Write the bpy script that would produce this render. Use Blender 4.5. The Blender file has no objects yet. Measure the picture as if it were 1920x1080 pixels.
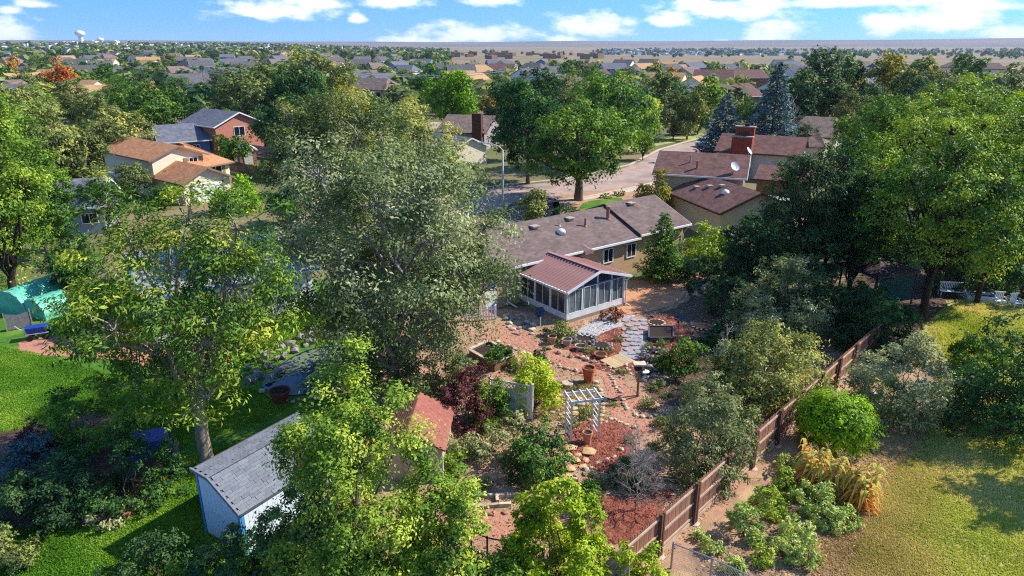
import bpy, bmesh, math, random
import numpy as np
from mathutils import Vector, Matrix
R = math.radians
sc = bpy.context.scene
COL = sc.collection

# ------------------------------------------------------------------ camera
CAM_H = 17.0
FPX = 1280.0                       # focal length in pixels of a 1920 px wide picture
PITCH = math.atan(456 / FPX)
cam_d = bpy.data.cameras.new('camera')
cam_d.sensor_width = 36.0
cam_d.lens = 36.0 * FPX / 1920.0
cam_d.clip_start = 0.3
cam_d.clip_end = 40000
cam = bpy.data.objects.new('camera', cam_d)
cam.location = (0, 0, CAM_H)
cam.rotation_euler = (R(90) - PITCH, 0, 0)
COL.objects.link(cam)
sc.camera = cam
cP, sP = math.cos(PITCH), math.sin(PITCH)

def P(u, v, z=0.0):
    """world point at height z seen at photo position u,v"""
    x = (u - 960) / FPX; y = (540 - v) / FPX
    d = (x, cP + sP * y, -sP + cP * y)
    t = (z - CAM_H) / d[2]
    return Vector((d[0] * t, d[1] * t, z))

def height_at(Y, v):
    y = (540 - v) / FPX
    return CAM_H + Y * (-sP + cP * y) / (cP + sP * y)

# ------------------------------------------------------------------ world, sun, exposure
SUN_EL = R(40.0)
SUN_DIR = Vector((0.965, 0.26, 0)).normalized()      # horizontal direction towards the sun
SUN_AZ = math.atan2(SUN_DIR.x, SUN_DIR.y)
world = bpy.data.worlds.new('World')
sc.world = world
world.use_nodes = True
wn, wl = world.node_tree.nodes, world.node_tree.links
wn.clear()

def wnode(t, **kw):
    n = wn.new(t)
    for k, v in kw.items(): setattr(n, k, v)
    return n

def wmath(op, a, b=None, c=None, clamp=False):
    n = wn.new('ShaderNodeMath'); n.operation = op; n.use_clamp = clamp
    for i, s in enumerate((a, b, c)):
        if s is None: continue
        if isinstance(s, (int, float)): n.inputs[i].default_value = s
        else: wl.new(s, n.inputs[i])
    return n.outputs[0]

w_out = wnode('ShaderNodeOutputWorld')
w_bg = wnode('ShaderNodeBackground'); w_bg.inputs[1].default_value = 0.15
wl.new(w_bg.outputs[0], w_out.inputs[0])
sky = wnode('ShaderNodeTexSky', sky_type='NISHITA')
sky.sun_disc = False
sky.sun_elevation = SUN_EL
sky.sun_rotation = SUN_AZ
sky.altitude = 1800
sky.air_density = 1.0; sky.dust_density = 0.25; sky.ozone_density = 2.0
hsv = wnode('ShaderNodeHueSaturation')
hsv.inputs['Saturation'].default_value = 1.22
hsv.inputs['Value'].default_value = 0.97
wl.new(sky.outputs[0], hsv.inputs['Color'])
geo = wnode('ShaderNodeTexCoord')
lift = wnode('ShaderNodeVectorMath', operation='ADD'); lift.inputs[1].default_value = (0, 0, 0.22)   # clear, dry high-plains air: little whitening at the horizon
wl.new(geo.outputs['Generated'], lift.inputs[0])
lnorm = wnode('ShaderNodeVectorMath', operation='NORMALIZE'); wl.new(lift.outputs[0], lnorm.inputs[0]); wl.new(lnorm.outputs[0], sky.inputs[0])
tintn = wnode('ShaderNodeMixRGB', blend_type='MULTIPLY'); tintn.inputs[0].default_value = 1.0; tintn.inputs[2].default_value = (0.84, 1.02, 1.1, 1); wl.new(hsv.outputs[0], tintn.inputs[1])
sep = wnode('ShaderNodeSeparateXYZ'); wl.new(geo.outputs['Generated'], sep.inputs[0])
az = wmath('ARCTAN2', sep.outputs[0], sep.outputs[1])
el = wmath('ARCSINE', sep.outputs[2])
comb = wnode('ShaderNodeCombineXYZ')
wl.new(wmath('MULTIPLY', az, 26.0), comb.inputs[0]); wl.new(wmath('MULTIPLY', el, 58.0), comb.inputs[1])
nz = wnode('ShaderNodeTexNoise'); nz.inputs['Scale'].default_value = 1.0; nz.inputs['Detail'].default_value = 7; nz.inputs['Roughness'].default_value = 0.58
wl.new(comb.outputs[0], nz.inputs['Vector'])
CLOUDS = [(520, 22, 120, 20), (590, 8, 70, 18), (15, 62, 48, 24), (735, 4, 70, 18), (890, 66, 120, 20), (770, 76, 60, 9), (668, 34, 18, 14),
          (1110, 52, 85, 26), (1060, 74, 40, 12), (925, 2, 50, 14), (1255, 40, 52, 17), (1390, 20, 110, 26), (1450, 66, 58, 22), (1655, 46, 45, 26),
          (1780, 40, 115, 34), (1890, 66, 60, 24), (1560, 8, 260, 14), (1840, 10, 110, 18), (1300, 10, 60, 16), (1353, 80, 22, 5), (60, 8, 40, 8), (20, 20, 30, 10)]
field = None
for (u, v, w, h) in CLOUDS:
    x = (u - 960) / FPX; y = (540 - v) / FPX
    d = Vector((x, cP + sP * y, -sP + cP * y)).normalized()
    a0, e0 = math.atan2(d.x, d.y), math.asin(d.z)
    sx = 1.25 * w / FPX * (d.y ** 2); sy = 1.3 * h / FPX
    dx = wmath('MULTIPLY', wmath('SUBTRACT', az, a0), 1 / sx)
    dy = wmath('MULTIPLY', wmath('SUBTRACT', el, e0), 1 / sy)
    dy = wmath('MULTIPLY', dy, wmath('MULTIPLY_ADD', wmath('LESS_THAN', dy, 0.0), 0.7, 1.0))   # flatter undersides
    r2 = wmath('ADD', wmath('MULTIPLY', dx, dx), wmath('MULTIPLY', dy, dy))
    b = wmath('SUBTRACT', 1.0, wmath('SQRT', r2))
    field = b if field is None else wmath('MAXIMUM', field, b)
# the rest of the sky carries clouds of the same kind
comb2 = wnode('ShaderNodeCombineXYZ')
wl.new(wmath('MULTIPLY', az, 5.0), comb2.inputs[0]); wl.new(wmath('MULTIPLY', el, 13.0), comb2.inputs[1]); comb2.inputs[2].default_value = 4.2
nz2 = wnode('ShaderNodeTexNoise'); nz2.inputs['Scale'].default_value = 1.0; nz2.inputs['Detail'].default_value = 5
wl.new(comb2.outputs[0], nz2.inputs['Vector'])
outside = wmath('MAXIMUM', wmath('GREATER_THAN', wmath('ABSOLUTE', az), 0.72), wmath('GREATER_THAN', el, 0.085))
gen = wmath('SUBTRACT', wmath('MULTIPLY', wmath('SUBTRACT', nz2.outputs[0], 0.5), 5.0), 0.4)
gen = wmath('SUBTRACT', gen, wmath('MULTIPLY', wmath('SUBTRACT', 1.0, outside), 10.0))
field = wmath('MAXIMUM', field, gen)
cl = wmath('ADD', field, wmath('MULTIPLY', wmath('SUBTRACT', nz.outputs[0], 0.5), 2.3))
mr = wnode('ShaderNodeMapRange', interpolation_type='SMOOTHSTEP')
mr.inputs[1].default_value = -0.02; mr.inputs[2].default_value = 0.75; mr.inputs[4].default_value = 0.93
wl.new(cl, mr.inputs[0])
cshade = wnode('ShaderNodeMixRGB'); cshade.inputs[1].default_value = (3.9, 4.5, 5.3, 1); cshade.inputs[2].default_value = (5.6, 5.7, 5.8, 1)
wl.new(wmath('MULTIPLY_ADD', cl, 0.8, 0.05, clamp=True), cshade.inputs[0])
wmix = wnode('ShaderNodeMixRGB')
wl.new(mr.outputs[0], wmix.inputs[0]); wl.new(tintn.outputs[0], wmix.inputs[1]); wl.new(cshade.outputs[0], wmix.inputs[2])
wl.new(wmix.outputs[0], w_bg.inputs[0])

sun_d = bpy.data.lights.new('sun', 'SUN')
sun_d.energy = 4.0; sun_d.angle = R(0.53); sun_d.color = (1.0, 0.95, 0.86)
sun = bpy.data.objects.new('sun', sun_d); COL.objects.link(sun)
to_sun = Vector((SUN_DIR.x * math.cos(SUN_EL), SUN_DIR.y * math.cos(SUN_EL), math.sin(SUN_EL)))
sun.rotation_euler = to_sun.to_track_quat('Z', 'Y').to_euler()
sun.location = (60, 20, 60)

vs = sc.view_settings
vs.view_transform = 'Standard'; vs.look = 'None'; vs.exposure = 0.84; vs.gamma = 1.0; vs.use_curve_mapping = False
cy = sc.cycles
cy.max_bounces = 6; cy.diffuse_bounces = 4; cy.glossy_bounces = 3; cy.transmission_bounces = 4; cy.transparent_max_bounces = 8; cy.volume_bounces = 0
cy.use_denoising = False; cy.filter_width = 1.15
cy.caustics_reflective = False; cy.caustics_refractive = False

# ------------------------------------------------------------------ helpers
def lin(c):
    out = []
    for x in c[:3]:
        x = x / 255.0
        out.append(x / 12.92 if x <= 0.04045 else ((x + 0.055) / 1.055) ** 2.4)
    return (out[0], out[1], out[2], 1.0)

MATS = {}
def mat(name, c1, c2=None, scale=6.0, rough=0.85, bump=0.0, bscale=None, metal=0.0, detail=6, ramp=(0.35, 0.65), stretch=None, spec=0.3, random_obj=0.0, c3=None, scale3=0.6, coat=0.0):
    if name in MATS: return MATS[name]
    m = bpy.data.materials.new(name); m.use_nodes = True
    n, l = m.node_tree.nodes, m.node_tree.links
    b = n['Principled BSDF']
    b.inputs['Roughness'].default_value = rough
    b.inputs['Metallic'].default_value = metal
    b.inputs['Specular IOR Level'].default_value = spec
    if coat: b.inputs['Coat Weight'].default_value = coat
    tc = n.new('ShaderNodeTexCoord'); vec = tc.outputs['Object']
    if stretch:
        mp = n.new('ShaderNodeMapping'); mp.inputs['Scale'].default_value = stretch
        l.new(vec, mp.inputs[0]); vec = mp.outputs[0]
    col = None
    if c2 is None: c2 = tuple(x * 0.86 for x in c1)
    nt = n.new('ShaderNodeTexNoise'); nt.inputs['Scale'].default_value = scale; nt.inputs['Detail'].default_value = detail; nt.inputs['Roughness'].default_value = 0.62
    l.new(vec, nt.inputs['Vector'])
    cr = n.new('ShaderNodeValToRGB')
    cr.color_ramp.elements[0].position = ramp[0]; cr.color_ramp.elements[1].position = ramp[1]
    cr.color_ramp.elements[0].color = lin(c1); cr.color_ramp.elements[1].color = lin(c2)
    l.new(nt.outputs[0], cr.inputs[0]); col = cr.outputs[0]
    if c3 is not None:
        n3 = n.new('ShaderNodeTexNoise'); n3.inputs['Scale'].default_value = scale3; n3.inputs['Detail'].default_value = 5
        l.new(vec, n3.inputs['Vector'])
        mm = n.new('ShaderNodeMapRange'); mm.inputs[1].default_value = 0.47; mm.inputs[2].default_value = 0.62
        l.new(n3.outputs[0], mm.inputs[0])
        mx = n.new('ShaderNodeMixRGB'); mx.inputs[2].default_value = lin(c3)
        l.new(mm.outputs[0], mx.inputs[0]); l.new(col, mx.inputs[1]); col = mx.outputs[0]
    if random_obj:
        oi = n.new('ShaderNodeObjectInfo')
        hs = n.new('ShaderNodeHueSaturation')
        mv = n.new('ShaderNodeMapRange'); mv.inputs[3].default_value = 1 - random_obj; mv.inputs[4].default_value = 1 + random_obj
        l.new(oi.outputs['Random'], mv.inputs[0]); l.new(mv.outputs[0], hs.inputs['Value']); l.new(col, hs.inputs['Color']); col = hs.outputs[0]
    l.new(col, b.inputs['Base Color'])
    if bump:
        nb = n.new('ShaderNodeTexNoise'); nb.inputs['Scale'].default_value = bscale or scale * 4; nb.inputs['Detail'].default_value = 4
        l.new(vec, nb.inputs['Vector'])
        bp = n.new('ShaderNodeBump'); bp.inputs['Strength'].default_value = bump; bp.inputs['Distance'].default_value = 0.05
        l.new(nb.outputs[0], bp.inputs['Height']); l.new(bp.outputs[0], b.inputs['Normal'])
    MATS[name] = m
    return m

def shingle_mat(name, c1, c2, w=0.32, h=0.14):
    """small shingles, for roofs too far away to tell them apart; object coordinates, laid along local x"""
    if name in MATS: return MATS[name]
    m = mat(name, c1, c2, scale=1.3, rough=0.95, spec=0.1)
    n, l = m.node_tree.nodes, m.node_tree.links
    b = n['Principled BSDF']
    tc = n.new('ShaderNodeTexCoord')
    mp = n.new('ShaderNodeMapping'); mp.inputs['Scale'].default_value = (1 / w, 1 / h, 1 / h)
    l.new(tc.outputs['Object'], mp.inputs[0])
    wh = n.new('ShaderNodeTexWhiteNoise'); wh.noise_dimensions = '3D'
    fl = n.new('ShaderNodeVectorMath'); fl.operation = 'FLOOR'
    l.new(mp.outputs[0], fl.inputs[0]); l.new(fl.outputs[0], wh.inputs[0])
    src = b.inputs['Base Color'].links[0].from_socket
    hs = n.new('ShaderNodeHueSaturation')
    mv = n.new('ShaderNodeMapRange'); mv.inputs[3].default_value = 0.82; mv.inputs[4].default_value = 1.14
    l.new(wh.outputs[0], mv.inputs[0]); l.new(mv.outputs[0], hs.inputs['Value']); l.new(src, hs.inputs['Color'])
    l.new(hs.outputs[0], b.inputs['Base Color'])
    return m

def glass_mat(name, c=(30, 40, 45), rough=0.06):
    if name in MATS: return MATS[name]
    m = bpy.data.materials.new(name); m.use_nodes = True
    b = m.node_tree.nodes['Principled BSDF']
    b.inputs['Base Color'].default_value = lin(c); b.inputs['Roughness'].default_value = rough
    b.inputs['Specular IOR Level'].default_value = 0.7
    MATS[name] = m
    return m

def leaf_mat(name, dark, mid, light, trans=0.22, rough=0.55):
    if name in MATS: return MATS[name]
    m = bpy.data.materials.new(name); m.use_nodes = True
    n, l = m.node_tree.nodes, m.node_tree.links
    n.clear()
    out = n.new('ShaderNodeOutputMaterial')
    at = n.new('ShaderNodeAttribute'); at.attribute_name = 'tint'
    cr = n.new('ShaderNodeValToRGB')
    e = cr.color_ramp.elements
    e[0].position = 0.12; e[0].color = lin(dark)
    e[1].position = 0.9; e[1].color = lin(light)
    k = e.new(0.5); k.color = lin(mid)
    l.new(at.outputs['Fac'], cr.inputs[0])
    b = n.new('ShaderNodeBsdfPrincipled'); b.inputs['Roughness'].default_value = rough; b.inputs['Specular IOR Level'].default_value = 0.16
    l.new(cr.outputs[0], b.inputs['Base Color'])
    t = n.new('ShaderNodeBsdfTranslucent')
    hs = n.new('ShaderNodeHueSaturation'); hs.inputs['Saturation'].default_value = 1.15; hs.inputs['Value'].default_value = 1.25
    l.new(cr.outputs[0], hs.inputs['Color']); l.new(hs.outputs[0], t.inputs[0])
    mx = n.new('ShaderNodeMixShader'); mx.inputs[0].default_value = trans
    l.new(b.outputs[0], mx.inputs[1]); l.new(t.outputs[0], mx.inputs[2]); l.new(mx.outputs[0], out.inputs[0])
    MATS[name] = m
    return m

def link(o, parent=None):
    COL.objects.link(o)
    if parent is not None: o.parent = parent
    return o

def empty(name, loc=(0, 0, 0), rz=0.0, parent=None):
    o = bpy.data.objects.new(name, None)
    o.empty_display_size = 0.2
    o.location = loc; o.rotation_euler = (0, 0, rz)
    return link(o, parent)

def tag(o, label=None, cat=None, group=None, kind=None):
    if label: o['label'] = label
    if cat: o['category'] = cat
    if group: o['group'] = group
    if kind: o['kind'] = kind
    return o

def copy_tree(o, parent=None):
    c = o.copy(); COL.objects.link(c); c.parent = parent
    for ch in list(o.children): copy_tree(ch, c)
    return c

class MB:
    """collects simple shapes, builds ONE mesh object"""
    def __init__(s): s.v = []; s.f = []
    def add(s, vs, fs):
        k = len(s.v); s.v += [tuple(x) for x in vs]; s.f += [tuple(i + k for i in f) for f in fs]; return s
    def box(s, c, size, rz=0.0):
        cx, cy_, cz = c; a, b, d = size[0] / 2, size[1] / 2, size[2] / 2
        co, si = math.cos(rz), math.sin(rz); vs = []
        for z in (-d, d):
            for x, y in ((-a, -b), (a, -b), (a, b), (-a, b)):
                vs.append((cx + x * co - y * si, cy_ + x * si + y * co, cz + z))
        return s.add(vs, [(0, 3, 2, 1), (4, 5, 6, 7), (0, 1, 5, 4), (1, 2, 6, 5), (2, 3, 7, 6), (3, 0, 4, 7)])
    def bar(s, p, q, w, h, up=(0, 0, 1)):
        p, q = Vector(p), Vector(q); d = (q - p).normalized(); up = Vector(up)
        if abs(d.dot(up)) > 0.98: up = Vector((0, 1, 0))
        x = d.cross(up).normalized(); y = x.cross(d).normalized(); vs = []
        for e in (p, q):
            for a, b in ((-1, -1), (1, -1), (1, 1), (-1, 1)): vs.append(e + x * (a * w / 2) + y * (b * h / 2))
        return s.add(vs, [(0, 3, 2, 1), (4, 5, 6, 7), (0, 1, 5, 4), (1, 2, 6, 5), (2, 3, 7, 6), (3, 0, 4, 7)])
    def tube(s, pts, rad, n=8, caps=True):
        pts = [Vector(p) for p in pts]
        if isinstance(rad, (int, float)): rad = [rad] * len(pts)
        vs = []; fs = []; ref = Vector((0.31, 0.77, 0.55))
        for i, p in enumerate(pts):
            d = (pts[min(i + 1, len(pts) - 1)] - pts[max(i - 1, 0)]).normalized()
            x = d.cross(ref)
            if x.length < 0.05: x = d.cross(Vector((1, 0, 0)))
            x.normalize(); y = d.cross(x)
            for k in range(n):
                a = 2 * math.pi * k / n
                vs.append(p + (x * math.cos(a) + y * math.sin(a)) * rad[i])
        for i in range(len(pts) - 1):
            for k in range(n):
                k2 = (k + 1) % n
                fs.append((i * n + k, i * n + k2, (i + 1) * n + k2, (i + 1) * n + k))
        if caps:
            fs.append(tuple(range(n - 1, -1, -1))); m = (len(pts) - 1) * n; fs.append(tuple(range(m, m + n)))
        return s.add(vs, fs)
    def lathe(s, prof, c=(0, 0, 0), n=20):
        vs = []; fs = []
        for (r, z) in prof:
            for k in range(n):
                a = 2 * math.pi * k / n
                vs.append((c[0] + r * math.cos(a), c[1] + r * math.sin(a), c[2] + z))
        for i in range(len(prof) - 1):
            for k in range(n):
                k2 = (k + 1) % n; fs.append((i * n + k, i * n + k2, (i + 1) * n + k2, (i + 1) * n + k))
        fs.append(tuple(range(n - 1, -1, -1))); m = (len(prof) - 1) * n; fs.append(tuple(range(m, m + n)))
        return s.add(vs, fs)
    def prism(s, poly, d):
        """poly: list of 3D points (planar), extruded by vector d"""
        n = len(poly); d = Vector(d); a = [Vector(p) for p in poly]; b = [p + d for p in a]
        fs = [tuple(range(n - 1, -1, -1)), tuple(range(n, 2 * n))]
        for k in range(n): fs.append((k, (k + 1) % n, (k + 1) % n + n, k + n))
        return s.add(a + b, fs)
    def mesh(s, name, m=None, smooth=False):
        me = bpy.data.meshes.new(name); me.from_pydata(s.v, [], s.f)
        bm = bmesh.new(); bm.from_mesh(me); bmesh.ops.recalc_face_normals(bm, faces=bm.faces); bm.to_mesh(me); bm.free()
        if m: me.materials.append(m)
        if smooth: me.polygons.foreach_set('use_smooth', [True] * len(me.polygons))
        me.update(); return me
    def build(s, name, m, parent=None, smooth=False):
        return link(bpy.data.objects.new(name, s.mesh(name, m, smooth)), parent)

def np_mesh(name, V, F, m, tint=None, smooth=False):
    """V (n,3), F (k,4) or (k,3) -> mesh"""
    me = bpy.data.meshes.new(name)
    k = F.shape[1]
    me.vertices.add(len(V)); me.vertices.foreach_set('co', V.astype(np.float32).ravel())
    me.loops.add(F.size); me.loops.foreach_set('vertex_index', F.astype(np.int32).ravel())
    me.polygons.add(len(F)); me.polygons.foreach_set('loop_start', np.arange(0, F.size, k, dtype=np.int32))
    me.polygons.foreach_set('loop_total', np.full(len(F), k, dtype=np.int32))
    if tint is not None:
        a = me.attributes.new('tint', 'FLOAT', 'POINT'); a.data.foreach_set('value', tint.astype(np.float32))
    me.materials.append(m)
    me.update(calc_edges=True)
    if smooth: me.polygons.foreach_set('use_smooth', [True] * len(F))
    return me

def leaves_arrays(pos, nrm, tan, L, W, fold=0.12):
    """one folded rhombus per leaf"""
    s = np.cross(nrm, tan); s /= (np.linalg.norm(s, axis=1, keepdims=True) + 1e-9)
    L = L[:, None]; W = W[:, None]
    a = pos; b = pos + tan * L * 0.5 + s * W * 0.5 + nrm * L * fold
    c = pos + tan * L; d = pos + tan * L * 0.5 - s * W * 0.5 + nrm * L * fold
    V = np.stack([a, b, c, d], 1).reshape(-1, 3)
    F = np.arange(len(pos) * 4).reshape(-1, 4)
    return V, F

def unit(a): return a / (np.linalg.norm(a, axis=-1, keepdims=True) + 1e-9)

# ------------------------------------------------------------------ materials for plants
BARK = mat('bark', (120, 105, 88), (78, 66, 56), scale=5, rough=0.95, bump=0.6, bscale=18, stretch=(1, 1, 0.25))
BARK_PALE = mat('bark_pale', (178, 162, 140), (120, 106, 90), scale=6, rough=0.95, bump=0.5, bscale=16, stretch=(1, 1, 0.3))
BARK_GREY = mat('bark_grey', (170, 160, 152), (120, 110, 104), scale=8, rough=0.95)
BARK_DARK = mat('bark_dark', (72, 58, 48), (48, 38, 32), scale=6, rough=0.95, bump=0.5, bscale=16)
LEAF = dict(
    ash=leaf_mat('leaf_ash', (56, 90, 36), (104, 142, 52), (186, 196, 70)),
    green=leaf_mat('leaf_green', (44, 78, 32), (78, 118, 42), (140, 166, 56)),
    bright=leaf_mat('leaf_bright', (60, 94, 36), (114, 148, 48), (186, 200, 74)),
    lime=leaf_mat('leaf_lime', (112, 142, 24), (158, 182, 36), (206, 214, 70)),
    dark=leaf_mat('leaf_dark', (44, 72, 42), (72, 104, 58), (124, 150, 78)),
    deep=leaf_mat('leaf_deep', (40, 72, 42), (68, 110, 52), (132, 164, 62)),
    olive=leaf_mat('leaf_olive', (76, 92, 50), (126, 138, 76), (188, 186, 98)),
    greygreen=leaf_mat('leaf_greygreen', (76, 98, 52), (128, 144, 86), (198, 200, 150)),
    sage=leaf_mat('leaf_sage', (116, 126, 76), (164, 168, 112), (208, 206, 156)),
    yellow=leaf_mat('leaf_yellow', (122, 122, 44), (182, 168, 54), (222, 198, 74)),
    gold=leaf_mat('leaf_gold', (150, 106, 36), (204, 150, 52), (232, 184, 80)),
    orange=leaf_mat('leaf_orange', (136, 66, 30), (190, 98, 38), (222, 140, 56)),
    plum=leaf_mat('leaf_plum', (66, 34, 38), (112, 62, 62), (160, 104, 92)),
    rust=leaf_mat('leaf_rust', (120, 70, 56), (160, 104, 84), (190, 140, 110)),
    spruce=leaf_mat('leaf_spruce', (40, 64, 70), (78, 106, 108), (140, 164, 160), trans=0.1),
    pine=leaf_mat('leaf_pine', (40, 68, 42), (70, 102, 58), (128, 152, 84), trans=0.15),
    ball=leaf_mat('leaf_ball', (84, 128, 14), (132, 174, 20), (176, 206, 40)),
    corn=leaf_mat('leaf_corn', (224, 136, 50), (232, 190, 100), (186, 194, 92), trans=0.4),
    veg=leaf_mat('leaf_veg', (118, 150, 70), (158, 182, 92), (206, 214, 118)),
    grass=leaf_mat('leaf_grass', (76, 122, 30), (110, 154, 42), (164, 186, 72), trans=0.35),
    grassdry=leaf_mat('leaf_grassdry', (166, 176, 78), (196, 196, 98), (226, 210, 140), trans=0.35),
)

# ------------------------------------------------------------------ plant builders
def branch_tube(mb, a, b, r0, r1, rng, n=5, seg=4, wob=0.08, sag=0.0):
    a, b = Vector(a), Vector(b); L = (b - a).length; pts = []; rr = []
    for i in range(seg + 1):
        t = i / seg; p = a.lerp(b, t)
        if 0 < i < seg: p += Vector((rng.gauss(0, 1), rng.gauss(0, 1), rng.gauss(0, 1))) * L * wob
        p.z += -sag * L * math.sin(math.pi * t)
        pts.append(p); rr.append(r0 + (r1 - r0) * t)
    mb.tube(pts, rr, n=n, caps=False)
    return pts

def make_plant(name, label, cat, x, y, h, rx, ry=None, crown=0.75, leaf='green', bark=None, size=0.13, aspect=0.5, lai=5.0, lobes=12, subs=14,
               seed=1, trunk_r=None, droop=0.0, fork=0.4, group=None, tint=(0.5, 0.2), yellow=0.0, lobe_r=(0.22, 0.4), lean=(0, 0), twigs=0.5, upbias=0.02,
               stems=1, z0=0.0, clump=0.18, flat=0.62, shape='round', nmax=60000):
    rng = random.Random(seed); g = np.random.default_rng(seed)
    if stems > 1 and lobe_r == (0.22, 0.4): lobe_r = (0.28, 0.44)
    ry = ry or rx; rz = h * crown / 2; cz = h - rz
    if stems > 1: cz = h * 0.45; rz = h * (0.55 if shape != 'ball' else 0.56)
    root = empty(name, (x, y, z0)); tag(root, label, cat, group)
    bark = bark or BARK
    cx, cy_ = lean
    # lobes of the crown
    LC = []; LR = []
    for i in range(lobes):
        for _ in range(30):
            d = unit(g.normal(size=3)); d[2] += (upbias if stems == 1 else -0.15) * rng.random()
            d = unit(d)
            f = rng.uniform(0.42, 0.78)
            r = rng.uniform(*lobe_r)
            if shape == 'ball': f = rng.uniform(0.5, 0.56); r = rng.uniform(0.42, 0.46)
            sx = 1.0
            if shape == 'column': sx = 0.8 if d[2] > 0.4 else 1.0
            if shape == 'cone': sx = max(0.25, 1.0 - 0.75 * (d[2] * f + 0.6) / 1.4)
            q = np.array([d[0] * f * sx, d[1] * f * sx, d[2] * f])
            if stems > 1 and shape != 'ball' and i < lobes * 0.36:
                a_ = rng.random() * 6.283; f_ = rng.uniform(0.45, 0.78); q = np.array([math.cos(a_) * f_, math.sin(a_) * f_, rng.uniform(-0.62, -0.25)])
            if stems > 1 and shape != 'ball' and q[2] < 0:
                k_ = 0.8 / max(0.3, math.hypot(q[0], q[1])); q[0] *= min(1.6, k_); q[1] *= min(1.6, k_)
            if all(np.linalg.norm(q - o) > 0.26 for o in LC): break
        LC.append(q); LR.append(r * (0.7 if (shape == 'cone' and d[2] > 0.4) else 1.0))
    LC = np.array(LC); LR = np.array(LR); rad = np.array([rx, ry, rz])
    C0 = np.array([cx, cy_, cz])
    n_total = int(0.82 * min(nmax, lai * math.pi * rx * max(rz, rx * 0.6) / (0.55 * size * size * aspect)))
    size *= 1.07
    if y > 60: twigs *= 0.35
    wts = LR ** 2 / np.sum(LR ** 2)
    pos = []; tin = []; out = []; sout = []; subc = []
    mean_r = (rx + ry + rz) / 3
    for i in range(lobes):
        m = int(n_total * wts[i]); ns = subs
        sd = unit(g.normal(size=(ns, 3)) + np.array([0, 0, 0.25]))
        fr = g.uniform(0.45 if shape != 'ball' else 0.85, 1.05, size=(ns, 1)) * LR[i]
        sp = (LC[i] + sd * fr) * rad + C0
        subc.append((C0 + LC[i] * rad, sp))
        k = g.integers(0, ns, size=m)
        sig = LR[i] * clump * mean_r * g.uniform(0.6, 1.3, size=ns)
        off = g.normal(size=(m, 3)) * sig[k][:, None] * np.array([1, 1, flat])
        p = sp[k] + off
        pos.append(p)
        lt = g.normal(0, 0.6); st = g.normal(0, 0.7, size=ns)
        t = tint[0] + tint[1] * (lt + st[k]) * 0.85 + g.normal(0, 0.075, size=m)
        if yellow:
            ysel = g.random(ns) < yellow
            t = np.where(ysel[k], np.clip(t + 0.4, 0, 1), t)
        tin.append(t)
        out.append(unit(p - (C0 + LC[i] * rad * 0.4))); sout.append(unit(off / np.array([1, 1, flat])))
    pos = np.concatenate(pos); tin = np.clip(np.concatenate(tin), 0, 1); out = np.concatenate(out); sout = np.concatenate(sout)
    keep = pos[:, 2] > 0.04
    pos, tin, out, sout = pos[keep], tin[keep], out[keep], sout[keep]; m = len(pos)
    if shape == 'ball': sout = unit(pos - C0) * 1.6
    nrm = unit(out * 0.35 + sout * 0.5 + np.array([0, 0, 0.4]) + g.normal(size=(m, 3)) * 0.3)
    tan = g.normal(size=(m, 3)) * 0.8 + out * 0.5 + np.array([0, 0, -droop])
    tan = unit(tan - nrm * np.sum(tan * nrm, 1, keepdims=True))
    L = size * g.uniform(0.7, 1.35, size=m)
    V, F = leaves_arrays(pos, nrm, tan, L, L * aspect)
    me = np_mesh('crown', V, F, LEAF[leaf], np.repeat(tin, 4))
    link(bpy.data.objects.new('crown', me), root)
    # trunk and limbs
    mb = MB()
    tr = trunk_r or max(0.03, h * (0.02 if stems == 1 else 0.011))
    fz = max(h * (1 - crown) * 0.9, h * fork * 0.5) if crown < 0.93 else h * 0.06
    if stems == 1:
        fk = Vector((cx * 0.5, cy_ * 0.5, fz))
        branch_tube(mb, (0, 0, -0.15), fk, tr * 1.15, tr * 0.85, rng, n=9, seg=4, wob=0.015)
        top = Vector((cx, cy_, cz + rz * 0.35))
        branch_tube(mb, fk - Vector((0, 0, 0.05)), top, tr * 0.85, tr * 0.2, rng, n=7, seg=5, wob=0.04)
    for i, (lc, sp) in enumerate(subc):
        lc = Vector(lc)
        if stems > 1:
            a = rng.random() * 6.283; st = Vector((math.cos(a) * rx * 0.12, math.sin(a) * rx * 0.12, -0.05)); r0 = tr * 0.6
        else:
            t = rng.uniform(0, 0.5) if lc.z > cz else rng.uniform(0, 0.15)
            st = fk.lerp(top, t); r0 = tr * rng.uniform(0.35, 0.6) * (1 - 0.5 * t)
        branch_tube(mb, st, lc, r0, r0 * 0.35, rng, n=5, seg=4, wob=0.05, sag=-0.08)
        for q in range(len(sp)):
            if rng.random() < twigs:
                branch_tube(mb, lc, sp[q], r0 * 0.3, r0 * 0.08, rng, n=3, seg=3, wob=0.07)
    mb.build('trunk', bark, root, smooth=True)
    return root

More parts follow.
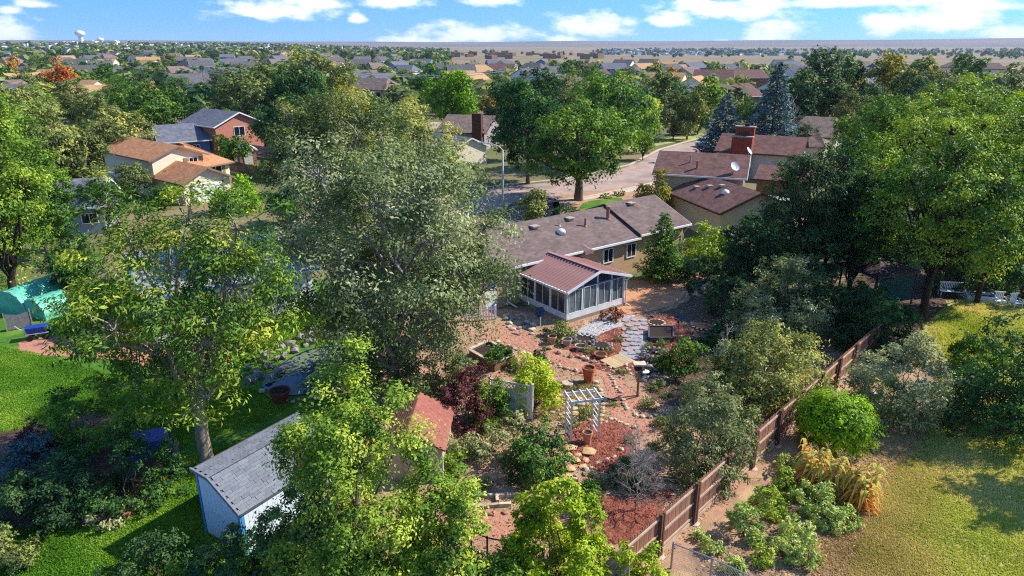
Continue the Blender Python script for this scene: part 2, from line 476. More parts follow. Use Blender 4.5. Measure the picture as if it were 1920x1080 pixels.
def make_conifer(name, label, cat, x, y, h, r, leaf='spruce', seed=1, size=0.35, levels=22, per=9, n_per=60, droop=0.25, group=None, base=0.06, power=0.85, z0=0.0, irregular=0.15, aspect=0.4):
    rng = random.Random(seed); g = np.random.default_rng(seed)
    root = empty(name, (x, y, z0)); tag(root, label, cat, group)
    mb = MB(); tr = h * 0.016
    branch_tube(mb, (0, 0, -0.15), (0, 0, h * 0.98), tr, 0.015, rng, n=7, seg=6, wob=0.004)
    pos = []; tan = []; tin = []
    for i in range(levels):
        t = i / (levels - 1); z = h * (base + (1 - base) * t * 0.985)
        rr = r * max(0.03, (1 - t)) ** power
        k = max(3, int(per * (0.45 + 0.55 * (1 - t))))
        a0 = rng.random() * 6.28
        for j in range(k):
            a = a0 + 6.283 * j / k + rng.uniform(-0.25, 0.25)
            L = rr * rng.uniform(1 - irregular * 2.2, 1 + irregular)
            d = np.array([math.cos(a), math.sin(a), 0])
            m = max(6, int(n_per * (0.25 + 0.75 * (1 - t))))
            s = g.uniform(0.12, 1.0, size=m) ** 0.7
            lat = np.array([-d[1], d[0], 0])
            w = g.normal(0, 0.16, size=m) * L * (1.1 - s * 0.6)
            zz = z - droop * L * s + 0.12 * L * s ** 2 + g.normal(0, 0.03 * r, size=m)
            p = d * (L * s)[:, None] + lat * w[:, None]; p[:, 2] = zz
            pos.append(p)
            tn = unit(d + lat * (np.sign(w) * 0.6)[:, None] + g.normal(size=(m, 3)) * 0.35 + np.array([0, 0, -0.15]))
            tan.append(tn)
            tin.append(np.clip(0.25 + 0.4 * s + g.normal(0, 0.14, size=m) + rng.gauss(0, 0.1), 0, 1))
            if L > 0.3: branch_tube(mb, (0, 0, z), tuple(d * L * 0.85 + np.array([0, 0, z - droop * L * 0.75])), tr * 0.28 * (1 - t) + 0.008, 0.006, rng, n=3, seg=2, wob=0.02)
    pos = np.concatenate(pos); tan = np.concatenate(tan); tin = np.concatenate(tin); m = len(pos)
    keep = pos[:, 2] > 0.05; pos, tan, tin = pos[keep], tan[keep], tin[keep]; m = len(pos)
    nrm = np.array([0, 0, 1.0]) + g.normal(size=(m, 3)) * 0.45
    nrm = unit(nrm - tan * np.sum(tan * nrm, 1, keepdims=True))
    L = size * g.uniform(0.7, 1.3, size=m)
    V, F = leaves_arrays(pos, nrm, tan, L, L * aspect, fold=-0.08)
    link(bpy.data.objects.new('crown', np_mesh('crown', V, F, LEAF[leaf], np.repeat(tin, 4))), root)
    mb.build('trunk', BARK_DARK, root, smooth=True)
    return root

def make_bare(name, label, cat, x, y, h, r, seed=1, bark=None, n=9, depth=3, r0=0.03, group=None, up=0.5, z0=0.0):
    rng = random.Random(seed); root = empty(name, (x, y, z0)); tag(root, label, cat, group); mb = MB()
    trunk = MB(); branch_tube(trunk, (0, 0, -0.1), (rng.gauss(0, .05) * r, 0, h * 0.8), r0 * 1.6, r0 * 0.5, rng, n=6, seg=5, wob=0.02)
    trunk.build('trunk', bark or BARK_GREY, root, smooth=True)
    def grow(p, d, L, rr, k):
        q = p + d * L
        branch_tube(mb, p, q, rr, rr * 0.55, rng, n=4, seg=3, wob=0.07)
        if k == 0: return
        for _ in range(rng.randint(3, 4)):
            t = rng.uniform(0.35, 1.0)
            nd = (d + Vector((rng.gauss(0, 0.6), rng.gauss(0, 0.6), rng.gauss(0.1, 0.5)))).normalized()
            grow(p.lerp(q, t), nd, L * rng.uniform(0.45, 0.7), rr * 0.55, k - 1)
    for i in range(n):
        a = rng.random() * 6.28; z = h * rng.uniform(0.08, 0.75)
        d = Vector((math.cos(a), math.sin(a), up * rng.uniform(0.2, 1.6))).normalized()
        grow(Vector((0, 0, z)), d, r * rng.uniform(0.4, 0.7), r0, depth - 1)
    mb.build('branches', bark or BARK_GREY, root, smooth=True)
    return root

def plant_px(name, label, cat, u, vb, vt, hw, leaf, seed, z0=0.0, **kw):
    """plant standing at the ground point u,vb with its top at vt and half width hw (photo pixels)"""
    b = P(u, vb, 0.0); h = height_at(b.y, vt); zc = b.y * cP + (CAM_H - h * 0.5) * sP
    r = hw / FPX * zc * 1.1
    if 'size' not in kw: kw['size'] = max(0.10, zc * 0.0042)
    return make_plant(name, label, cat, b.x, b.y, h, r, leaf=leaf, seed=seed, **kw)

def conifer_px(name, label, cat, u, vb, vt, hw, leaf, seed, **kw):
    b = P(u, vb, 0.0); h = height_at(b.y, vt); zc = b.y * cP + (CAM_H - h * 0.5) * sP
    if 'size' not in kw: kw['size'] = max(0.14, zc * 0.0055)
    return make_conifer(name, label, cat, b.x, b.y, h, hw / FPX * zc, leaf=leaf, seed=seed, **kw)

# ------------------------------------------------------------------ ground
def sstep(a, b, x):
    t = min(1.0, max(0.0, (x - a) / (b - a))); return t * t * (3 - 2 * t)

def terrain(x, y):
    r = math.hypot(x, y); a = math.atan2(x, y)
    left = sstep(-0.05, -0.42, a)
    z = 16.0 * sstep(500, 2300, r) * left
    z -= 10.0 * sstep(700, 2200, r) * sstep(-0.1, 0.2, a) * (1 - sstep(2600, 4500, r))
    z += 14.0 * sstep(3800, 8000, r) * (0.5 + 0.28 * math.sin(a * 7 + 1.0) * 0.3 + 0.45 * sstep(-0.2, 0.5, a)) * (1 - 0.9 * left)
    return z

def build_ground():
    na = 160; radii = [0, 8, 16, 24, 32, 40, 50, 60, 75, 90, 110, 140, 180, 230, 300, 380, 470, 580, 700, 850, 1000, 1200, 1450, 1700, 2000, 2300, 2700, 3200, 3800, 4500, 5200, 6000, 7000, 8000, 9000]
    vs = [(0, 0, 0)]; fs = []
    for r in radii[1:]:
        for k in range(na):
            a = 2 * math.pi * k / na; x, y = r * math.sin(a), r * math.cos(a); vs.append((x, y, terrain(x, y)))
    for k in range(na): fs.append((0, 1 + (k + 1) % na, 1 + k))
    for i in range(len(radii) - 2):
        for k in range(na):
            a = 1 + i * na + k; b = 1 + i * na + (k + 1) % na; fs.append((a, b, b + na, a + na))
    m = mat('dry_ground', (152, 126, 96), (126, 110, 82), scale=0.02, rough=0.97, detail=10, c3=(112, 108, 74), scale3=0.004, bump=0.3, bscale=3.0)
    mb = MB(); mb.v = vs; mb.f = fs
    o = mb.build('ground', m, smooth=True); tag(o, kind='structure')
build_ground()

def build_hills():
    vs = []; fs = []; na = 90; prof = [(5200, -4), (5900, 14), (6500, 34), (7000, 50), (7500, 54), (8300, 40)]
    for r, h in prof:
        for k in range(na):
            a = -0.9 + 1.8 * k / (na - 1); e = 0.7 + 0.06 * math.sin(a * 9 + 1) + 0.05 * math.sin(a * 23) + 0.35 * sstep(0.0, 0.6, a)
            vs.append((r * math.sin(a), r * math.cos(a), terrain(r * math.sin(a), r * math.cos(a)) + (h * e if h > 0 else h)))
    for i in range(len(prof) - 1):
        for k in range(na - 1): fs.append((i * na + k, i * na + k + 1, (i + 1) * na + k + 1, (i + 1) * na + k))
    mb = MB(); mb.v = vs; mb.f = fs
    tag(mb.build('hills', mat('mesa_ground', (126, 104, 96), (108, 92, 86), scale=0.002, rough=0.98, c3=(96, 88, 78), scale3=0.0012), smooth=True), kind='structure')
build_hills()

def smooth_poly(pts, n=4, jit=0.0, seed=1):
    rng = random.Random(seed); out = []; k = len(pts)
    for i in range(k):
        p0, p1, p2, p3 = (Vector(pts[(i + j - 1) % k][:2]) for j in range(4))
        for s in range(n):
            t = s / n
            q = 0.5 * ((2 * p1) + (p2 - p0) * t + (2 * p0 - 5 * p1 + 4 * p2 - p3) * t * t + (3 * p1 - p0 - 3 * p2 + p3) * t ** 3)
            out.append((q.x + rng.gauss(0, jit), q.y + rng.gauss(0, jit)))
    return out

def patch(name, pts, z, m, n=5, jit=0.05, seed=1, smooth=True, kind='structure', thick=0.0):
    poly = smooth_poly(pts, n, jit, seed) if smooth else [(p[0], p[1]) for p in pts]
    me = bpy.data.meshes.new(name); bm = bmesh.new()
    f = bm.faces.new([bm.verts.new((x, y, z)) for x, y in poly])
    bm.normal_update()
    if f.normal.z < 0: f.normal_flip()
    if thick:
        ex = bmesh.ops.extrude_face_region(bm, geom=[f]); bmesh.ops.translate(bm, vec=(0, 0, thick), verts=[v for v in ex['geom'] if isinstance(v, bmesh.types.BMVert)])
    bmesh.ops.triangulate(bm, faces=bm.faces[:])
    bm.to_mesh(me); bm.free(); me.materials.append(m)
    o = link(bpy.data.objects.new(name, me)); o['kind'] = kind
    return o, poly

def px(*uv): return [P(u, v) for u, v in uv]

DIRT = mat('red_soil', (200, 156, 126), (160, 120, 96), scale=2.2, rough=0.97, bump=0.7, bscale=22, c3=(164, 134, 100), scale3=0.7, detail=10)
DIRT_BROWN = mat('brown_soil', (178, 142, 112), (132, 102, 80), scale=1.6, rough=0.97, bump=0.6, bscale=18, c3=(190, 160, 118), scale3=0.6)
GRAVEL = mat('pink_gravel', (204, 146, 118), (170, 112, 90), scale=7, rough=0.97, bump=0.6, bscale=40, c3=(188, 136, 108), scale3=0.8)
MULCH = mat('red_mulch', (146, 74, 54), (94, 48, 40), scale=9, rough=0.97, bump=0.7, bscale=40, c3=(168, 96, 76), scale3=1.2)
LAWN = mat('lawn', (84, 130, 30), (64, 104, 24), scale=3, rough=0.95, bump=0.6, bscale=40, c3=(104, 140, 40), scale3=0.5)
LAWN_DRY = mat('lawn_dry', (164, 168, 72), (144, 152, 60), scale=1.2, rough=0.95, bump=0.6, bscale=36, c3=(184, 166, 104), scale3=0.4)
BED_AND_SHADE = mat('bed_soil_and_shade', (112, 86, 68), (82, 64, 52), scale=3, rough=0.97, bump=0.6, bscale=20)  # soil of the shrub bed, also the dark tone of the painted shade patches
CONC = mat('pale_concrete', (206, 190, 172), (184, 166, 148), scale=2, rough=0.93, bump=0.15)
ROADM = mat('pink_road', (186, 162, 150), (164, 138, 126), scale=0.6, rough=0.93, detail=10, c3=(150, 130, 122), scale3=0.25)
ASPH = mat('asphalt', (88, 88, 92), (70, 70, 76), scale=2, rough=0.95)

# left yard lawn, garden soil, neighbour's yard
patch('yard_lawn', [(-60, 14), (-6.2, 14), (-6.4, 25), (-7.6, 33), (-8.2, 40), (-11, 49), (-30, 49), (-60, 45)], 0.004, LAWN, n=4, jit=0.15, seed=3)
patch('garden_soil', [(-5.6, 15), (2.6, 15.5), (20.8, 36.2), (22, 44), (14, 52), (8, 46.5), (3, 42.5), (-1.5, 43.5), (-8.5, 41), (-7.9, 33), (-6.6, 24)], 0.010, DIRT, n=4, jit=0.08, seed=4)
patch('neighbour_soil', [(3.4, 16), (20.9, 35.6), (24, 36.5), (19, 28), (14.5, 21), (12.5, 16)], 0.012, DIRT_BROWN, n=4, jit=0.1, seed=5)
patch('neighbour_lawn', px((1560, 1090), (1620, 960), (1660, 880), (1740, 800), (1770, 700), (1800, 640), (1960, 560), (2100, 700), (2300, 1090)), 0.008, LAWN_DRY, n=9, jit=0.28, seed=6)
patch('back_lawn', px((1730, 640), (1760, 585), (1800, 560), (1940, 575), (2000, 640), (1800, 690)), 0.016, LAWN_DRY, n=5, jit=0.1, seed=16)
patch('shrub_bed', px((-60, 1000), (60, 985), (170, 985), (240, 965), (310, 900), (300, 830), (180, 770), (60, 800), (-60, 830)), 0.020, BED_AND_SHADE, n=5, jit=0.06, seed=7)
patch('left_path', px((40, 640), (150, 630), (300, 650), (420, 650), (420, 690), (300, 690), (180, 672), (60, 665)), 0.016, GRAVEL, n=5, jit=0.06, seed=8)
patch('gravel_path', px((900, 622), (960, 612), (1010, 640), (1060, 672), (1110, 690), (1160, 712), (1190, 740), (1215, 775), (1225, 805), (1190, 815), (1150, 790), (1140, 740), (1120, 705), (1060, 690), (1010, 665), (960, 645), (920, 640)), 0.020, GRAVEL, n=5, jit=0.04, seed=9)
patch('lower_path', px((830, 962), (960, 960), (1100, 965), (1170, 960), (1170, 1010), (1040, 1010), (870, 1008)), 0.022, GRAVEL, n=4, jit=0.05, seed=10)
patch('mulch_bed', px((1120, 620), (1190, 600), (1210, 640), (1195, 690), (1150, 700), (1080, 672), (1050, 650), (1075, 640)), 0.018, MULCH, n=8, jit=0.14, seed=11)
patch('mulch_bed', px((1215, 600), (1260, 595), (1300, 640), (1290, 690), (1225, 690), (1210, 640)), 0.018, MULCH, n=8, jit=0.14, seed=12)
patch('mulch_bed', px((1060, 815), (1110, 790), (1160, 788), (1190, 812), (1180, 850), (1190, 880), (1150, 890), (1080, 870)), 0.018, MULCH, n=8, jit=0.14, seed=13)
patch('mulch_bed', px((1130, 935), (1200, 930), (1260, 920), (1240, 960), (1190, 1010), (1150, 1020), (1120, 980)), 0.026, MULCH, n=8, jit=0.14, seed=14)
patch('pale_gravel_bed', px((1080, 626), (1110, 600), (1160, 586), (1190, 588), (1185, 606), (1140, 620), (1100, 640), (1075, 640)), 0.022, mat('white_gravel', (206, 204, 204), (164, 160, 162), scale=14, rough=0.95, bump=0.8, bscale=40), n=4, jit=0.05, seed=15)
PATIO = mat('stamped_patio', (206, 150, 108), (184, 126, 88), scale=2.2, rough=0.85, bump=0.2)
patch('patio', px((1150, 588), (1155, 545), (1175, 528), (1230, 530), (1275, 542), (1282, 556), (1255, 575), (1200, 588)), 0.014, PATIO, n=5, jit=0.0, seed=1, thick=0.05)

fan = [(r_ * math.sin(a_), r_ * math.cos(a_)) for r_, aa in ((44, [i * 0.1 - 0.8 for i in range(17)]), (520, [0.8 - i * 0.1 for i in range(17)])) for a_ in aa]
patch('neighbourhood_ground', fan, 0.002, mat('yard_ground', (112, 112, 66), (92, 98, 54), scale=0.08, rough=0.97, detail=10, c3=(138, 120, 88), scale3=0.05, bump=0.3, bscale=3.0), smooth=False)
patch('painted_shade_ground', px((1560, 700), (1700, 700), (1765, 640), (1800, 560), (1760, 515), (1600, 520), (1480, 560), (1400, 640)), 0.006, BED_AND_SHADE, n=4, jit=0.2, seed=44)  # dark brown sheet: shade under the large right tree put in as colour
patch('painted_patio_shade', px((1214, 600), (1240, 585), (1290, 562), (1300, 530), (1400, 530), (1460, 600), (1420, 690), (1330, 750), (1240, 760), (1205, 720), (1215, 650)), 0.013, BED_AND_SHADE, n=6, jit=0.12, seed=46)  # dark brown patch painting in the shade right of the patio
# street, driveways, pavement
patch('street', px((560, 400), (760, 372), (930, 352), (1060, 338), (1180, 312), (1240, 282), (1290, 268), (1345, 262), (1345, 300), (1270, 330), (1200, 348), (1100, 368), (960, 388), (800, 420), (600, 470)), 0.020, ROADM, n=4, jit=0.0)
patch('cross_street', px((400, 236), (700, 232), (1000, 224), (1300, 218), (1300, 226), (1000, 236), (700, 244), (400, 250)), 0.020, ROADM, n=3, jit=0.0)
patch('driveway', px((950, 430), (955, 385), (990, 378), (1040, 372), (1050, 400), (1020, 440)), 0.030, ASPH, n=3, jit=0.0)
patch('front_yard', px((1040, 372), (1100, 362), (1200, 345), (1250, 335), (1240, 390), (1120, 420), (1055, 420)), 0.030, DIRT, n=4, jit=0.03)
patch('front_lawn', px((1092, 382), (1130, 374), (1165, 372), (1160, 392), (1120, 402), (1090, 402)), 0.038, LAWN, n=5, jit=0.03)
patch('verge', px((1180, 276), (1230, 262), (1310, 250), (1312, 258), (1235, 273), (1190, 284)), 0.030, LAWN_DRY, n=4, jit=0.0)

def kerb(name, pts, w=0.45, h=0.13):
    mb = MB(); q = [Vector((p[0], p[1])) for p in pts]
    L = []; Rr = []
    for i, p in enumerate(q):
        d = (q[min(i + 1, len(q) - 1)] - q[max(i - 1, 0)]).normalized(); nn = Vector((-d.y, d.x))
        L.append(p + nn * w / 2); Rr.append(p - nn * w / 2)
    for i in range(len(q) - 1):
        a, b, c, d = L[i], L[i + 1], Rr[i + 1], Rr[i]
        vs = [(a.x, a.y, 0), (b.x, b.y, 0), (c.x, c.y, 0), (d.x, d.y, 0), (a.x, a.y, h), (b.x, b.y, h), (c.x, c.y, h), (d.x, d.y, h)]
        mb.add(vs, [(4, 5, 6, 7), (0, 1, 5, 4), (2, 3, 7, 6), (1, 2, 6, 5), (3, 0, 4, 7)])
    o = mb.build(name, CONC); o['kind'] = 'structure'; return o
kerb('kerb', px((560, 398), (760, 370), (930, 350), (1060, 336), (1180, 310), (1236, 281), (1312, 259)))
kerb('kerb', px((960, 390), (1100, 370), (1200, 350), (1270, 332)))
kerb('sidewalk', px((1050, 380), (1110, 371), (1200, 354), (1250, 342)), w=1.3, h=0.07)

# ------------------------------------------------------------------ buildings
WHITE = mat('white_paint', (232, 232, 230), (214, 214, 212), scale=3, rough=0.6)
TRIM_BROWN = mat('brown_trim', (86, 58, 48), (70, 46, 40), scale=3, rough=0.7)
PANE = glass_mat('window_glass', (26, 32, 38))
PANE_BLIND = mat('window_blinds', (86, 96, 94), (58, 66, 66), scale=9, rough=0.25, stretch=(8, 1, 0.3), spec=0.6)
CREAM = mat('cream_siding', (236, 224, 196), (224, 210, 182), scale=2, rough=0.8)
TAN = mat('tan_stucco', (196, 164, 128), (184, 150, 114), scale=3, rough=0.9, bump=0.1)
ROOF_MAIN = shingle_mat('weathered_shingles', (128, 110, 104), (108, 92, 88))
ROOF_RED = shingle_mat('dark_red_shingles', (130, 98, 90), (106, 78, 72))
ROOF_ORANGE = shingle_mat('orange_shingles', (196, 142, 104), (172, 118, 84))
ROOF_GREY = shingle_mat('grey_shingles', (122, 122, 130), (98, 98, 108))
ROOF_BROWN = shingle_mat('brown_shingles', (140, 120, 110), (112, 94, 88))
BRICK_RED = mat('red_brick', (160, 78, 58), (132, 58, 44), scale=8, rough=0.9, bump=0.3)

def at(o, loc, rz=0.0):
    o.location = loc; o.rotation_euler = (0, 0, rz); return o

def gable_block(parent, org, loc, rz, L, W, eave, ridge, wall_m, roof_m, over=0.45, gover=0.35, fascia=WHITE, hip=0.0, name_roof='roof', z0=0.0, thick=0.12):
    """walls 0..L along local x (ridge direction), 0..W along local y; parts of parent (loc in world, org = parent's place)"""
    l3 = (loc[0] - org[0], loc[1] - org[1], z0)
    mb = MB(); mid = W / 2
    if hip <= 0:
        prof = [(0, 0, -0.2), (0, W, -0.2), (0, W, eave), (0, mid, ridge), (0, 0, eave)]
        mb.prism(prof, (L, 0, 0))
    else:
        mb.box((L / 2, W / 2, eave / 2 - 0.1), (L, W, eave + 0.2))
    w = at(mb.build('wall', wall_m, parent), l3, rz)
    s = (ridge - eave) / mid; ze = eave - s * over
    mb = MB(); up = 0.03
    a = hip
    x0, x1 = -gover, L + gover
    if hip <= 0:
        for sg in (0, 1):
            y0 = -over if sg == 0 else W + over
            pts = [(x0, y0, ze + up), (x1, y0, ze + up), (x1, mid, ridge + up), (x0, mid, ridge + up)]
            mb.prism(pts, (0, 0, thick))
    else:
        q = [(x0, -over, ze + up), (x1, -over, ze + up), (x1, W + over, ze + up), (x0, W + over, ze + up), (a, mid, ridge + up), (L - a, mid, ridge + up)]
        q2 = [(x, y, z + thick) for x, y, z in q]
        mb.add(q + q2, [(6, 7, 11, 10), (7, 8, 11), (8, 9, 10, 11), (9, 6, 10), (0, 1, 7, 6), (1, 2, 8, 7), (2, 3, 9, 8), (3, 0, 6, 9), (0, 3, 2, 1)])
    r = at(mb.build(name_roof, roof_m, parent), l3, rz)
    if fascia:
        mb = MB()
        for y0 in (-over - 0.045, W + over + 0.045):
            mb.bar((x0, y0, ze + up + 0.03), (x1, y0, ze + up + 0.03), 0.09, 0.16)
        if hip <= 0:
            for xx in (x0 - 0.03, x1 + 0.03):
                mb.bar((xx, -over, ze + up), (xx, mid, ridge + up), 0.05, 0.18); mb.bar((xx, W + over, ze + up), (xx, mid, ridge + up), 0.05, 0.18)
        else:
            for xx in (x0 - 0.045, x1 + 0.045): mb.bar((xx, -over, ze + up + 0.03), (xx, W + over, ze + up + 0.03), 0.09, 0.16)
        at(mb.build('fascia', fascia, parent), l3, rz)
    return w, r

def window(parent, c, w, h, rz, frame=WHITE, pane=PANE, mull=1, name='window', hbar=0, t=0.07):
    """c = middle of the window on the wall face, outward = local -y turned by rz"""
    mb = MB()
    for z in (-h / 2 + t / 2, h / 2 - t / 2): mb.box((0, -0.02, z), (w, 0.09, t))
    for x in (-w / 2 + t / 2, w / 2 - t / 2): mb.box((x, -0.02, 0), (t, 0.09, h - 2 * t))
    for i in range(mull): mb.box((-w / 2 + w * (i + 1) / (mull + 1), -0.015, 0), (min(0.05, t), 0.06, h - 2 * t))
    for i in range(hbar): mb.box((0, -0.012, -h / 2 + h * (i + 1) / (hbar + 1)), (w - 2 * t, 0.05, 0.04))
    f = at(mb.build(name, frame, parent), c, rz)
    MB().box((0, 0.0, 0), (w - 2 * t, 0.03, h - 2 * t)).build('pane', pane, f)
    return f

def wloc(A, rz, x, y, org=(0, 0)):
    c, s = math.cos(rz), math.sin(rz); return (A[0] + x * c - y * s - org[0], A[1] + x * s + y * c - org[1])

# ---- main house
hA = Vector((-2.2, 42.75)); hz = math.atan2(0.6, 0.8)
house = empty('house', (hA.x, hA.y, 0), hz)
tag(house, 'tan single storey house with grey brown shingle roof and sunroom', 'house')
HX1, HX2, HW, HE, HR = 14.9, 20.5, 7.4, 2.95, 4.45
mb = MB(); mid = HW / 2
mb.prism([(0, 0, -0.2), (0, HW, -0.2), (0, HW, HE), (0, mid, HR), (0, 0, HE)], (HX2, 0, 0)).build('wall', TAN, house)
def slopes(x0, x1, dz, over=0.45):
    s = (HR - HE) / mid; ze = HE - s * over; m = MB()
    for y0 in (-over, HW + over): m.prism([(x0, y0, ze + .03 + dz), (x1, y0, ze + .03 + dz), (x1, mid, HR + .03 + dz), (x0, mid, HR + .03 + dz)], (0, 0, 0.12))
    return m, ze
m1, ze = slopes(-0.4, HX1, 0); m1.build('roof', ROOF_MAIN, house)
m2, _ = slopes(HX1, HX2 + 0.4, 0.22); m2.build('raised_roof', ROOF_MAIN, house)
MB().bar((-0.4, -0.52, ze + 0.06), (HX1, -0.52, ze + 0.06), 0.12, 0.14).build('gutter', WHITE, house)
MB().bar((HX1 + 0.01, -0.52, ze + 0.26), (HX2 + 0.4, -0.52, ze + 0.26), 0.12, 0.14).build('gutter', WHITE, house)
for y in (-0.45, HW + 0.45):
    MB().bar((HX2 + 0.43, y, ze + 0.24), (HX2 + 0.43, mid, HR + 0.24), 0.05, 0.2).build('rake_board', WHITE, house)
MB().bar((HX1 - 0.03, -0.45, ze + 0.2), (HX1 - 0.03, mid, HR + 0.2), 0.05, 0.2).build('step_flashing', mat('dark_flashing', (52, 52, 60), rough=0.7), house)
window(house, (11.9, -0.015, 1.85), 1.05, 1.15, 0, mull=1)
window(house, (14.4, -0.015, 1.85), 1.05, 1.15, 0, mull=1)
window(house, (18.6, -0.015, 1.75), 1.5, 1.2, 0, mull=1)
MB().tube([(HX2 - 0.05, -0.5, ze + 0.1), (HX2 - 0.05, -0.09, 2.2), (HX2 - 0.05, -0.09, 0.1)], 0.045).build('downspout', WHITE, house)
MB().tube([(2.3, -0.52, ze + 0.02), (2.3, -0.48, 2.55), (2.3, -0.1, 2.3), (2.3, -0.1, 0.5), (2.3, -0.15, 0.3), (2.5, -0.9, 0.08)], 0.055).build('downspout', WHITE, house)
d = MB().box((0.9, -0.03, 1.05), (0.95, 0.08, 2.1)).build('door', WHITE, house)
MB().lathe([(0.03, 0), (0.035, 0.04), (0.01, 0.06)], (1.25, -0.1, 1.0), 8).build('handle', mat('brass', (150, 120, 70), rough=0.3, metal=1), d)
def on_roof(x, y, dz=0): return HE + (HR - HE) / mid * y + 0.15 + dz
VENT = mat('vent_metal', (190, 168, 152), (170, 148, 134), rough=0.6)
VENT_B = mat('flue_brown', (166, 118, 92), (140, 96, 76), rough=0.7)
for x, y in ((6.9, 2.75), (10.5, 2.9), (17.3, 3.0)):
    z = on_roof(x, y, 0.22 if x > HX1 else 0)
    MB().box((x, y, z + 0.06), (0.5, 0.45, 0.12)).box((x, y, z + 0.17), (0.62, 0.56, 0.07)).build('roof_vent', VENT, house)
z = on_roof(8.6, 1.7); MB().lathe([(0.34, -0.1), (0.34, 0.08), (0.36, 0.1), (0.3, 0.22), (0.18, 0.31), (0.03, 0.35)], (8.6, 1.7, z), 16).build('dome_vent', WHITE, house, smooth=True)
z = on_roof(9.1, 2.5); MB().lathe([(0.16, -0.05), (0.05, 0.1), (0.045, 0.35)], (9.1, 2.5, z), 10).build('vent_pipe', VENT, house)
z = on_roof(11.2, 1.9); MB().lathe([(0.2, -0.05), (0.09, 0.08), (0.08, 0.62), (0.1, 0.64)], (11.2, 1.9, z), 10).build('vent_pipe', VENT_B, house)
z = on_roof(13.9, 2.2); MB().lathe([(0.24, -0.05), (0.15, 0.1), (0.15, 0.85), (0.2, 0.87), (0.2, 1.0), (0.05, 1.05)], (13.9, 2.2, z), 12).build('flue', VENT_B, house)
MB().prism([(8.85, -0.75, 2.62), (9.65, -0.75, 2.62), (9.65, -0.75, 2.85), (9.25, -0.75, 3.0), (8.85, -0.75, 2.85)], (0, 0.9, 0.22)).build('roof_saddle', mat('saddle_shingle', (150, 122, 116), (120, 98, 94)), house)

# ---- sunroom (part group of the house)
SX0, SX1, SY = 3.43, 8.68, -4.96
sx_m = 6.0
METAL_RED = mat('brown_metal_roof', (174, 130, 120), (160, 116, 108), scale=1.5, rough=0.45, spec=0.5)
FRAME = mat('sunroom_white', (226, 228, 230), (206, 208, 212), scale=2, rough=0.5)
SE, SR = 2.3, 3.1
sun_room = MB()
kn = 0.6
sun_room.box((SX0 + 0.05, SY / 2, kn / 2 - 0.05), (0.1, -SY, kn + 0.1)); sun_room.box((SX1 - 0.05, SY / 2, kn / 2 - 0.05), (0.1, -SY, kn + 0.1)); sun_room.box(((SX0 + SX1) / 2, SY + 0.05, kn / 2 - 0.05), (SX1 - SX0 - 0.2, 0.1, kn + 0.1))
sw = sun_room.build('sunroom_base', FRAME, house)
MB().box(((SX0 + SX1) / 2, SY / 2 - 0.02, 0.09), (SX1 - SX0 + 0.08, -SY + 0.06, 0.3)).build('foundation', mat('foundation', (150, 140, 128), rough=0.95), house)
def post(x, y, z0, z1, s=0.12): MB().box((x, y, (z0 + z1) / 2), (s, s, z1 - z0)).build('post', FRAME, house)
def sroof_z(x): return SE + (SR - SE) * (1 - abs(x - sx_m) / ((sx_m - SX0) if x < sx_m else (SX1 - sx_m)))
fx = [SX0 + 0.08, SX0 + 1.38, SX0 + 2.68, SX0 + 3.98, SX1 - 0.08]
for x in fx: post(x, SY + 0.07, kn, sroof_z(x) - 0.06, 0.1)
sy_ = [SY + 1.68, SY + 3.3, -0.07]
for y in sy_: post(SX0 + 0.07, y, kn, SE - 0.06); post(SX1 - 0.07, y, kn, SE - 0.06)
SG = mat('sunroom_glass', (112, 132, 130), (60, 78, 80), scale=3, rough=0.08, stretch=(5, 5, 0.25), spec=0.8)
SGD = mat('sunroom_glass_dark', (76, 78, 78), (44, 48, 50), scale=3, rough=0.1, stretch=(5, 5, 0.25), spec=0.6)
for i in range(4):
    xa, xb = fx[i] + 0.07, fx[i + 1] - 0.07; w = xb - xa
    window(house, ((xa + xb) / 2, SY + 0.06, kn + 0.79), w, 1.58, 0, frame=FRAME, pane=SG, mull=1, t=0.035)
    za = kn + 1.58 + 0.03
    p = [(xa, SY + 0.05, za + .06), (xb, SY + 0.05, za + .06), (xb, SY + 0.05, max(za + .08, sroof_z(xb) - 0.1)), (xa, SY + 0.05, max(za + .08, sroof_z(xa) - 0.1))]
    if xa < sx_m < xb: p.insert(3, (sx_m, SY + 0.05, SR - 0.1))
    MB().prism(p, (0, 0.03, 0)).build('gable_pane', SGD, house)
MB().box(((SX0 + SX1) / 2, SY + 0.055, kn + 1.615), (SX1 - SX0 - 0.1, 0.1, 0.07)).build('transom_bar', mat('blue_grey_trim', (96, 130, 160), rough=0.5), house)
ys = [SY + 0.14] + sy_
for i in range(3):
    ya, yb = ys[i] + 0.06, ys[i + 1] - 0.06
    window(house, (SX0 + 0.06, (ya + yb) / 2, kn + 0.79), yb - ya, 1.58, -math.pi / 2, frame=FRAME, pane=SGD, mull=1, t=0.035)
    window(house, (SX1 - 0.06, (ya + yb) / 2, kn + 0.79), yb - ya, 1.58, math.pi / 2, frame=FRAME, pane=SG, mull=1, t=0.035)
ov = 0.28
